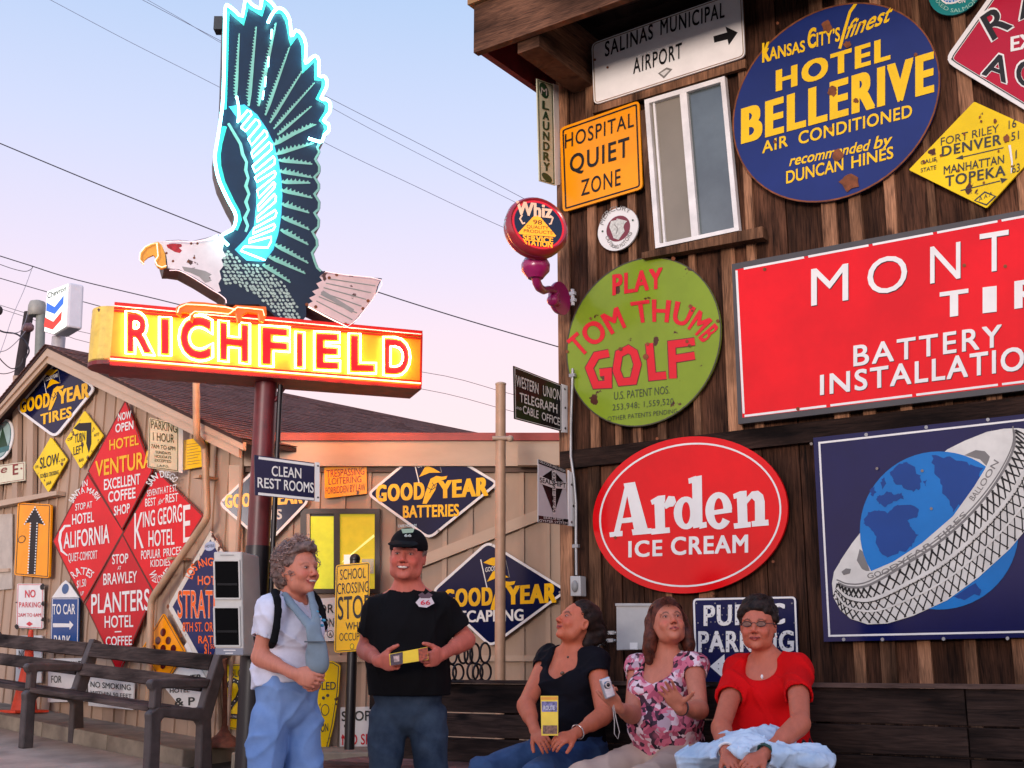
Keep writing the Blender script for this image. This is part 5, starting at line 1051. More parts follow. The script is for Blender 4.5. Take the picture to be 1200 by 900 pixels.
# white head, beak, tail
head = c3([(470, 127), (492, 160), (488, 180), (500, 200), (484, 212), (492, 232), (478, 250), (484, 275), (474, 292), (482, 318), (470, 322), (452, 308), (398, 274), (343, 245), (305, 241), (300, 200), (285, 165), (272, 152), (300, 149.5), (340, 148), (385, 152), (430, 142)])
E_.poly(head, EWH, 2, 'head'); BKP = (c3([(272, 152), (285, 165), (296, 195), (300, 240), (283, 243), (270, 236), (262, 222), (264, 204), (258, 196), (240, 203), (227, 214), (225, 227), (213, 216), (210, 200), (215, 182), (229, 167), (246, 158)])); b = MB(); f_ = [EAGLE.hit(x, y, .006) for x, y in BKP]; b.prism(f_, [p-EAGLE.n*.03 for p in f_]); b.build('beak', EBK, eg)
RDP = mat('eye_red_paint', (170, 20, 30), rough=.5, var=.4, vscale=30); E_.poly(c3([(300, 162), (322, 158), (350, 160), (352, 168), (342, 172), (352, 182), (345, 190), (328, 186), (314, 178), (304, 172)]), RDP, 3, 'eye'); E_.dots([c3(383, 158), c3(404, 158), c3(393, 206), c3(373, 218), c3(322, 217), c3(300, 190)], 1.5, RUST, 3, 'rust_spot')
E_.poly(c3([(385, 240), (430, 250), (452, 262), (440, 270), (452, 282), (430, 290), (410, 270), (380, 256), (360, 250), (352, 235)]), mat('worn_grey_patch', (150, 146, 140)), 3, 'worn_patch')
tl = c3([(832, 252), (1018, 278), (1006, 302), (998, 332), (982, 352), (962, 378), (928, 418), (908, 434), (840, 400), (768, 364), (790, 352), (778, 340), (800, 330), (788, 318), (812, 308), (802, 292), (822, 282), (812, 270)])
E_.poly(tl, EPK, 2, 'tail')
for k in range(6):
    a_, b_ = Vector((842, 276)).lerp(Vector((798, 358)), k/5.5), Vector((1000, 300)).lerp(Vector((915, 425)), k/5.5); E_.stroke(c3([tuple(a_), tuple(b_)]), 1.3, mat('tail_grey_line', (140, 142, 132)), 3, name='tail_line')
E_.stroke(c3([(820, 322), (860, 345), (925, 385)]), [6, 5, 5], mat('worn_grey_patch', (150, 146, 140)), 3.4, name='tail_line')
E_.dots(c3([(845, 273), (870, 262), (958, 376), (900, 428), (975, 350), (770, 362), (800, 370)]), 2.0, RUST, 4, 'rust_spot')
# scalloped pale edge of the wing
E_.stroke([(x-1.8, y) for x, y in right_], 2.6, EGR, 2, name='wing_edge')
E_.stroke(inset(outline, 3)[:len(top_)], 5, ETL, 1.2, name='wing_edge'); E_.stroke([(x+4, y) for x, y in neckl_[1:]], 5, ETL, 1.2, name='wing_edge')
# covert patch behind the coil, the tubes' cyan glow painted in as blue
inner = c1([(120, 20), (150, 60), (190, 110), (215, 170), (240, 250), (250, 330), (262, 430), (258, 520), (248, 620), (200, 690), (150, 740)])
outer = c1([(200, 10), (262, 60), (310, 130), (345, 200), (370, 290), (385, 380), (390, 470), (385, 560), (372, 650), (345, 740), (300, 800), (210, 795)])
CYP = mat('covert_glow_paint', (70, 165, 190), rough=.4); E_.poly(inner+outer[::-1], CYP, 1, 'covert')
# feathers: serrated strokes from the covert edge out
fe = [((205, 650), (228, 220), 26, 2), ((290, 700), (340, 175), 30, 2), ((355, 700), (470, 150), 34, 2), ((400, 760), (560, 310), 26, 2), ((430, 810), (645, 465), 24, 2), ((455, 850), (725, 545), 22, 2), ((480, 890), (705, 700), 24, 2), ((540, 905), (735, 820), 22, 2)]
def feather(conv, a, b, w):
    a = Vector(a); b = Vector(b); d = (b-a); Ln = d.length; d.normalize(); nrm = Vector((d.y, -d.x)); n = max(7, int(Ln/20)); up = []; dn = []
    if nrm.x > 0 and abs(d.x) < abs(d.y): nrm = -nrm
    if abs(d.x) >= abs(d.y) and nrm.y > 0: nrm = -nrm
    for k in range(n+1):
        t = k/n; ww = w*(1-.72*t)*(.4+.6*min(1, t*6)); p = a+d*Ln*t
        up.append(p+nrm*ww*.5); 
        if k < n: up.append(p+d*(Ln/n*.45)+nrm*ww*random.uniform(.95, 1.35)-d*0); up.append(p+d*(Ln/n*.62)+nrm*ww*.45)
        dn.append(p-nrm*ww*.42)
    E_.poly(conv([tuple(v) for v in up]+[tuple(v) for v in dn[::-1]]), EGR, 2, 'feather')
for a, b_, w_, _ in fe: feather(c2, a, b_, w_)
fl2 = [((330, 185), (560, 110)), ((350, 240), (540, 215)), ((370, 290), (540, 310)), ((375, 345), (540, 378)), ((385, 400), (530, 405)), ((380, 440), (540, 480)), ((385, 510), (525, 555)), ((385, 575), (525, 640)), ((380, 640), (520, 715)), ((350, 715), (520, 808)), ((320, 775), (505, 860)), ((290, 815), (430, 905))]
for a, b_ in fl2[2:]: feather(c1, a, b_, 26)
feather(c1, (340, 215), (545, 108), 28); feather(c1, (350, 262), (548, 205), 26)
E_.stroke(c1([(118, 105), (150, 160), (180, 210), (190, 260), (210, 300), (205, 340), (218, 380), (206, 420), (222, 460), (206, 500), (220, 540), (200, 580), (216, 620), (205, 650)]), [3, 3.5, 3.5, 4, 3, 4, 3, 4, 3, 4, 3, 4, 3, 3], EGR, 2, name='feather')
# body scales: each a small pale plate painted on the breast
def inpoly(p, poly):
    c = False; n = len(poly)
    for i in range(n):
        x1, y1 = poly[i]; x2, y2 = poly[i-1]
        if (y1 > p[1]) != (y2 > p[1]) and p[0] < (x2-x1)*(p[1]-y1)/(y2-y1)+x1: c = not c
    return c
breast = c3([(492, 165), (520, 190), (560, 225), (610, 232), (650, 260), (700, 300), (730, 345), (748, 400), (735, 425), (715, 430), (680, 412), (650, 385), (640, 365), (600, 330), (540, 300), (500, 292), (484, 288), (490, 250), (486, 215), (498, 200)])
BSC = mat('pale_scale_paint', (164, 184, 172), rough=.4, var=.2, vscale=30)
for j in range(30):
    for i in range(34):
        x = 255+i*5.0+(j % 2)*2.5+random.uniform(-.9, .9); y = 282+j*4.1+random.uniform(-.7, .7)
        if inpoly((x, y), breast):
            a_ = random.uniform(.2, 1.0); l_ = random.uniform(1.9, 2.8); w_ = random.uniform(1.3, 1.9); q = []
            for k in range(6): t = 6.2832*k/6; u_, v_ = l_*math.cos(t), w_*math.sin(t); q.append((x+u_*math.cos(a_)-v_*math.sin(a_), y+u_*math.sin(a_)+v_*math.cos(a_)))
            E_.poly(q, BSC, 2, 'breast_scale')
E_.done()
for o in eg.children:
    if o.name.startswith('breast_scale'): o['kind'] = 'stuff'
# feet gripping the sign
FT = Plane(NEON.o+NEON.n*.05, NEON.n)
for pts in ([(206, 360), (212, 356), (224, 353), (240, 354), (262, 357), (278, 362), (270, 366), (240, 364), (228, 368), (226, 378), (222, 374), (222, 367), (214, 366), (212, 371), (207, 368)], [(270, 362), (276, 357), (290, 358), (312, 359), (313, 368), (309, 378), (304, 376), (302, 368), (290, 366), (284, 370), (282, 380), (278, 378), (276, 368), (270, 368)]):
    b = MB(); f_ = [FT.hit(x, y) for x, y in pts]; b.prism(f_, [p-FT.n*.10 for p in f_]); b.build('foot', EFT, eg, bevel=.006)
b = MB(); b.tube([FT.hit(x, y, .02) for x, y in ((208, 366), (210, 360), (218, 356.5), (240, 357.5), (265, 360), (276, 363))], .005, 6); b.build('neon_tube', NOD, eg)
b = MB(); b.tube([FT.hit(x, y, .02) for x, y in ((222, 375), (223, 369), (228, 365), (250, 366), (268, 368), (272, 365), (278, 360), (290, 361), (308, 363), (310, 370))], .005, 6); b.build('neon_tube', NOD, eg)
b = MB(); b.tube([EAGLE.hit(x, y, .03) for x, y in c3([(225, 228), (210, 212), (212, 190), (228, 170), (248, 160), (268, 156), (272, 200), (262, 215), (268, 230), (285, 238), (300, 232)])], .005, 6); b.build('neon_tube', emis('faint_orange_neon', (1.0, .42, .1), 1.0), eg)
def egtube(pts, r, m, name='neon_tube', off=.05, sub=3, closed=False):
    q = []
    n = len(pts)
    for i in range(n-1):
        for k in range(sub): q.append(along(pts, (i+k/sub)/(n-1), 0))
    q.append(pts[-1]); b = MB(); b.tube([EAGLE.hit(x, y, off) for x, y in q], r, 6); return b.build(name, m, eg)
n1 = inset(outline, -1.0)
wing = c2([(416, 150), (440, 100), (470, 60), (500, 55), (530, 75), (560, 130), (568, 225), (578, 235), (600, 200), (640, 225), (668, 300), (662, 405), (672, 412), (700, 385), (728, 368), (752, 400), (752, 500), (785, 502), (804, 530), (800, 580), (765, 650), (800, 655), (826, 680), (822, 740), (782, 795), (812, 815), (818, 860)])+c1([(600, 165), (590, 195), (565, 195), (520, 180)])
egtube(wing, .0125, NCY, sub=2)
left = c2([(470, 60), (450, 28), (410, -8), (376, -14), (366, 55), (310, 28), (268, -8), (248, 108), (200, 72), (155, 36), (138, 42), (132, 100), (130, 300), (124, 560), (114, 720)])+c1([(62, 200), (52, 260), (55, 320), (75, 400), (122, 500), (150, 550), (157, 590), (138, 640), (80, 672), (118, 718)])
egtube(left, .0125, NCY, sub=2)
iL = c1([(165, 100), (205, 145), (235, 215), (240, 280), (250, 350), (262, 400), (272, 480), (268, 545), (262, 600), (240, 660), (220, 705), (180, 745)]); iR = c1([(215, 40), (255, 85), (300, 140), (325, 200), (345, 270), (352, 345), (348, 400), (352, 460), (355, 540), (350, 610), (335, 675), (295, 790)])
NZ = 12; zz = []
for k in range(NZ):
    t = k/(NZ-1); a_ = Vector(along(iL, t, 0)); b_ = Vector(along(iR, t, 0)); t2 = (k+.5)/(NZ-1); a2 = Vector(along(iL, min(1, t2), 0)); b2 = Vector(along(iR, min(1, t2), 0))
    zz += [tuple(a_), tuple(a_.lerp(b_, .5)), tuple(b_), tuple(b_.lerp(b2, .5)+(b_-a_).normalized()*1.6), tuple(b2), tuple(a2.lerp(b2, .5)), tuple(a2), tuple(a2-(b_-a_).normalized()*1.2)]
b = MB(); b.tube([EAGLE.hit(x, y, .05) for x, y in zz[:-3]], .0078, 6); b.build('neon_coil', NCY, eg)
b = MB(); b.tube([EAGLE.hit(*c1(x, y), .05) for x, y in ((160, -30), (170, 20), (172, 60), (165, 100))], .010, 6); b.build('neon_tube', NCY, eg)
for x0, y0, x1, y1 in ((442, 195, 437, 255), (420, 375, 417, 440), (402, 505, 396, 570), (388, 600, 381, 655)):
    b = MB(); b.tube([EAGLE.hit(*c2(x0, y0), .05), EAGLE.hit(*c2(x1, y1), .05)], .007, 6); b.build('neon_tube', NCY, eg)
b = MB(); b.box(EAGLE.hit(257, 30, -.25), (.035, .05, .06)); b.build('bracket', mat('black_bracket', (24, 24, 26)), eg)
# pink outline tubes of head and tail
egtube(c3([(470, 140), (430, 146), (385, 152), (340, 150), (300, 152)]), .004, NPK, off=.03); egtube(c3([(310, 248), (345, 250), (400, 280), (455, 315), (478, 328), (498, 345), (500, 358)]), .004, NPK, off=.03)
egtube(c3([(775, 370), (840, 405), (905, 437)]), .005, emis('warm_pink_neon', (1, .6, .45), 1.6), off=.03); egtube(c3([(905, 437), (935, 415), (965, 378), (1000, 330), (1018, 280), (900, 263), (832, 252)]), .0035, NPK, off=.03)

# ---- chevron service station sign on its pole, utility pole, wires
CV = hplane(at(68, 360, 17).x, 17, .60, -.80)
cs = thing('chevron_sign', 'white box sign with blue and red chevrons rising behind the gable', 'sign', CV.hit(68, 400))
fq = [(54.5, 341), (81, 331), (78.5, 383), (63, 392.5), (51, 389)]
EMW = mat('lit_white_face', (240, 240, 235), emit=(.9, 1, .85), es=.55); b = MB(); f_ = [CV.hit(*p) for p in fq]; b.prism(f_, [p-CV.n*.22 for p in f_]); b.build('box', mat('sign_box_white', (206, 202, 204), rough=.5, var=.05), cs, bevel=.03)
CS = Sign.__new__(Sign); CS.pl = CV; CS.front = 0; CS.acc = {}; CS.root = cs
CS.poly(inset(fq, 1.0), EMW, 3, 'face'); c = scaler(0, 290, 4.74)
CS.poly(c([(260, 306), (303, 330), (354, 266), (352, 312), (304, 370), (256, 352)]), mat('chevron_blue', (8, 100, 215), emit=(.0, .20, .8), es=.2), 4.5); CS.poly(c([(250, 388), (296, 412), (344, 353), (340, 402), (292, 457), (244, 440)]), mat('chevron_red', (225, 36, 8), emit=(.9, .04, .0), es=.25), 4.5)
CS.text('Chevron', *c(264, 285), *c(366, 240), 6.5, mat('sign_dark_ink', (40, 60, 60)), bold=.02, lvl=5); CS.done()
b = MB(); p0 = CV.hit(69, 395, -.21); b.tube([p0+Vector((0, 0, -3.5)), p0], .10, 14); b.build('pole', mat('pale_pole', (176, 172, 176), rough=.5), cs)
up = thing('utility_pole', 'dark wooden utility pole with a crossed bundle of cables behind the gable', 'utility pole', Vector((at(28, 400, 24).x, 24, .4)))
PD = mat('dark_utility_pole_wood', (48, 38, 38), rough=.85, var=.3); DK_ = mat('dark_cable', (44, 36, 44), rough=.6)
b = MB(); b.tube([at(18, 470, 24), at(25, 420, 24), at(34, 366, 24)], .10, 10); b.build('pole', PD, up)
b = MB(); b.ball(at(33, 384, 23.8), (.12, .12, .10)); b.tube([at(28, 388, 23.8), at(38, 380, 23.8)], .06, 8); b.build('insulator', mat('reddish_insulator', (120, 84, 84)), up)
lp = thing('street_lamp', 'grey drum shaped lamp on a grey post behind the chevron sign', 'street lamp', Vector((at(47, 400, 22).x, 22, .4)))
GP = mat('grey_post_paint', (120, 124, 116), rough=.6, var=.15)
b = MB(); b.tube([at(45, 450, 22), at(48, 366, 22)], .09, 12); b.build('post', GP, lp)
b = MB(); q = at(43.5, 361, 22); b.lathe(q-Vector((0, 0, .16)), (0, 0, 1), [(0, .14), (.03, .165), (.20, .165), (.28, .14), (.31, .06)], 16); b.build('lamp_head', mat('grey_lamp_head', (150, 148, 138), rough=.5), lp)
WIRE = mat('black_wire', (40, 34, 40), rough=.6); WIRET = mat('thin_grey_wire', (84, 84, 104), rough=.6)
def wire(label, pts, r, Y=26, m=WIRE, Y1=None, sub=5):
    q = []; n = len(pts)
    for i in range(n-1):
        for k in range(sub): q.append(along(pts, (i+k/sub)/(n-1), 0))
    q.append(pts[-1]); Y1 = Y if Y1 is None else Y1
    w3 = [at(x, y, Y+(Y1-Y)*i/(len(q)-1)) for i, (x, y) in enumerate(q)]
    t_ = thing('power_line', label, 'power line', w3[len(w3)//2], 'overhead power lines'); b = MB(); b.tube(w3, r, 5); b.build('wire', m, t_); return t_
wire('thick dark power line passing behind the raised eagle wing', [(-40, 151), (0, 168), (130, 222), (255, 272), (350, 310), (445, 343), (550, 376), (670, 411)], .0135)
wire('thin power line meeting the upper left edge of the wing', [(50, -5), (150, 48), (255, 101), (390, 172), (480, 215), (580, 262), (670, 300)], .006, m=WIRET)
wire('thin upper power line running from the picture top to the wing tip', [(150, -9), (255, 46), (390, 117), (500, 173), (605, 228), (680, 268)], .0065, m=WIRET); wire('second thin line just under the upper one, left of the wing tip', [(166, -4), (210, 21), (255, 48), (390, 127), (500, 185), (640, 255)], .0055, m=WIRET)
wire('dark power line passing over the chevron sign to the neon box', [(-20, 294), (0, 300), (35, 311), (90, 328), (210, 357), (330, 390)], .012); wire('power line crossing behind the chevron sign', [(-20, 320), (0, 326), (55, 342), (110, 357), (200, 382)], .010)
wire('lower thin line from the utility pole past the chevron sign', [(-5, 356), (40, 370), (110, 392), (300, 420), (495, 436), (600, 462), (680, 480)], .006); wire('lowest thin line from the utility pole past the chevron sign', [(-5, 360), (40, 375), (110, 403), (300, 430), (495, 456), (600, 482), (680, 500)], .006)
wire('thin line just above the garage roof behind the signpost', [(240, 446), (330, 462), (430, 485), (530, 508)], .007)
wire('slack cable hanging from the junction over the utility pole', [(-5, 308), (15, 315), (30, 318), (38, 314), (36, 311)], .008); wire('long grey drop wire slanting down to the utility pole cables', [(37, 316), (28, 340), (15, 370), (5, 400), (-6, 430)], .007, m=mat('pale_wire', (150, 150, 165)))
wire('heavy black cable looping into the utility pole', [(-6, 384), (4, 389), (18, 391), (26, 396), (32, 404), (34, 412), (30, 420)], .018, Y=23.7); wire('grey cable loop rising to the lamp post', [(14, 391), (24, 388), (30, 376), (33, 366), (38, 362)], .010, Y=23.6, m=mat('grey_cable', (120, 118, 126)))
wire('round cable loop below the utility pole insulator', [(-4, 413), (8, 410), (20, 400), (30, 388)], .009, Y=23.6, m=mat('grey_cable', (120, 118, 126))); wire('low cable bundle sagging to the gable edge', [(-4, 415), (4, 425), (14, 432), (24, 428), (27, 420)], .012, Y=23.6); wire('lowest cable sagging behind the gable edge', [(-4, 437), (6, 438), (18, 434), (26, 424)], .009, Y=23.6)
b = MB(); b.ball(at(-1, 364, 23), (.07, .07, .10)); t_ = thing('cable_splice', 'dark cable splice box hanging at the picture edge by the utility pole', 'cable splice', at(-1, 364, 23)); b.build('housing', PD, t_)

# ---- globe lamp sign on its magenta arm
wz = thing('globe_lamp_sign', 'round red rimmed lamp sign on a magenta goose-neck arm at the barn corner', 'lamp sign', BARN.hit(652, 350, .08))
c = scaler(570, 210, 5.29); WPn = Vector((-.10, -1, -.10)).normalized(); wc = at(630, 264.5, 6.55); WP = Plane(wc, WPn); 
MAG = mat('magenta_arm_paint', (150, 22, 90), rough=.3, coat=.3, var=.15); RR = mat('lamp_rim_red', (150, 30, 40), rough=.3, coat=.4, var=.2)
def fcirc(cx, cy, r, off=0, n=40):
    x = Vector((-WPn.y, WPn.x, 0)).normalized(); z = x.cross(WPn).normalized(); z = -z if z.z < 0 else z
    cc = WP.hit(cx, cy, off); return [cc+x*(r*math.cos(6.2832*k/n))+z*(r*math.sin(6.2832*k/n)) for k in range(n)]
ax = Vector((-.30, .92, -.16)).normalized()
b = MB(); b.lathe(wc-ax*.01, ax, [(-.0, .156), (-.014, .170), (.0, .184), (.02, .193), (.04, .190), (.055, .184), (.065, .189), (.085, .185), (.105, .165), (.115, .12)], 40); b.build('rim', RR, wz)
WPf = Plane(wc-ax*.014, -ax)
WS = Sign.__new__(Sign); WS.pl = WPf; WS.front = 0; WS.acc = {}; WS.root = wz
ov = [proj(p) for p in [wc-ax*.014+(ax.orthogonal().normalized()*math.cos(t)+ax.cross(ax.orthogonal().normalized())*math.sin(t))*.160 for t in [6.2832*k/40 for k in range(40)]]]
WS.poly(ov, mat('bright_red_lamp_ring', (200, 14, 30), emit=(.8, .01, .03), es=.25), .5, 'face'); WS.poly(inset(ov, 2.4), mat('lamp_face_navy', (14, 18, 42), rough=.2), 1.2, 'face')
OLG = mat('glowing_orange_print', (240, 140, 20), emit=(1, .42, .02), es=.55); PCH = mat('peach_script', (236, 190, 150), rough=.5, emit=(.8, .5, .35), es=.2)
WS.poly(c([(198, 332), (290, 232), (310, 224), (330, 230), (432, 350), (425, 358), (205, 340)]), OLG, 2, 'triangle'); DGI = mat('dark_gold_ink', (110, 60, 10))
WS.text('Whiz', *c(188, 216), *c(405, 240), 15, PCH, bold=.024, fat=.10, lvl=3); WS.stroke(c([(222, 222), (208, 245), (225, 275), (240, 270)]), 1.8, PCH, 3, name='lettering'); WS.stroke(c([(395, 225), (412, 240), (400, 275), (388, 278)]), 1.8, PCH, 3, name='lettering')
WS.text('98', *c(290, 277), *c(345, 282), 5, DGI, bold=.01, lvl=3); WS.text('QUALITY', *c(250, 302), *c(385, 312), 3.6, DGI, lvl=3); WS.text('PRODUCTS', *c(232, 328), *c(410, 342), 3.6, DGI, lvl=3)
WS.text('SERVICE', *c(228, 376), *c(412, 396), 6.2, OLG, bold=.02, fat=.1, lvl=3); WS.text('STATION', *c(234, 404), *c(408, 424), 6, OLG, bold=.02, fat=.1, lvl=3); WS.done()
def wq(x, y, Y): return at(*c(x, y), Y)
b = MB(); p0 = wq(305, 555, 6.68); b.lathe(p0-Vector((0, 0, .06)), (0, 0, 1), [(0, .045), (.02, .060), (.045, .082), (.085, .085), (.10, .078), (.13, .06)], 24); b.build('fitter', MAG, wz)
b = MB(); b.tube([wq(305, 590, 6.68), wq(312, 640, 6.7), wq(328, 672, 6.75), wq(355, 690, 6.82), wq(385, 682, 6.9), wq(410, 685, 6.97), wq(425, 705, 7.02)], [.028, .027, .026, .024, .022, .022, .024], 12); b.build('arm', MAG, wz)
b = MB(); b.ball(wq(412, 750, 6.98), .038); b.tube([wq(430, 700, 7.02), wq(412, 750, 6.98), wq(440, 770, 7.04)], .025, 10); b.build('elbow', MAG, wz)
b = MB(); pc_ = wq(452, 740, 7.08); b.lathe(pc_+BD*.04, -BD, [(-.0, .03), (.01, .06), (.02, .095), (.04, .105), (.055, .105)], 28); b.build('mounting_plate', MAG, wz)
# ================================================================== THINGS STANDING ABOUT
# grey two-window cabinet on the signpost
CPl = hplane(at(267, 700, 8.8).x, 8.8, .985, -.17)
cab = thing('coin_cabinet', 'pale grey metal cabinet with two dark windows beside the signpost and the standing woman', 'cabinet', CPl.hit(267, 767))
CG = mat('pale_grey_cabinet_paint', (186, 184, 176), rough=.45, var=.06, grime=.15); fr = [CPl.hit(*p) for p in ((250, 646.5), (283.5, 646.5), (285.5, 768.5), (252, 767.5))]
b = MB(); b.prism(fr, [p-CPl.n*.42 for p in fr]); b.build('housing', CG, cab, bevel=.012)
def cq(name, pts, d0, d1, m): b = MB(); q = [CPl.hit(x, y, d1) for x, y in pts]; b.prism(q, [p-CPl.n*(d1-d0) for p in q]); return b.build(name, m, cab)
DWIN = mat('dark_cabinet_window', (8, 8, 9), rough=.7, spec=.05)
for y0, y1 in ((657.8, 700.5), (712.6, 756)):
    cq('window', [(252, y0), (279.5, y0), (280.5, y1), (253, y1)], .001, .003, DWIN); cq('inner_ledge', [(254, y0+(y1-y0)*.60), (278, y0+(y1-y0)*.60), (278.3, y0+(y1-y0)*.66), (254.3, y0+(y1-y0)*.66)], .0035, .008, mat('cabinet_inner_ledge', (24, 24, 26), spec=.1))
    for a, c_ in (((250.8, y0-1), (281, y0-1)), ((251.8, y1+1), (282, y1+1)), ((251, y0), (252, y1)), ((280.3, y0), (281.4, y1))): bb = MB(); bb.beam(CPl.hit(*a, .006), CPl.hit(*c_, .006), .012, .012, up=CPl.n); bb.build('window_rim', CG, cab)
cq('name_plate', [(252.2, 759.5), (284.5, 759.5), (285, 767.5), (252.5, 767)], .001, .006, mat('blue_grey_plate', (120, 124, 136)))
WSg = Sign.__new__(Sign); WSg.pl = CPl; WSg.front = .008; WSg.acc = {}; WSg.root = cab
for x0, x1, y in ((258, 274, 650.5), (262, 276, 762), (264, 273, 765.5)): WSg.stroke([(x0, y), (x1, y)], 1.1, mat('faint_grey_print', (140, 138, 134)) if y < 700 else WHITE, 1, name='small_print')
WSg.done(); b = MB(); b.beam(CPl.hit(284, 690, -.3), CPl.hit(300, 690, -.35), .05, .05); b.build('mount', BLACK, cab)
# rusty round stand
rs_ = at(262, 870, 9.95); st = thing('rusty_stand', 'rusty round foot stand with two thin posts beneath the pale grey cabinet', 'stand', (rs_.x, rs_.y, rs_.z-.02)); RU = mat('rusty_iron', (110, 62, 40), rough=.8, var=.4, vscale=16, bump=.2)
b = MB(); b.lathe((rs_.x, rs_.y, rs_.z-.03), (0, 0, 1), [(0, .155), (.02, .155), (.05, .12), (.09, .06), (.13, .032), (.16, .028)], 28); b.build('foot', RU, st)
b = MB(); t_ = at(262, 772, 9.75); b.tube([(rs_.x+.005, rs_.y, rs_.z+.1), (rs_.x+.02, t_.y, t_.z)], .020, 10); b.build('post', RU, st); b = MB(); b.tube([(rs_.x-.03, rs_.y, rs_.z+.1), (rs_.x-.03, t_.y, t_.z)], .018, 10); b.build('post', PIPE, st)
# tall tan post standing free in front of the long wall
pp = at(586, 800, 9.7); ps = thing('tan_post', 'tall plain tan steel post in front of the long garage wall', 'post', (pp.x, 9.7, gz(0, 9.7))); zt2 = at(586, 451, 9.7).z
vtube('post', pp.x, 9.7, gz(0, 9.7), zt2, .043, mat('tan_post_paint', (186, 148, 118), rough=.5, grime=.3), ps); b = MB(); b.lathe((pp.x, 9.7, zt2), (0, 0, 1), [(0, .046), (.012, .046), (.02, .03)], 16); b.build('cap', TRIM, ps)
b = MB(); b.tube([at(577, 513.5, 9.66), at(598, 513.5, 9.66)], .018, 8); b.ball(at(598, 514, 9.66), .028); b.build('clamp', TRIM, ps)
# iron rings on the back of the plank bench
Yr = 7.0; rg = thing('iron_ring_rack', 'row of dark iron rings in two tiers standing on the plank bench back', 'ring rack', at(548, 798, Yr)); IR = mat('dark_iron', (34, 28, 28), rough=.55, metal=.4)
for x, y, w_, h_ in ((530, 768, 10, 20), (542.7, 766.7, 10.5, 21), (549, 767, 9, 22), (556.5, 765.8, 11, 23), (568.5, 765, 11.5, 23), (520, 788, 11, 19), (528.5, 788, 11.5, 19), (537, 788, 12, 19), (554, 787, 12.5, 20), (560, 788, 11, 19), (569, 787.5, 12.5, 20.5)):
    c0 = at(x, y, Yr); rx = w_/2/1438*Yr; rz = h_/2/1438*Yr; b = MB(); b.tube([c0+Vector((rx*math.cos(t), random.uniform(0, .002)+.03*math.cos(t), rz*math.sin(t))) for t in [6.2832*k/22 for k in range(22)]], .0065, 6, closed=True); b.build('ring', IR, rg)
b = MB(); b.beam(at(516, 798.2, Yr), at(576, 798.2, Yr), .05, .012); b.build('base_bar', IR, rg)
# tan downspout bending across the hotel signs
ds = thing('downspout', 'tan pipe coming down the roof edge and bending diagonally across the hotel signs', 'downspout', GAB.hit(175, 800, .14))
pts = [(230, 446, .36), (230.3, 508, .36), (231, 513, .34), (238.5, 521, .2), (240, 527, .17), (242.8, 598, .17), (242.5, 606, .17), (239, 613, .17), (181, 697, .17), (177.5, 704, .17), (177, 712, .17), (173.5, 822, .17)]
b = MB(); b.tube([GAB.hit(*p) for p in pts], .032, 12); b.build('pipe', PIPE, ds)
for x, y in ((241, 560), (176, 760), (210, 655)): b = MB(); b.box(GAB.hit(x, y, .10), (.045, .10, .012), (GD, GN, Vector((0, 0, 1)))); b.build('strap', PIPE, ds)
# traffic cone behind the bench
cb = GAB.hit(40, 700, .32); cz = gz(0, cb.y-.1)+.115; cn = thing('traffic_cone', 'faded orange traffic cone standing behind the park bench', 'traffic cone', (cb.x, cb.y, cz)); CO = mat('faded_orange_plastic', (214, 66, 34), rough=.6, var=.2)
zt3 = GAB.hit(41, 738, .32).z; b = MB(); b.lathe((cb.x, cb.y, cz+.02), (0, 0, 1), [(0, .125), (.03, .12), (.2, .09), ((zt3-cz)*.6, .05), (zt3-cz-.02, .022)], 24); b.build('cone', CO, cn); b = MB(); b.box((cb.x, cb.y, cz+.012), (.17, .17, .012), (GD, GN, Vector((0, 0, 1)))); b.build('base', CO, cn)
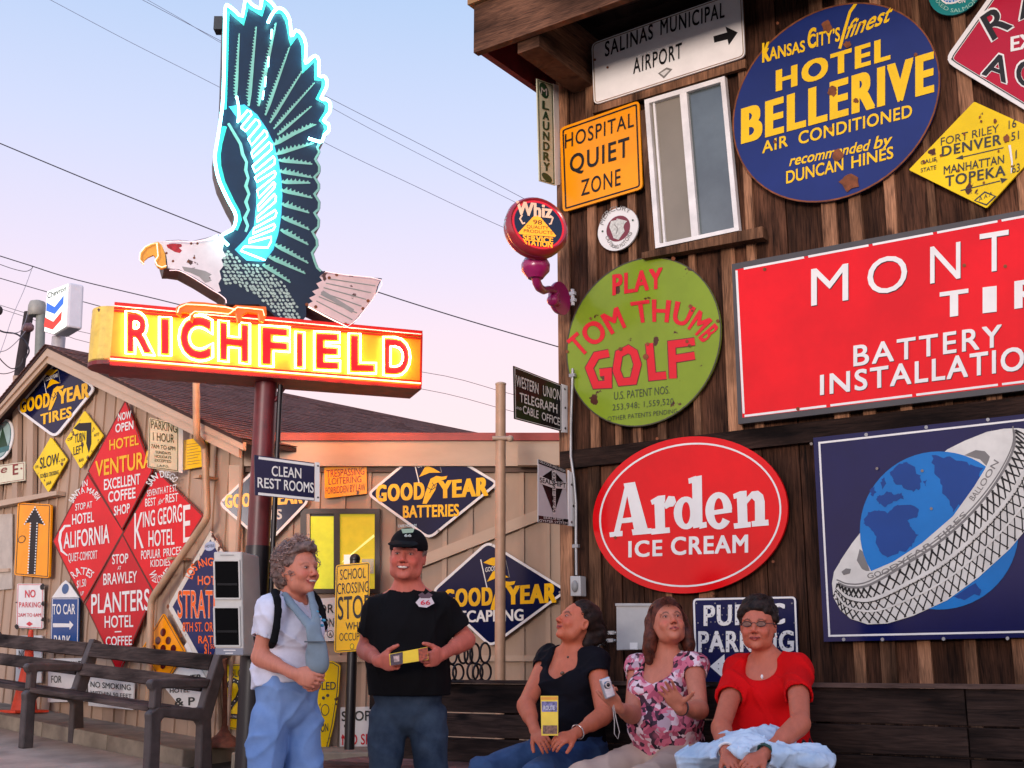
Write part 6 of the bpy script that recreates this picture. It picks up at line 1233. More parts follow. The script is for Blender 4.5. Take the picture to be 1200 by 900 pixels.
# ================================================================== PEOPLE: bodies grown as one surface from a distance field
V3 = lambda *a: np.array(a, dtype=np.float64)
def nv(v): v = np.array(v, dtype=float); return v/np.linalg.norm(v)
class Field:
    def __init__(s, lo, hi, h):
        s.h = h; s.lo = np.array(lo, float); s.n = np.ceil((np.array(hi, float)-s.lo)/h).astype(int)+1
        s.F = np.full(s.n, .5, np.float32); s.ax = [s.lo[i]+h*np.arange(s.n[i]) for i in range(3)]
    def _blk(s, lo, hi, m):
        a = np.clip(np.floor((np.array(lo)-m-s.lo)/s.h).astype(int), 0, s.n-1); b = np.clip(np.ceil((np.array(hi)+m-s.lo)/s.h).astype(int)+1, 1, s.n)
        sl = tuple(slice(a[i], max(b[i], a[i]+1)) for i in range(3))
        P = np.stack(np.meshgrid(*[s.ax[i][sl[i]] for i in range(3)], indexing='ij'), -1)
        return sl, P
    def put(s, sl, d, k, mode):
        A = s.F[sl]
        if mode == 'add':
            if k > 0: h = np.clip(.5+.5*(A-d)/k, 0, 1); s.F[sl] = A*(1-h)+d*h-k*h*(1-h)
            else: s.F[sl] = np.minimum(A, d)
        elif mode == 'sub':
            if k > 0: h = np.clip(.5-.5*(A+d)/k, 0, 1); s.F[sl] = A*(1-h)-d*h+k*h*(1-h)
            else: s.F[sl] = np.maximum(A, -d)
        else: s.F[sl] = np.maximum(A, d)
    def cap(s, a, b, ra, rb, k=.02, mode='add', flat=None, end=None, start=None):
        """tapered capsule; flat = (unit axis, factor <1 thins along it); end/start: cut square at b / a"""
        a = np.array(a, float); b = np.array(b, float); R_ = max(ra, rb)
        sl, P = s._blk(np.minimum(a, b)-R_, np.maximum(a, b)+R_, k+s.h*2)
        Q = P-a; ba = b-a
        if flat is not None:
            f, fac = np.array(flat[0], float), flat[1]; g = (1/fac-1); Q = Q+(Q@f)[..., None]*f*g; ba2 = ba+f*(ba@f)*g
        else: ba2 = ba
        t = np.clip((Q@ba2)/(ba2@ba2+1e-12), 0, 1); d = np.linalg.norm(Q-t[..., None]*ba2, axis=-1)-(ra+(rb-ra)*t)
        if flat is not None: d = d*(.5+.5*flat[1])
        if end is not None: d = np.maximum(d, (P-b)@nv(ba)-end)
        if start is not None: d = np.maximum(d, -((P-a)@nv(ba))-start)
        s.put(sl, d.astype(np.float32), k, mode)
    def ell(s, c, r, M=None, k=.02, mode='add'):
        c = np.array(c, float); r = np.array(r, float); R_ = r.max(); sl, P = s._blk(c-R_, c+R_, k+s.h*2); Q = P-c
        if M is not None: Q = Q@M            # columns of M are the local axes
        k0 = np.linalg.norm(Q/r, axis=-1); k1 = np.linalg.norm(Q/(r*r), axis=-1)+1e-9
        s.put(sl, (k0*(k0-1)/k1).astype(np.float32), k, mode)
    def cut(s, p, n):                        # keep the side where (x-p).n < 0
        p = np.array(p, float); n = nv(n); P = np.stack(np.meshgrid(*s.ax, indexing='ij'), -1).astype(np.float32)
        s.F = np.maximum(s.F, ((P-p.astype(np.float32))@n.astype(np.float32)))
    def noise(s, amp, freq, seed=0, st=(1, 1, 1), fn=None):
        rs = np.random.RandomState(seed); P = np.stack(np.meshgrid(*s.ax, indexing='ij'), -1).astype(np.float32); o = np.zeros(s.F.shape, np.float32)
        for i in range(7):
            d = rs.normal(size=3); d /= np.linalg.norm(d); d = d*np.array(st); f = freq*rs.uniform(.6, 1.6)
            ph = (P@d.astype(np.float32))*f+rs.uniform(0, 6.28); ph += 1.2*np.sin((P@rs.normal(size=3).astype(np.float32))*freq*.4); o += np.sin(ph)
        s.F += amp*o/3.2
    def folds(s, amp, freq, seed=0, st=(1, 1, .45)):
        rs = np.random.RandomState(seed); P = np.stack(np.meshgrid(*s.ax, indexing='ij'), -1).astype(np.float32); o = np.zeros(s.F.shape, np.float32)
        for i in range(4):
            d = rs.normal(size=3); d /= np.linalg.norm(d); d = d*np.array(st); f = freq*rs.uniform(.6, 1.5); wv = 1.8*np.sin((P@(rs.normal(size=3)*freq*.35).astype(np.float32))+rs.uniform(0, 6)); wv += .9*np.sin((P@(rs.normal(size=3)*freq*.7).astype(np.float32)))
            o += (1-np.abs(np.sin((P@d.astype(np.float32))*f+wv)))**3
        s.F -= amp*(o*.6-.35)
    def mesh(s):
        """naive surface nets"""
        F = s.F.copy(); F[0], F[-1] = .5, .5; F[:, 0], F[:, -1] = .5, .5; F[:, :, 0], F[:, :, -1] = .5, .5
        S = F < 0; nx, ny, nz = F.shape
        c = np.zeros((nx-1, ny-1, nz-1), np.int8)
        for i in (0, 1):
            for j in (0, 1):
                for k in (0, 1): c += S[i:nx-1+i, j:ny-1+j, k:nz-1+k]
        act = np.argwhere((c > 0) & (c < 8)); idx = np.full(c.shape, -1, np.int64); idx[tuple(act.T)] = np.arange(len(act))
        sm = np.zeros((len(act), 3)); cnt = np.zeros(len(act)); X, Y, Z = act.T
        cor = [(i, j, k) for i in (0, 1) for j in (0, 1) for k in (0, 1)]
        for a in range(8):
            for b in range(a+1, 8):
                da = np.array(cor[b])-np.array(cor[a])
                if abs(da).sum() != 1: continue
                fa = F[X+cor[a][0], Y+cor[a][1], Z+cor[a][2]]; fb = F[X+cor[b][0], Y+cor[b][1], Z+cor[b][2]]; m = (fa < 0) != (fb < 0)
                t = np.where(m, fa/(fa-fb+1e-12), 0); sm += np.where(m[:, None], np.array(cor[a])+t[:, None]*da, 0); cnt += m
        V = s.lo+(act+sm/cnt[:, None])*s.h; Q = []
        for ax in range(3):
            u, v = (ax+1) % 3, (ax+2) % 3; sl0 = [slice(1, -1)]*3; sl0[ax] = slice(0, -1); sl1 = list(sl0); sl1[ax] = slice(1, None)
            a_, b_ = S[tuple(sl0)], S[tuple(sl1)]; e = np.argwhere(a_ != b_); off = np.array([1, 1, 1]); off[ax] = 0; e = e+off
            inside = S[tuple(e.T)]; du = np.zeros(3, int); du[u] = 1; dv = np.zeros(3, int); dv[v] = 1
            q = np.stack([idx[tuple((e-du-dv).T)], idx[tuple((e-dv).T)], idx[tuple(e.T)], idx[tuple((e-du).T)]], 1)
            q[~inside] = q[~inside][:, ::-1]; Q.append(q)
        Q = np.concatenate(Q); Q = Q[(Q >= 0).all(1)]
        return V, Q
def build_field(f, name, m, parent, colfn=None, base=None):
    V, Q = f.mesh(); base = parent_world(parent)
    me = bpy.data.meshes.new(name); me.vertices.add(len(V)); me.vertices.foreach_set('co', (V-np.array(base)).astype(np.float32).ravel())
    me.loops.add(Q.size); me.loops.foreach_set('vertex_index', Q.astype(np.int32).ravel()); me.polygons.add(len(Q)); me.polygons.foreach_set('loop_start', np.arange(0, Q.size, 4, dtype=np.int32)); me.polygons.foreach_set('loop_total', np.full(len(Q), 4, np.int32))
    me.polygons.foreach_set('use_smooth', np.ones(len(Q), bool)); me.update(calc_edges=True); me.validate()
    if colfn is not None:
        ca = me.color_attributes.new('Col', 'FLOAT_COLOR', 'POINT'); C_ = colfn(V); ca.data.foreach_set('color', np.concatenate([C_, np.ones((len(C_), 1))], 1).astype(np.float32).ravel())
    return link(name, me, m, parent)
def skin_mat(name):
    m = bpy.data.materials.new(name); m.use_nodes = True; nt = m.node_tree; p = nt.nodes['Principled BSDF']
    a = nt.nodes.new('ShaderNodeVertexColor'); a.layer_name = 'Col'
    nz = nt.nodes.new('ShaderNodeTexNoise'); nz.inputs['Scale'].default_value = 30; nz.inputs['Detail'].default_value = 9; nz.inputs['Roughness'].default_value = .7
    mr = nt.nodes.new('ShaderNodeMapRange'); mr.inputs[3].default_value = .72; mr.inputs[4].default_value = 1.24; nt.links.new(nz.outputs[0], mr.inputs[0])
    mx = nt.nodes.new('ShaderNodeMix'); mx.data_type = 'RGBA'; mx.blend_type = 'MULTIPLY'; mx.inputs[0].default_value = 1; nt.links.new(a.outputs[0], mx.inputs[6]); nt.links.new(mr.outputs[0], mx.inputs[7]); nt.links.new(mx.outputs[2], p.inputs['Base Color'])
    bp_ = nt.nodes.new('ShaderNodeBump'); bp_.inputs['Strength'].default_value = .35; bp_.inputs['Distance'].default_value = .004; nt.links.new(nz.outputs[0], bp_.inputs['Height']); nt.links.new(bp_.outputs[0], p.inputs['Normal']); p.inputs['Roughness'].default_value = .52; p.inputs['Subsurface Weight'].default_value = .08; p.inputs['Subsurface Radius'].default_value = (.01, .004, .002); p.inputs['Subsurface Scale'].default_value = .6; p.inputs['Specular IOR Level'].default_value = .35
    return m
SKIN = skin_mat('skin')
def rotm(yaw, pitch, roll):
    """head axes: columns x (to the viewer's right when facing the viewer), y (to the back), z (up). yaw>0 turns the face to the viewer's right, pitch>0 lifts the chin"""
    m = Matrix.Rotation(R(yaw), 3, 'Z') @ Matrix.Rotation(R(-pitch), 3, 'X') @ Matrix.Rotation(R(roll), 3, 'Y'); return np.array(m)
class Person:
    def __init__(s, label, loc, group=None):
        s.root = thing('person', label, 'person', Vector(loc)); s.base = Vector(loc); s.paint = []
    def head(s, f, C, yaw, pitch, roll, sc_=1.0, smile=0.5, neck=None, neckr=.054, jaw=1.0, mouth_open=False, nose=1.0):
        M = rotm(yaw, pitch, roll); C = np.array(C, float); s.M = M; s.C = C; s.hs = sc_
        P = lambda x, y, z: C+M@(V3(x, y, z)*sc_)
        s.HP = P; r = sc_
        if neck is not None: f.cap(P(0, .018, -.06), neck, neckr*.96, neckr*1.08, .03)
        f.ell(P(0, .022, .036), V3(.076, .096, .082)*r, M, .03)
        f.ell(P(0, -.028, -.012), V3(.066, .062, .088)*r, M, .03)
        f.ell(P(0, -.030, -.068), V3(.050*jaw, .048, .042)*r, M, .03)
        f.ell(P(0, -.070, -.098), V3(.022*jaw, .017, .016)*r, M, .022)
        for sx in (-1, 1):
            f.cap(P(sx*.060, .0, -.02), P(sx*.046*jaw, -.02, -.078), .014*r, .016*r, .03)
            f.ell(P(sx*.036, -.068, -.034-.004*(1-smile)), V3(.024, .016+.004*smile, .019)*r, M, .020)
            f.cap(P(sx*.012, -.086, .022), P(sx*.050, -.070, .024), .0075*r, .006*r, .014)
            f.ell(P(sx*.031, -.098, .001), V3(.017, .014, .0115)*r, M, .010, 'sub')
            f.ell(P(sx*.031, -.0735, .001), V3(.0155, .0135, .0125)*r, M, .003)
            f.cap(P(sx*.018, -.087, .008), P(sx*.044, -.082, .006), .0034*r, .003*r, .004)
            f.ell(P(sx*.079, .014, -.008), V3(.0075, .018, .031)*r, M, .006); f.ell(P(sx*.083, .012, -.004), V3(.006, .010, .018)*r, M, .004, 'sub')
        f.cap(P(0, -.088, .010), P(0, -.110*1, -.030), .0075*r, .0105*r*nose, .012)
        for sx in (-1, 1): f.ell(P(sx*.0125, -.100, -.036), V3(.0085, .010, .0075)*r, M, .006); f.ell(P(sx*.007, -.108, -.0425), V3(.0035, .004, .004)*r, M, .002, 'sub')
        mw = .023+.008*smile; up_ = .007*smile
        for sx in (-1, 1):
            f.cap(P(0, -.0965, -.0595), P(sx*mw, -.083, -.0615+up_), .0055*r, .0028*r, .006); f.cap(P(0, -.0945, -.0715 if mouth_open else -.0685), P(sx*mw*.9, -.083, -.0640+up_), .0062*r, .003*r, .006)
            f.cap(P(sx*.020, -.092, -.038), P(sx*.037, -.080, -.060), .002*r, .002*r, .008, 'sub')
        f.cap(P(-.02, -.0985, -.0635), P(.02, -.0985, -.0635), .002*r, .002*r, .003, 'sub')
        s.mouth = (mw, up_, mouth_open)
    def facecol(s, V, base, brow=(60, 42, 34), lip=(150, 60, 58), blush=.22, stubble=None, browth=1.0):
        C_ = np.tile(np.array(lin(base)), (len(V), 1)); L_ = (V-s.C)@s.M/s.hs
        x, y, z = L_.T; ax_ = np.abs(x); front = (y < -.045) & (z > -.13) & (z < .12)
        def mixc(m, col):
            m = np.clip(m, 0, 1)*front; c_ = np.array(lin(col)); C_[:] = C_*(1-m[:, None])+c_*m[:, None]
        red = tuple(min(255, b*q) for b, q in zip(base, (1.04, .78, .76)))
        mixc(blush*2*np.exp(-(((ax_-.040)/.02)**2+((z+.028)/.018)**2)), red); mixc(blush*2*np.exp(-((x/.014)**2+((z+.034)/.012)**2)), red)
        mw, up_, mo = s.mouth; lz = -.0640+up_*(ax_/mw)**2; mixc(.85*((ax_ < mw) & (np.abs(z-lz) < .0085*(1-(ax_/mw)**2*.7)) & (y < -.07)), lip)
        mixc(.9*((ax_ < mw*.92) & (np.abs(z-lz+.0003) < .0018)), (58, 20, 20))
        bz = .0235-.9*(ax_-.032)**2/.03; mixc(browth*.8*((ax_ > .013) & (ax_ < .053) & (np.abs(z-bz) < .0042)), brow)
        mixc(.75*((ax_ > .017) & (ax_ < .046) & (np.abs(z-.0065-(-.2*(ax_-.031)**2/.01)) < .0024)), (44, 28, 26))
        mixc(.55*np.exp(-(((ax_-.031)/.019)**2+((z-.002)/.012)**2)), tuple(b*.66 for b in base)); mixc(.45*np.exp(-(((ax_-.027-.35*(-.045-z))/.0035)**2))*((z < -.036) & (z > -.068)), tuple(b*.7 for b in base))  # eye socket and smile fold shade painted into the skin colour
        mixc(.7*(((ax_-.007)**2+(z+.042)**2) < .0035**2), (60, 24, 22))
        if stubble: mixc(stubble*np.exp(-(((z+.075)/.03)**2)), tuple(b*.82 for b in base))
        return C_
    def eyes(s, iris=(70, 90, 110), squint=.55):
        b = MB(); M = [Vector(s.M[:, i]) for i in range(3)]
        for sx in (-1, 1): b.ball(Vector(s.HP(sx*.031, -.0768, -.0005)), (.0125*s.hs, .0125*s.hs, .0062*squint/.55*s.hs), 12, 8, M)
        b.build('eyes', mat('eye_white', (200, 190, 184), rough=.2), s.root)
        b = MB()
        for sx in (-1, 1): b.ball(Vector(s.HP(sx*.031, -.0868, -.0005)), (.0050*s.hs, .0035*s.hs, .0046*s.hs), 10, 6, M)
        b.build('irises', mat('iris_%d' % iris[0], iris, rough=.1), s.root)
    def hand(s, f, W, d, n, side, curl=(.35, .4, .4), spread=.06, thumb=.5, size=1.0, thumbcurl=.3):
        """W wrist, d towards the fingertips, n out of the palm, side = +1/-1: thumb on n x d * side"""
        W = np.array(W, float); d = nv(d); n = np.array(n, float); n = nv(n-d*(n@d)); t = np.cross(n, d)*side; z = size
        f.cap(W-d*.02, W+d*.012, .025*z, .024*z, .012, flat=(n, .72))
        Mh = np.stack([t, d, n], 1); f.ell(W+d*.050*z, V3(.041, .052, .0165)*z, Mh, .012); f.ell(W+d*.040*z+t*.022*z+n*.006*z, V3(.018, .03, .013)*z, Mh, .010)
        tips = []
        for i, (off, ln, r_) in enumerate(((.0295, .070, .0088), (.0100, .078, .0090), (-.0098, .072, .0086), (-.0280, .056, .0078))):
            ang = (1.3-i)*spread; dd = nv(d*math.cos(ang)+t*math.sin(ang)); p = W+d*(.088-.004*abs(i-1.2))*z+t*off*z; f.cap(W+d*.05*z+t*off*.9*z, p, .0105*z, r_*1.05*z, .006)
            a = 0; cm = 1+.10*i
            for q, (fr, cu) in enumerate(zip((.45, .30, .25), curl)):
                a += cu*cm; e = p+(dd*math.cos(a)+n*math.sin(a))*ln*fr*z; f.cap(p, e, r_*(1-.07*q)*z, r_*(1-.07*(q+1))*z, .003); p = e
            tips.append(p)
        p = W+d*.022*z+t*.026*z+n*.004*z; v = nv(t*math.sin(.5+thumb)+d*math.cos(.5+thumb)+n*.25); e = p+v*.042*z; f.cap(p, e, .014*z, .0115*z, .008); v2 = nv(v+d*thumbcurl+n*thumbcurl*.7); g = e+v2*.030*z; f.cap(e, g, .0112*z, .0100*z, .004); v3 = nv(v2+d*thumbcurl+n*thumbcurl*.5); f.cap(g, g+v3*.022*z, .0100*z, .0085*z, .004)
        return tips
def strands(name, m, parent, roots, r=.0016, n=3):
    """roots: list of polylines (numpy), each a lock of hair"""
    vs = []; fs = []
    base = np.array(parent_world(parent))
    for pl in roots:
        pl = np.asarray(pl); k = len(pl); T_ = np.gradient(pl, axis=0); T_ /= np.linalg.norm(T_, axis=1)[:, None]+1e-9
        up = np.array([.3, .2, .9]); A = np.cross(T_, up); A /= np.linalg.norm(A, axis=1)[:, None]+1e-9; B_ = np.cross(T_, A); b0 = len(vs)
        for i in range(k):
            rr = r*(1-.6*(i/(k-1))**2)
            for j in range(n): a = 2*math.pi*j/n; vs.append(pl[i]-base+(A[i]*math.cos(a)+B_[i]*math.sin(a))*rr)
        for i in range(k-1):
            for j in range(n): fs.append((b0+i*n+j, b0+i*n+(j+1) % n, b0+(i+1)*n+(j+1) % n, b0+(i+1)*n+j))
    me = bpy.data.meshes.new(name); me.from_pydata([tuple(v) for v in vs], [], fs); me.polygons.foreach_set('use_smooth', [True]*len(fs)); me.update()
    o = link(name, me, m, parent); o['kind'] = 'stuff'; return o
def cloth(name, col, **k):
    k.setdefault('rough', .9); k.setdefault('var', .12); k.setdefault('vscale', 9); k.setdefault('bump', .12); k.setdefault('spec', .15); return mat(name, col, **k)
A3 = lambda px, py, Y: np.array(at(px, py, Y))
rng = np.random.RandomState(5)
def onhead(p, x, y, z): return p.HP(x, y, z)
def scalp(p, th, ph, e=0.0):
    """point on the skull: th around (0 front, 90 viewer's right), ph up from the ears (deg), e above the skin"""
    a, b = R(th), R(ph); v = V3(math.sin(a)*math.cos(b)*(.078+e), -math.cos(a)*math.cos(b)*(.098+e), math.sin(b)*(.086+e)); return p.HP(v[0], v[1]+.018, v[2]+.036)

# ------------------------------------------------------------------ the standing man in the black shirt
def man():
    Y = 5.8; s = Person('standing man in a black cap and black shirt, smiling and holding a leaflet', (at(478, 830, Y).x, Y, 0))
    f = Field((-1.06, 5.35, -.02), (-.02, 6.15, 1.86), .0055); fx = V3(0, 1, 0)
    P = A3(478, 842, Y+.03); Wp = A3(478, 792, Y); Cp = A3(478, 738, Y); N = A3(478, 697, Y+.02); SL = A3(442, 716, Y); SR = A3(516, 713, Y)
    EL = A3(428, 761, Y+.03); WL = A3(445, 775, Y-.20); ER = A3(547, 750, Y+.05); WR = A3(518, 767, Y-.17)
    T_ = [(P+V3(0, 0, .07), Wp, .150, .158, .74), (Wp, Cp, .160, .172, .68)]
    for a, b, ra, rb, fl_ in T_: f.cap(a, b, ra-.012, rb-.012, .05, flat=(fx, fl_))
    f.cap(SL, SR, .058, .058, .05, flat=(fx, .9))
    for S_ in (SL, SR): f.cap(N+V3(0, 0, .03), S_, .048, .045, .05)
    C = A3(477.5, 652, Y-.03); s.head(f, C, -6, 3, 3, 1.03, smile=1.0, neck=N, neckr=.062, jaw=1.15, nose=1.1)
    for S_, E_2, W_ in ((SL, EL, WL), (SR, ER, WR)): f.cap(S_, E_2, .051, .039, .03); f.cap(E_2, W_, .037, .0265, .02); f.cap(E_2+(W_-E_2)*.12, E_2+(W_-E_2)*.45, .042, .037, .02)
    s.hand(f, WL, A3(463, 777, Y-.27)-WL, V3(.35, .9, .25), -1, curl=(.7, .9, .7), thumb=.15, spread=.02)
    s.hand(f, WR, A3(500, 775, Y-.27)-WR, V3(-.35, .9, .25), 1, curl=(.7, .9, .7), thumb=.15, spread=.02)
    for sx, kx in ((-1, 452), (1, 506)):
        H = P+V3(sx*.088, 0, -.0); K_ = A3(kx+sx*3, 925, Y-.02); An = V3(K_[0]+sx*.01, Y+.04, .09); f.cap(H, K_, .075, .048, .02); f.cap(K_, An, .052, .036, .02); f.cap(An, An+V3(sx*.02, -.14, -.05), .036, .03, .02)
    tone = (200, 108, 88)
    build_field(f, 'body', SKIN, s.root, lambda V: s.facecol(V, tone, brow=(120, 84, 70), lip=(160, 74, 70), blush=.35, stubble=.1, browth=.6)); s.eyes((50, 44, 44), .20)
    # teeth of the smile
    b = MB(); b.ball(Vector(s.HP(0, -.0955, -.0625)), (.0235, .0075, .0058), 14, 6, [Vector(s.M[:, i]) for i in range(3)]); b.build('teeth', mat('teeth', (224, 208, 190), rough=.3), s.root)
    # shirt
    g = Field((-1.06, 5.35, .80), (-.02, 6.15, 1.60), .006)
    g.cap(P+V3(0, 0, .05), Wp, .186, .178, .05, flat=(fx, .74)); g.cap(Wp, Cp, .180, .190, .05, flat=(fx, .69)); g.cap(SL, SR, .064, .064, .05, flat=(fx, .95)); g.ell(Wp+V3(0, -.045, .02), (.13, .09, .13), None, .05)
    for S_ in (SL, SR): g.cap(N+V3(0, 0, .0), S_, .050, .052, .04)
    for S_, E_2 in ((SL, EL), (SR, ER)):
        e_ = S_+(E_2-S_)*.66; g.cap(S_, e_, .063, .070, .04, end=0.0)
    g.folds(.010, 12, 3, (1, 1, .8)); g.noise(.0025, 45, 33, (1, 1, .5)); g.cut(A3(478, 815, Y), (0, 0, -1)); 
    for S_, E_2 in ((SL, EL), (SR, ER)): e_ = S_+(E_2-S_)*.56; g.cap(e_, S_+(E_2-S_)*.70, .056, .057, .0, 'sub', start=0, end=0)
    g.cap(N+V3(0, -.012, .022), N+V3(0, -.02, .20), .068, .085, .008, 'sub')
    build_field(g, 'shirt', cloth('black_shirt_cotton', (14, 13, 15)), s.root)
    em = s.HP(0, 0, 0); ep = A3(498, 704, Y-.145); b = MB(); fr = [Vector(ep)+Vector((x, 0, z)) for x, z in ((-.045, 0), (-.03, .018), (-.02, .03), (.02, .03), (.03, .018), (.045, 0), (.03, -.014), (-.03, -.014))]
    # trousers
    g = Field((-1.0, 5.40, -.02), (-.1, 6.15, 1.05), .007); g.cap(P+V3(0, 0, .06), P+V3(0, 0, .15), .150, .178, .04, flat=(fx, .80))
    for sx, kx in ((-1, 452), (1, 506)):
        H = P+V3(sx*.088, 0, -.01); K_ = A3(kx+sx*3, 925, Y-.02); An = V3(K_[0]+sx*.01, Y+.04, .09); g.cap(H, K_, .098, .066, .010); g.cap(K_, An+V3(0, 0, -.02), .066, .070, .02, end=0)
    g.folds(.010, 10, 9, (.6, .6, 1.2)); g.noise(.003, 40, 9); build_field(g, 'jeans', cloth('dark_jeans', (34, 46, 62), col2=(62, 76, 92), vscale=5), s.root)
    for sx, kx in ((-1, 452), (1, 506)): b = MB(); K_ = A3(kx, 925, Y-.02); b.ball((K_[0]+sx*.02, Y-.04, .04), (.05, .14, .045)); b.build('shoe', mat('black_shoe', (24, 22, 22)), s.root)
    # cap with bill
    g = Field(tuple(C-.17), tuple(C+.18), .004); g.ell(s.HP(0, .014, .046), V3(.092, .112, .092), s.M, .01); g.cut(s.HP(0, 0, .030), -(s.M[:, 2]-.22*s.M[:, 1])); g.ell(s.HP(0, .014, .036), V3(.084, .103, .083), s.M, .0, 'sub')
    g.ell(s.HP(0, -.122, .040), V3(.073, .066, .0090), s.M@np.array(Matrix.Rotation(R(20), 3, 'X')), .012); build_field(g, 'cap', cloth('black_cap_cloth', (16, 15, 17)), s.root)
    PR_ = mat('pale_cap_print', (190, 196, 186), rough=.7)
    pl = Plane(Vector(s.HP(0, -.098, .078)), Vector(-s.M[:, 1])*1.0); S2 = Sign.__new__(Sign); S2.pl = Plane(Vector(s.HP(0, -.0985, .078)), Vector(nv(-s.M[:, 1]+s.M[:, 2]*.35))); S2.front = .004; S2.acc = {}; S2.root = s.root
    S2.text('CAFE MUSEUM', 466.5, 618, 488, 617, 3.0, PR_, bold=.01, name='cap_print'); S2.poly([(470, 620), (486, 619), (484, 624), (472, 625)], mat('green_cap_print', (150, 170, 140)), 1, 'cap_print'); S2.text('66', 474, 629, 482, 629, 3.2, PR_, bold=.01, name='cap_print'); S2.done()
    S3 = Sign.__new__(Sign); S3.pl = Plane(Vector(A3(498, 704, Y-.135)), Vector((.15, -1, .15))); S3.front = .012; S3.acc = {}; S3.root = s.root
    S3.poly([(487, 706), (493, 699), (505, 699), (509, 707), (500, 712), (491, 711)], mat('emblem_white', (205, 190, 190)), 1, 'shirt_emblem'); S3.poly([(490, 697), (495, 694), (498, 697), (502, 694), (507, 697), (504, 701), (493, 701)], mat('emblem_plum', (80, 50, 60)), 2, 'shirt_emblem'); S3.text('66', 493, 708.5, 504, 708.5, 5, mat('emblem_red', (190, 40, 60)), bold=.02, lvl=3, name='shirt_emblem'); S3.done()
    # short grey hair at the sides
    rr = []
    for th in list(range(70, 150, 3))+list(range(-150, -70, 3)):
        for ph in (-22, -12, -2, 6): p = scalp(s, th+rng.uniform(-2, 2), ph, .000); q = scalp(s, th+rng.uniform(-4, 4), ph-14, .008); rr.append([p, (p+q)/2+(p-s.C)*.04, q])
    strands('hair', mat('short_grey_hair', (128, 104, 92), rough=.6, var=.3, vscale=60), s.root, rr, .0035)
    # folded leaflet
    lf = thing('folded_leaflet', 'folded yellow leaflet held level in both hands by the standing man', 'leaflet', Vector(A3(479, 770, Y-.30)))
    YP = mat('leaflet_yellow', (236, 196, 20), rough=.4); pl = Plane(Vector(A3(479, 770, Y-.295)), Vector((.05, -1, .1)))
    S4 = Sign('x', '', '', pl, [(456, 766.5), (501, 758), (502, 773), (457, 780)], YP, off=0, thick=.004, root=lf); DB = mat('leaflet_dark_photo', (70, 50, 60), var=.5, vscale=90)
    S4.poly([(457, 767), (472, 764), (472, 778), (458, 780)], DB, 1, 'photo_panel'); S4.poly([(490, 760.5), (501, 758.5), (501.5, 772.5), (491, 775)], mat('leaflet_red_photo', (150, 60, 30), var=.6, vscale=90), 1, 'photo_panel'); S4.poly([(461, 769), (468, 768), (468, 775), (462, 776)], mat('leaflet_pale_patch', (190, 160, 150), var=.4, vscale=99), 2, 'photo_panel'); S4.done()
man()

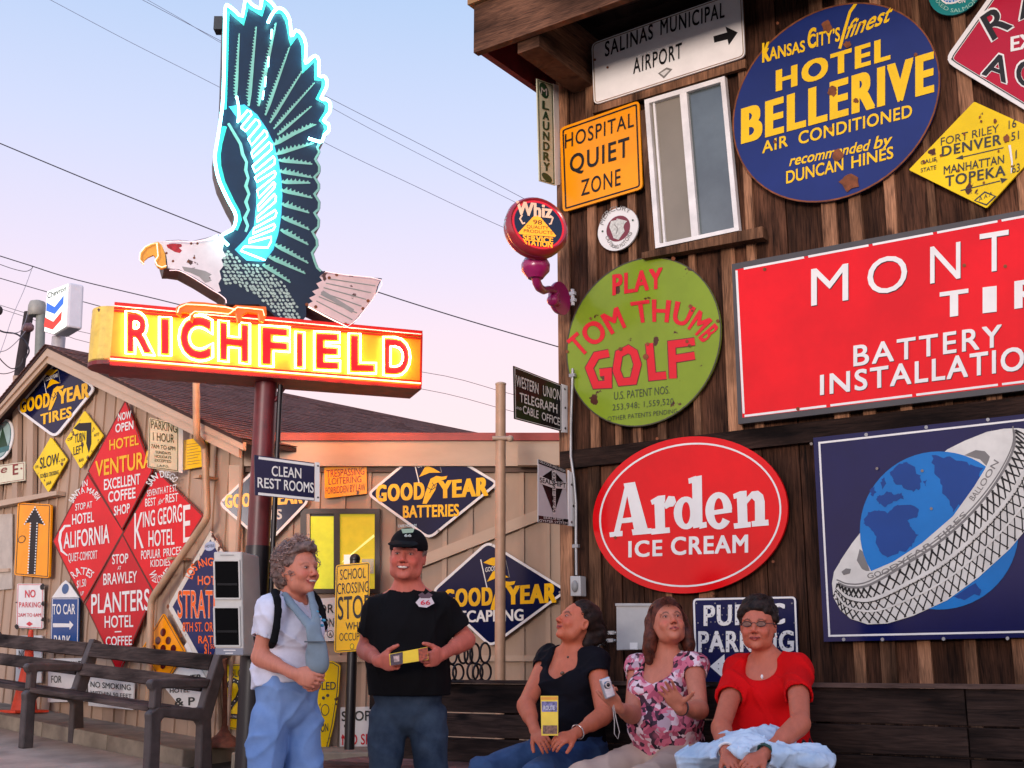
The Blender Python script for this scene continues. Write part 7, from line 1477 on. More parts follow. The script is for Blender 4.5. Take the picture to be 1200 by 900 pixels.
# ------------------------------------------------------------------ the standing woman with grey curls, seen from her left side
def lady():
    Y = 5.5; s = Person('standing woman with curly grey hair, white top and light blue trousers', (at(336, 830, Y).x, Y, 0))
    fd = nv((.80, -.60, 0)); f = Field((-1.32, 5.05, -.02), (-.62, 5.95, 1.74), .0055)
    P = A3(336, 838, Y); Wp = A3(337, 788, Y); Cp = A3(340, 738, Y); N = A3(341, 704, Y+.01); sv = np.array([-fd[1], fd[0], 0])   # sv: to her left hand side (away)
    sv = np.array([.60, .80, 0]); SN = A3(318, 716, Y-.13); SF = A3(362, 712, Y+.14)
    EN = A3(304, 770, Y-.13); WN = A3(346, 790, Y-.22); EF = A3(375, 765, Y+.12); WF_ = A3(374, 792, Y-.08)
    def torso(g, o, k=.05):
        g.cap(P+V3(0, 0, .06), Wp, .140+o*1.4, .132+o*1.4, k, flat=(fd, .80)); g.cap(Wp, Cp, .132+o, .135+o, k, flat=(fd, .80)); g.ell(Cp+fd*.055+V3(0, 0, -.02), V3(.10, .10, .07)+o, None, .05); g.cap(SN, SF, .046+o, .046+o, k)
    torso(f, -.010); 
    for S_ in (SN, SF): f.cap(N, S_, .042, .038, .05)
    C = A3(350, 668, Y-.03); s.head(f, C, 52, 4, 0, .96, smile=1.0, neck=N, neckr=.050, jaw=.95)
    for S_, E_2, W_ in ((SN, EN, WN), (SF, EF, WF_)): f.cap(S_, E_2, .044, .034, .03); f.cap(E_2, W_, .032, .0235, .02); f.cap(E_2+(W_-E_2)*.12, E_2+(W_-E_2)*.42, .037, .032, .02)
    s.hand(f, WN, A3(366, 797, Y-.24)-WN, V3(-.2, .9, .1), -1, curl=(.5, .6, .5), thumb=.1, spread=.02, size=.92)
    s.hand(f, WF_, A3(370, 802, Y-.16)-WF_, V3(-.6, .5, .2), 1, curl=(.6, .7, .5), thumb=.1, spread=.02, size=.92)
    for sg in (-1, 1):
        H = P+sv*sg*.078+V3(0, 0, .02); K_ = np.array([P[0]+sv[0]*sg*.10+fd[0]*sg*.035, Y+sv[1]*sg*.10+fd[1]*sg*.035, .47]); An = np.array([K_[0]-.01, K_[1]+.03, .08]); f.cap(H, K_, .055, .042, .02); f.cap(K_, An, .042, .034, .02); f.cap(An, An+fd*.14-V3(0, 0, .045), .033, .028, .02)
    build_field(f, 'body', SKIN, s.root, lambda V: s.facecol(V, (204, 128, 102), brow=(120, 88, 74), lip=(176, 76, 76), blush=.3, browth=.5)); s.eyes((60, 50, 50), .24)
    b = MB(); b.ball(Vector(s.HP(0, -.0950, -.0620)), (.021, .0070, .0052), 14, 6, [Vector(s.M[:, i]) for i in range(3)]); b.build('teeth', mat('teeth', (224, 208, 190), rough=.3), s.root)
    g = Field((-1.32, 5.05, .80), (-.62, 5.95, 1.56), .006); torso(g, .010)
    g.cap(P+V3(0, 0, .04), Wp, .166, .15, .05, flat=(fd, .84))
    for S_, E_2 in ((SN, EN), (SF, EF)): g.cap(N-V3(0, 0, .01), S_, .046, .046, .04); g.cap(S_, S_+(E_2-S_)*.58, .060, .058, .04, end=0)
    g.folds(.013, 13, 6, (1, 1, .8)); g.noise(.0025, 45, 33, (1, 1, .5)); g.cut(A3(336, 804, Y), (.12, -.1, -1))
    for S_, E_2 in ((SN, EN), (SF, EF)): g.cap(S_+(E_2-S_)*.50, S_+(E_2-S_)*.62, .049, .049, 0, 'sub', start=0, end=0)
    g.cap(N+fd*.02+V3(0, 0, .0), N+fd*.03+V3(0, 0, .2), .066, .12, .008, 'sub'); build_field(g, 'shirt', cloth('white_tshirt_cotton', (214, 212, 222)), s.root)
    b = MB(); 
    for x, y in ((371, 717), (374, 723), (377, 733), (372, 737), (379, 727)): b.ball(A3(x, y, Y-.155+.02*(x-371)/8), (.011, .008, .007), 6, 4)
    b.build('shirt_print', mat('turquoise_print', (70, 160, 190)), s.root)
    g = Field((-1.32, 5.05, -.02), (-.62, 5.95, 1.06), .007); g.cap(P+V3(0, 0, .06), P+V3(0, 0, .13), .140, .160, .04, flat=(fd, .86))
    for sg in (-1, 1):
        H = P+sv*sg*.070+fd*.02*sg-V3(0, 0, .01); K_ = np.array([P[0]+sv[0]*sg*.10+fd[0]*sg*.035, Y+sv[1]*sg*.10+fd[1]*sg*.035, .47]); An = np.array([K_[0]-.01, K_[1]+.03, .08]); g.cap(H, K_, .090, .074, .010); g.cap(K_, An+V3(0, 0, .02), .074, .076, .02, end=0)
    g.folds(.018, 10, 12, (.7, .7, 1.1)); g.noise(.003, 40, 9); build_field(g, 'trousers', cloth('light_blue_denim', (98, 130, 180), col2=(128, 158, 204), vscale=4), s.root)
    for sg in (-1, 1): b = MB(); K_ = np.array([P[0]+sv[0]*sg*.10-.01, Y+sv[1]*sg*.10+.03, .04]); b.ball(K_+fd*.07, (.045, .13, .04), ax=(Vector((.6, .8, 0)), Vector(fd), Vector((0, 0, 1)))); b.build('shoe', mat('white_shoe', (200, 200, 196)), s.root)
    # grey curls
    g = Field(tuple(C-.19), tuple(C+.19), .0045); g.ell(s.HP(0, .036, .052), V3(.094, .100, .088), s.M, .02); g.ell(s.HP(0, .062, -.01), V3(.082, .075, .085), s.M, .02); g.ell(s.HP(0, -.045, .095), V3(.062, .050, .032), s.M, .02)
    g.ell(s.HP(0, -.085, -.02), V3(.062, .085, .095), s.M, .01, 'sub'); g.noise(.007, 120, 4); build_field(g, 'hair', mat('curly_grey_hair', (62, 44, 38), col2=(132, 104, 92), rough=.6, vscale=45), s.root)
    rr = []
    for i in range(620):
        th = rng.uniform(60, 300); ph = rng.uniform(-50, 88); 
        if rng.rand() < .35: th = rng.uniform(-60, 60); ph = rng.uniform(48, 90)
        p = scalp(s, th, ph, .012+rng.uniform(0, .010)); ax_ = nv(rng.normal(size=3)); a1 = nv(np.cross(ax_, rng.normal(size=3))); a2 = np.cross(ax_, a1); rad = rng.uniform(.005, .013); hgt = rng.uniform(.006, .03); p = p+nv(p-s.C)*rng.uniform(-.006, .012)
        rr.append([p+a1*rad*math.cos(t)+a2*rad*math.sin(t)+ax_*hgt*(t/8) for t in np.linspace(0, rng.uniform(6, 10), 12)])
    strands('curl', mat('neon_tinted_grey_curls', (116, 70, 58), col2=(190, 160, 148), rough=.55, vscale=25, spec=.25), s.root, rr, .0021)  # the neon's red cast is mixed into the grey strand colour
    # sling and pouch
    SG = cloth('grey_sling_cloth', (124, 138, 146)); b = MB()
    def band(pts, w):
        q = [Vector(A3(*p)) for p in pts]
        for i in range(len(q)-1): b.beam(q[i], q[i+1]+(q[i+1]-q[i])*.04, w, .012, up=Vector((fd[0], fd[1], .25)).normalized())
    sl = thing('sling_pouch', 'grey cloth sling and pouch hanging round the neck of the standing woman', 'sling', Vector(A3(368, 760, Y-.2)))
    g = Field((-1.25, 5.0, .95), (-.66, 5.7, 1.5), .005)
    for pts, w0, w1 in (([(334, 698, Y-.09), (345, 712, Y-.155), (358, 727, Y-.20), (366, 738, Y-.215)], .018, .026), ([(364, 695, Y-.07), (368, 712, Y-.135), (370, 727, Y-.19), (370, 742, Y-.215)], .018, .024), ([(367, 738, Y-.215), (370, 758, Y-.22)], .034, .040)):
        for i in range(len(pts)-1): a_, b_ = A3(*pts[i]), A3(*pts[i+1]); g.cap(a_, b_, w0+(w1-w0)*i/max(1, len(pts)-1), w0+(w1-w0)*(i+1)/max(1, len(pts)-1), .006, flat=(nv((.5, -.8, .2)), .38))
    g.ell(A3(371, 767, Y-.215), (.048, .028, .085), None, .015); g.ell(A3(374, 778, Y-.20), (.042, .03, .05), None, .02); g.noise(.002, 50, 2); build_field(g, 'cloth', SG, sl)
    b = MB(); b.box(A3(369, 752, Y-.247), (.045, .004, .003)); b.build('seam', mat('dark_grey_seam', (70, 80, 88)), sl)
    bs = thing('backpack', 'small black backpack strap and pack worn by the standing woman', 'backpack', Vector(A3(318, 740, Y))); BKC = cloth('black_webbing', (16, 16, 18))
    g = Field((-1.3, 5.0, 1.0), (-.7, 5.95, 1.5), .006)
    st_ = [(330, 697, Y+.03), (322, 694, Y-.12), (325, 703, Y-.185), (326, 716, Y-.195), (324, 735, Y-.20), (321, 750, Y-.19), (317, 760, Y-.10)]
    for i in range(len(st_)-1): g.cap(A3(*st_[i]), A3(*st_[i+1]), .017, .017, .004, flat=(nv((.3, -.9, .2)), .5))
    g.ell(A3(316, 738, Y+.13), (.075, .075, .14), None, .02); st2 = [(366, 696, Y+.02), (371, 702, Y+.05), (377, 716, Y+.06), (380, 735, Y+.03)]
    for i in range(3): g.cap(A3(*st2[i]), A3(*st2[i+1]), .018, .016, .004)
    build_field(g, 'pack', BKC, bs)
lady()

# ------------------------------------------------------------------ seated women on the plank bench
def seated(label, px, tone, head, sh, arms, thigh, shirtcol, pantcol, neckline, bust=.5, size=1.0, sleeve=.45, hairfn=None, hem=None, smile=.6, brow=(60, 42, 34), kneepx=None, neckd=.05, off=.86, belly=.5, scoop=.06, browth=1, mouth_open=False, scale=1.0, eye=.5):
    base = bp(s_at(px, off), off, .0); Yb = base.y; s = Person(label, (base.x, base.y, gz(0, base.y)))
    b0 = np.array(base); fd = np.array(BN); rv = np.array(-BD)          # rv: to the viewer's right
    P = b0+V3(0, 0, .69); hw, hy, (yaw, pitch, roll) = head
    SLp, SRp = sh; SL = A3(*SLp, Yb+.11); SR = A3(*SRp, Yb-.11); mid = (SL+SR)/2; Wp = P*.45+mid*.55-V3(0, 0, .05)+fd*.02; Cp = mid-V3(0, 0, .10)+fd*.01; N = mid+V3(0, 0, .045)
    lo = (min(P[0], mid[0])-.80, Yb-1.05, .0); hi = (max(P[0], mid[0])+.42, Yb+.42, 1.60)
    f = Field(lo, hi, .0055)
    def torso(g, o, k=.05):
        g.cap(P, Wp, .172*size+o, .150*size+o, k, flat=(fd, .80)); g.cap(Wp, Cp, .150*size+o, .145*size+o, k, flat=(fd, .78))
        g.ell(Wp+fd*.05*belly-V3(0, 0, .04), V3(.15, .13, .11)*size*(.8+.2*belly)+o, None, .06)
        for sg in (-1, 1): g.ell(Cp+rv*sg*.07*size+fd*(.075*size)-V3(0, 0, .015), V3(.070, .070, .065)*(.8+.4*bust)*size+o, None, .035)
        g.cap(SL, SR, .050*size+o, .050*size+o, k)
    torso(f, -.012)
    for S_ in (SL, SR): f.cap(N, S_, .044, .040, .05)
    C = A3(hw, hy, Yb-.04); s.head(f, C, yaw, pitch, roll, .97*scale, smile=smile, neck=N+fd*.0, neckr=.050, jaw=.97, mouth_open=mouth_open)
    J = []
    for (E_2, W_), S_ in zip(arms, (SL, SR)):
        E3 = A3(*E_2); W3 = A3(*W_[:3]); f.cap(S_, E3, .050*size, .038*size, .03); f.cap(E3, W3, .036*size, .0245, .02); f.cap(E3+(W3-E3)*.12, E3+(W3-E3)*.42, .041*size, .035*size, .02); J.append((S_, E3, W3))
    for (d_, n_, sd_, kw), (S_, E3, W3) in zip(thigh['hands'], J): s.hand(f, W3, d_, n_, sd_, size=.92, **kw)
    K2 = []
    for sg, kp in zip((-1, 1), kneepx): K2.append((P+rv*sg*.10-V3(0, 0, .03), P+fd*.46+rv*(sg*.15+kp)-V3(0, 0, .10)))
    for H, K_ in K2: f.cap(H, K_, .075, .05, .03); An = K_*V3(1, 1, 0)+fd*.03+V3(0, 0, .12); f.cap(K_, An, .05, .035, .02); f.cap(An, An+fd*.13-V3(0, 0, .05), .032, .028, .02)
    build_field(f, 'body', SKIN, s.root, lambda V: s.facecol(V, tone, brow=brow, lip=(170, 70, 70), blush=.3, browth=browth)); s.eyes((60, 60, 60), eye)
    g = Field(lo, hi, .006); torso(g, .010)
    for S_, E3, W3 in J: g.cap(N-V3(0, 0, .02), S_, .046, .046, .04); g.cap(S_, S_+(E3-S_)*sleeve, .057*size, .060*size, .035, end=0)
    g.folds(.013, 13, int(px), (1, 1, .8)); g.noise(.0025, 45, int(px)+7, (1, 1, .6)); 
    if hem is not None: g.cut(P+V3(0, 0, hem), (0, 0, -1))
    for S_, E3, W3 in J: g.cap(S_+(E3-S_)*(sleeve-.07), S_+(E3-S_)*(sleeve+.05), .052*size, .052*size, 0, 'sub', start=0, end=0)
    g.cap(N+fd*.03-V3(0, 0, .01), N+fd*.06+V3(0, 0, .22), .078, .14, .008, 'sub'); g.ell(N+fd*(.10)-V3(0, 0, scoop*.45), V3(.082, .10, scoop*.75+.03), None, .012, 'sub')
    build_field(g, 'shirt', shirtcol, s.root)
    g = Field(lo, (hi[0], hi[1], .95), .007); g.cap(P-V3(0, 0, .02), P+V3(0, 0, .05), .176*size, .170*size, .05, flat=(fd, .85))
    for H, K_ in K2: g.cap(H, K_, .100*size, .078, .03); An = K_*V3(1, 1, 0)+fd*.03+V3(0, 0, .12); g.cap(K_, An, .078, .070, .02, end=0)
    g.folds(.014, 11, int(px)+1, (1, 1, 1)); g.noise(.003, 40, 9); build_field(g, 'trousers', pantcol, s.root)
    for H, K_ in K2: b = MB(); b.ball(Vector(K_*V3(1, 1, 0)+fd*.08+V3(0, 0, .06)), (.045, .12, .045), ax=(Vector(rv), Vector(fd), Vector((0, 0, 1)))); b.build('shoe', mat('dark_shoe', (40, 34, 32)), s.root)
    hairfn(s, C); s.J = J; s.P = P; s.N = N; s.fd = fd; s.rv = rv; s.Yb = Yb; s.Cp = Cp
    return s
# woman in black, face turned up towards the neon
def hair_bun(s, C):
    HM = mat('dark_brown_hair', (24, 15, 12), col2=(50, 33, 27), rough=.6, vscale=50, spec=.2)
    g = Field(tuple(C-.22), tuple(C+.22), .0045); g.ell(s.HP(0, .032, .046), V3(.082, .096, .088), s.M, .02); g.ell(s.HP(0, .125, -.005), V3(.062, .055, .062), s.M, .03); g.ell(s.HP(0, .09, -.07), V3(.055, .045, .06), s.M, .03)
    g.ell(s.HP(0, -.085, -.035), V3(.073, .086, .103), s.M, .028, 'sub')
    for sx in (-1, 1): g.ell(s.HP(sx*.085, .0, -.03), V3(.03, .045, .045), s.M, .01, 'sub')
    g.noise(.003, 90, 8); build_field(g, 'hair', HM, s.root); rr = []
    for i in range(260):
        th = rng.uniform(50, 310); ph = rng.uniform(0, 80); p = scalp(s, th, ph, .008); q = s.HP(rng.uniform(-.04, .04), .15+rng.uniform(-.02, .03), -.01+rng.uniform(-.05, .05)); m_ = scalp(s, 180+(th-180)*.5, ph*.6, .016); rr.append([(1-t)**2*p+2*t*(1-t)*m_+t*t*q for t in np.linspace(0, 1, 8)])
    for i in range(80):
        a = rng.normal(size=3)*.02; p = s.HP(0, .13, -.0)+a; rr.append([p+nv(rng.normal(size=3))*.02*t+s.M@V3(0, .03, -.02)*t*rng.uniform(.5, 2) for t in np.linspace(0, 1, 5)])
    strands('hair_strand', HM, s.root, rr, .0019)
BLKT = cloth('navy_black_top', (16, 15, 22))
sb = seated('seated woman in a black top with dark hair, looking up to the side', 668, (194, 106, 76), (676, 730, (-66, 24, 0)), ((643, 772), (699, 777)),
            [((616, 826, 6.12), (628, 858, 5.92)), ((708, 838, 5.98), (672, 861, 5.80))], {'hands': [(A3(641, 872, 5.80)-A3(628, 858, 5.92), V3(.3, .5, -.8), 1, dict(curl=(.4, .5, .4), thumb=.1, spread=.03)), (A3(650, 868, 5.72)-A3(672, 861, 5.80), V3(-.2, .5, -.8), -1, dict(curl=(.35, .5, .4), thumb=.1, spread=.03))]},
            BLKT, cloth('blue_jeans', (42, 62, 96), col2=(66, 92, 130), vscale=5), None, bust=.65, size=1.06, sleeve=.26, hairfn=hair_bun, smile=.9, kneepx=(-.06, -.05), belly=.9, scoop=.10, eye=.3)
b = MB(); J = sb.J[1]; w_ = J[1]+(J[2]-J[1])*.86; d_ = nv(J[2]-J[1]); u_ = nv(np.cross(d_, [0, 0, 1])); v_ = np.cross(d_, u_); b.tube([Vector(w_+(u_*math.cos(t)+v_*math.sin(t))*.034) for t in np.linspace(0, 6.28, 20)[:-1]], .0035, 6, closed=True); b.build('bracelet', mat('silver_bracelet', (220, 220, 220), rough=.2, metal=.8), sb.root)
b = MB(); b.ball(A3(659, 789, sb.Yb-.20), (.011, .005, .010)); b.ball(A3(665.5, 770, sb.Yb-.155), (.006, .004, .006)); b.build('pendant', mat('brown_pendant', (90, 60, 40), rough=.3), sb.root)
lf = thing('yellow_brochure', 'tall yellow brochure standing upright in the lap of the woman in black', 'brochure', Vector(A3(644, 838, 5.72))); pl = Plane(Vector(A3(644, 838, 5.74)), Vector((-.15, -1, .12)))
S4 = Sign('x', '', '', pl, [(633.5, 815.5), (654, 815.5), (654, 862), (634.5, 862)], mat('leaflet_yellow', (236, 196, 20), rough=.4), off=0, thick=.004, root=lf)
S4.poly([(634.5, 822), (653, 822), (653, 834), (635, 834)], mat('brochure_blue_photo', (110, 105, 150), var=.7, vscale=80), 1, 'photo_panel'); S4.poly([(634, 816.5), (653.5, 816.5), (653.5, 820), (634, 820)], mat('brochure_orange_band', (225, 150, 20)), 1, 'band'); S4.poly([(636, 850), (653, 850), (653, 860), (636, 860)], mat('brochure_brown_photo', (120, 80, 60), var=.7, vscale=90), 1, 'photo_panel'); S4.text('ROUTE', 637, 832, 650, 832, 5, WHITE, bold=.01); S4.done()
# woman in the flowered blouse
def hair_long(s, C):
    HM = mat('auburn_brown_hair', (48, 22, 15), col2=(104, 52, 36), rough=.55, vscale=40, spec=.25)
    g = Field(tuple(C-.26), tuple(C+.24), .0045); g.ell(s.HP(0, .030, .048), V3(.088, .102, .090), s.M, .02)
    Z = V3(0, 0, -1)
    for sx in (-1, 1):
        p = s.HP(sx*.080, .03, .02); q = s.HP(sx*.093, .035, -.06); q2 = q+Z*.045+V3(sx*.008, 0, 0); q3 = q+Z*.105+V3(sx*.012, 0, 0); g.cap(p, q, .030, .032, .03); g.cap(q, q2, .032, .032, .02); g.cap(q2, q3, .031, .020, .02)
    p = s.HP(0, .085, .0); g.cap(p, p+Z*.14, .07, .06, .03)
    g.ell(s.HP(0, -.085, -.035), V3(.060, .088, .100), s.M, .012, 'sub'); g.noise(.003, 70, 8, (1, 1, .3)); build_field(g, 'hair', HM, s.root); rr = []
    for i in range(420):
        sx = rng.choice((-1, 1)); th = sx*rng.uniform(8, 130); p = scalp(s, th*.55, 86-abs(th)*.12, .008); m_ = scalp(s, sx*(58+abs(th)*.55), 22, .016); k_ = s.HP(sx*(.094+rng.uniform(-.012, .012)), .035+rng.uniform(-.035, .03), -.045); e_ = k_+Z*rng.uniform(.08, .125)+V3(sx*rng.uniform(-.006, .02), rng.uniform(-.015, .01), 0)
        rr.append([p, scalp(s, sx*(40+abs(th)*.4), 56, .013), m_, k_, (k_+e_)/2+V3(sx*.008, 0, 0), e_])
    for i in range(70):
        x = rng.uniform(-.045, .035); p = s.HP(.01+x*.4, -.055, .118); rr.append([p, s.HP(x, -.088, .085), s.HP(x*1.25-.005, -.098, .055+rng.uniform(-.01, .012))])
    strands('hair_strand', HM, s.root, rr, .0021)
FLW = bpy.data.materials.new('flowered_blouse_cloth'); FLW.use_nodes = True
def flw(m):
    nt = m.node_tree; N = nt.nodes; L = nt.links; p = N['Principled BSDF']; p.inputs['Roughness'].default_value = .9; p.inputs['Specular IOR Level'].default_value = .15; tc = N.new('ShaderNodeTexCoord')
    nz = N.new('ShaderNodeTexNoise'); nz.inputs['Scale'].default_value = 16; mxv = N.new('ShaderNodeMix'); mxv.data_type = 'RGBA'; mxv.inputs[0].default_value = .06; L.new(tc.outputs['Object'], nz.inputs[0]); L.new(tc.outputs['Object'], mxv.inputs[6]); L.new(nz.outputs[1], mxv.inputs[7])
    v = N.new('ShaderNodeTexVoronoi'); v.inputs['Scale'].default_value = 46; L.new(mxv.outputs[2], v.inputs[0]); r = N.new('ShaderNodeValToRGB'); r.color_ramp.interpolation = 'CONSTANT'; sp_ = N.new('ShaderNodeSeparateColor'); L.new(v.outputs['Color'], sp_.inputs[0]); L.new(sp_.outputs[0], r.inputs[0])
    e = r.color_ramp.elements; e[0].color = (*lin((206, 110, 130)), 1); e[1].position = .26; e[1].color = (*lin((226, 200, 204)), 1)
    for p_, c_ in ((.44, (74, 52, 62)), (.62, (176, 84, 106)), (.78, (190, 160, 168)), (.90, (48, 38, 48))): x = e.new(p_); x.color = (*lin(c_), 1)
    v2 = N.new('ShaderNodeTexVoronoi'); v2.inputs['Scale'].default_value = 13; L.new(tc.outputs['Object'], v2.inputs[0]); mr = N.new('ShaderNodeMapRange'); mr.inputs[1].default_value = .10; mr.inputs[2].default_value = .34; mr.inputs[3].default_value = .62; mr.inputs[4].default_value = 0; L.new(v2.outputs['Distance'], mr.inputs[0])
    m2 = N.new('ShaderNodeMix'); m2.data_type = 'RGBA'; L.new(mr.outputs[0], m2.inputs[0]); L.new(r.outputs[0], m2.inputs[6]); m2.inputs[7].default_value = (*lin((206, 104, 124)), 1); L.new(m2.outputs[2], p.inputs['Base Color'])
flw(FLW)
sm = seated('seated woman in a pink flowered blouse with brown hair, raising an open hand', 781, (194, 118, 92), (783, 730, (6, 20, -4)), ((748, 781), (813, 781)),
            [((741, 838, 5.85), (724, 828, 5.62)), ((820, 832, 5.62), (796, 829, 5.42))], {'hands': [(A3(713, 812, 5.58)-A3(724, 828, 5.62), V3(.5, .75, .1), -1, dict(curl=(.8, .9, .7), thumb=.2, spread=.02)), (A3(779, 803, 5.36)-A3(796, 829, 5.42), V3(-.35, -1, .1), -1, dict(curl=(.05, .12, .1), thumb=.8, spread=.13))]},
            FLW, cloth('beige_trouser_cotton', (176, 150, 132), col2=(196, 170, 152), vscale=3), None, bust=.7, size=1.0, sleeve=.22, hairfn=hair_long, smile=.15, kneepx=(-.06, -.04), belly=.7, scoop=.085, mouth_open=True, hem=-.02, eye=.16)
b = MB(); J = sm.J[1]; w_ = J[1]+(J[2]-J[1])*.9; d_ = nv(J[2]-J[1]); u_ = nv(np.cross(d_, [0, 0, 1])); v_ = np.cross(d_, u_); b.tube([Vector(w_+(u_*math.cos(t)+v_*math.sin(t))*.033) for t in np.linspace(0, 6.28, 20)[:-1]], .004, 6, closed=True); b.build('bracelet', mat('dark_bracelet', (60, 44, 44), rough=.4), sm.root)
cmq = thing('compact_camera', 'small silver compact camera held by the woman in the flowered blouse', 'camera', Vector(A3(711, 808, 5.52)))
b = MB(); cx_ = Vector(A3(711.5, 806, 5.53)); ax1 = Vector((.42, -.88, -.1)).normalized(); ax2 = Vector((-.30, -.05, .95)).normalized(); ax1 = (ax1-ax2*ax1.dot(ax2)).normalized(); ax3 = ax1.cross(ax2); b.box(cx_, (.010, .026, .045), (ax1, ax3, ax2)); b.build('camera_body', mat('silver_camera_body', (190, 190, 196), rough=.25, metal=.5), cmq, bevel=.006)
b = MB(); b.lathe(cx_+ax1*.010+ax2*.012, ax1, [(0, .017), (.006, .017), (.010, .014)], 16); b.build('lens_ring', mat('lens_chrome', (150, 150, 155), metal=.9, rough=.2), cmq); b = MB(); b.lathe(cx_+ax1*.0202+ax2*.012, ax1, [(0, .009), (.002, .006)], 14); b.build('lens_glass', mat('lens_glass_black', (10, 10, 16), rough=.05), cmq)
b = MB(); st_ = [A3(719, 826, 5.55), A3(722, 842, 5.55), A3(726, 858, 5.55), A3(724, 866, 5.55), A3(720, 860, 5.55), A3(720, 845, 5.55), A3(718, 828, 5.55)]; b.tube([Vector(p) for p in st_], .0022, 5); b.build('wrist_strap', mat('pale_strap', (176, 164, 156)), cmq)
# woman in red
def hair_short(s, C):
    HM = mat('short_black_brown_hair', (18, 12, 10), col2=(50, 36, 30), rough=.6, vscale=50, spec=.2)
    g = Field(tuple(C-.19), tuple(C+.20), .0045); g.ell(s.HP(0, .024, .054), V3(.087, .102, .094), s.M, .02); g.ell(s.HP(0, .075, -.025), V3(.06, .055, .065), s.M, .02)
    g.ell(s.HP(0, -.096, -.034), V3(.073, .090, .104), s.M, .030, 'sub')
    for sx in (-1, 1): g.ell(s.HP(sx*.085, -.002, -.035), V3(.03, .040, .045), s.M, .01, 'sub')
    g.noise(.009, 55, 5); g.noise(.004, 140, 6); build_field(g, 'hair', HM, s.root); rr = []
    for i in range(420):
        th = rng.uniform(-180, 180); ph = rng.uniform(28, 88) if abs(th) < 70 else rng.uniform(-25, 88); p = scalp(s, th, ph, .004); up_ = nv(p-s.C); d_ = nv(s.M@V3(rng.uniform(-.5, .5), .5 if abs(th) > 60 else .2, .25 if ph > 50 else -.7)+rng.normal(size=3)*.3)
        rr.append([p+up_*.008*t+d_*rng.uniform(.018, .028)*t*t for t in np.linspace(0, 1, 4)])
    for i in range(200):
        th = rng.uniform(-62, 62); p = scalp(s, th, rng.uniform(44, 62), .002); d_ = nv(s.M@V3(rng.uniform(-.5, .5)+math.copysign(.25, th), -.15, .9)+rng.normal(size=3)*.25); e_ = s.M@V3(0, .04, .012)
        rr.append([p+d_*.022*t+e_*t*t*rng.uniform(.4, 1.1) for t in np.linspace(0, 1, 5)])
    strands('hair_strand', HM, s.root, rr, .0022)
sr = seated('seated woman in a bright red top with short dark hair and glasses', 903, (190, 106, 80), (888, 733, (-22, 2, 0)), ((866, 785), (934, 783)),
            [((845, 852, 5.36), (852, 884, 5.08)), ((938, 848, 5.16), (893, 886, 4.98))], {'hands': [(A3(862, 897, 4.98)-A3(852, 884, 5.08), V3(.2, .5, -.8), 1, dict(curl=(.4, .5, .4), thumb=.1, spread=.03)), (A3(872, 897, 4.90)-A3(893, 886, 4.98), V3(-.2, .5, -.8), -1, dict(curl=(.4, .5, .4), thumb=.1, spread=.03))]},
            cloth('bright_red_cotton', (206, 10, 14), vscale=4, var=.08), cloth('dark_trouser_cloth', (46, 42, 46)), None, bust=.55, size=1.04, sleeve=.52, hairfn=hair_short, smile=.5, kneepx=(-.02, .02), belly=.6, scoop=.055, eye=.25)
GL_ = mat('glasses_frame_black', (20, 18, 20), rough=.3); LS = mat('smoky_lens', (120, 84, 72), rough=.25, spec=.3)
gl = []
b = MB(); b2 = MB()
for sx in (-1, 1):
    q = [Vector(sr.HP(sx*.033+.021*math.cos(t)*1.0, -.098+.006*abs(math.cos(t)), .001+.0115*math.sin(t))) for t in np.linspace(0, 6.283, 20)[:-1]]; b.tube(q, .0016, 5, closed=True); b2.add(q, [tuple(range(len(q)))])
    b.tube([Vector(sr.HP(sx*.054, -.092, .004)), Vector(sr.HP(sx*.080, -.05, .006)), Vector(sr.HP(sx*.083, .005, .002))], .0016, 5)
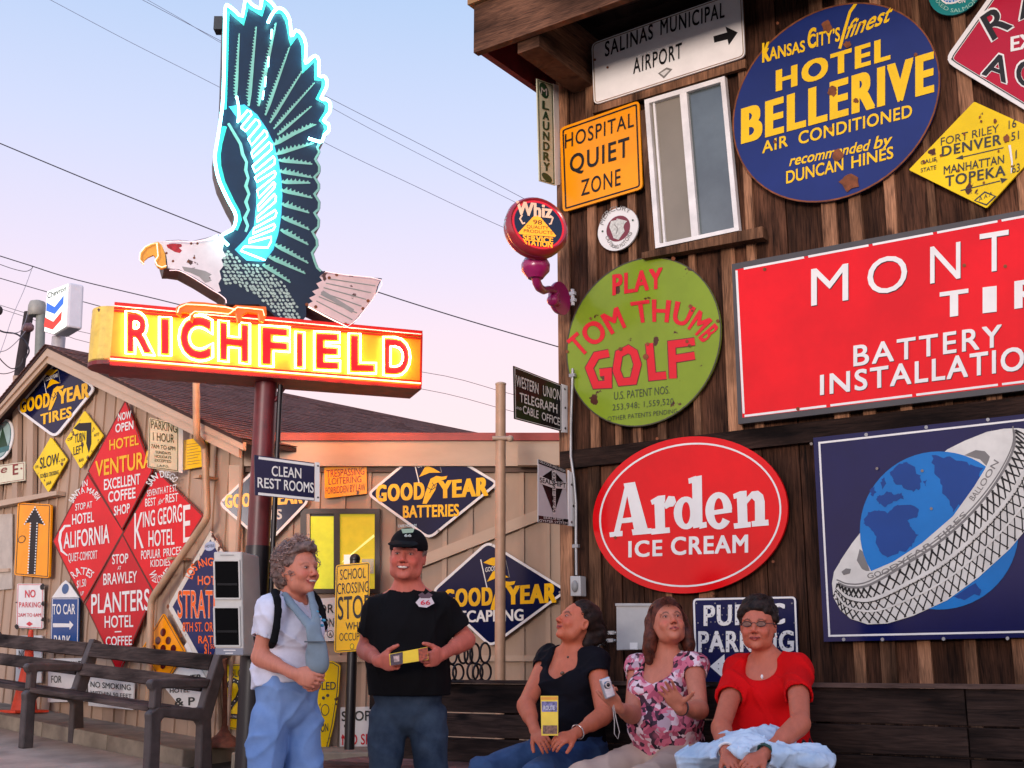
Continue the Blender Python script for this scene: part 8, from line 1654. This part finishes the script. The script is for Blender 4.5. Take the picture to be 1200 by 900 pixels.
b.tube([Vector(sr.HP(-.012, -.100, .004)), Vector(sr.HP(0, -.104, .007)), Vector(sr.HP(.012, -.100, .004))], .0014, 5)
b.build('glasses', GL_, sr.root); b2.build('lenses', LS, sr.root)
b = MB(); b.ball(Vector(sr.HP(.084, .004, -.052)), .006, 8, 6); b.build('earring', mat('pearl', (226, 222, 214), rough=.2), sr.root)
b = MB(); b.ball(A3(893, 793, sr.Yb-.195), (.006, .004, .010), 8, 6); b.build('pendant', mat('white_pendant', (230, 226, 220), rough=.2), sr.root)
for J, r_, m_, nm, fr in ((sr.J[0], .034, mat('white_bracelet', (225, 222, 220), rough=.3), 'bracelet', .88), (sr.J[1], .036, mat('green_watch_band', (20, 70, 64), rough=.4), 'watch', .90)):
    w_ = J[1]+(J[2]-J[1])*fr; d_ = nv(J[2]-J[1]); u_ = nv(np.cross(d_, [0, 0, 1])); v_ = np.cross(d_, u_); b = MB(); b.tube([Vector(w_+(u_*math.cos(t)+v_*math.sin(t))*r_) for t in np.linspace(0, 6.28, 20)[:-1]], .006, 6, closed=True); b.build(nm, m_, sr.root)
jk = thing('denim_jacket', 'pale blue denim jacket bundled on the lap of the woman in red', 'jacket', Vector(A3(890, 870, 5.2)))
g = Field((.35, 4.55, .55), (1.75, 5.75, 1.02), .007)
for x, y, Y_, r3 in ((880, 876, 5.22, (.15, .14, .075)), (850, 884, 5.20, (.12, .14, .04)), (930, 888, 5.10, (.13, .15, .05)), (822, 888, 5.25, (.09, .10, .045)), (950, 892, 5.0, (.09, .12, .05)), (895, 884, 5.05, (.14, .12, .05)), (808, 897, 5.22, (.05, .07, .05)), (905, 868, 5.3, (.10, .08, .06))):
    g.ell(A3(x, y, Y_), r3, None, .04)
for J in sr.J: g.cap(J[1], J[2], .052, .034, .01, 'sub'); g.cap(J[2], J[2]+sr.fd*.12, .045, .045, .01, 'sub')
g.folds(.017, 15, 31, (1, 1, 1)); g.folds(.012, 34, 32, (1, 1, 1)); build_field(g, 'cloth', cloth('pale_blue_denim_cloth', (158, 180, 200), col2=(204, 218, 230), vscale=6), jk)
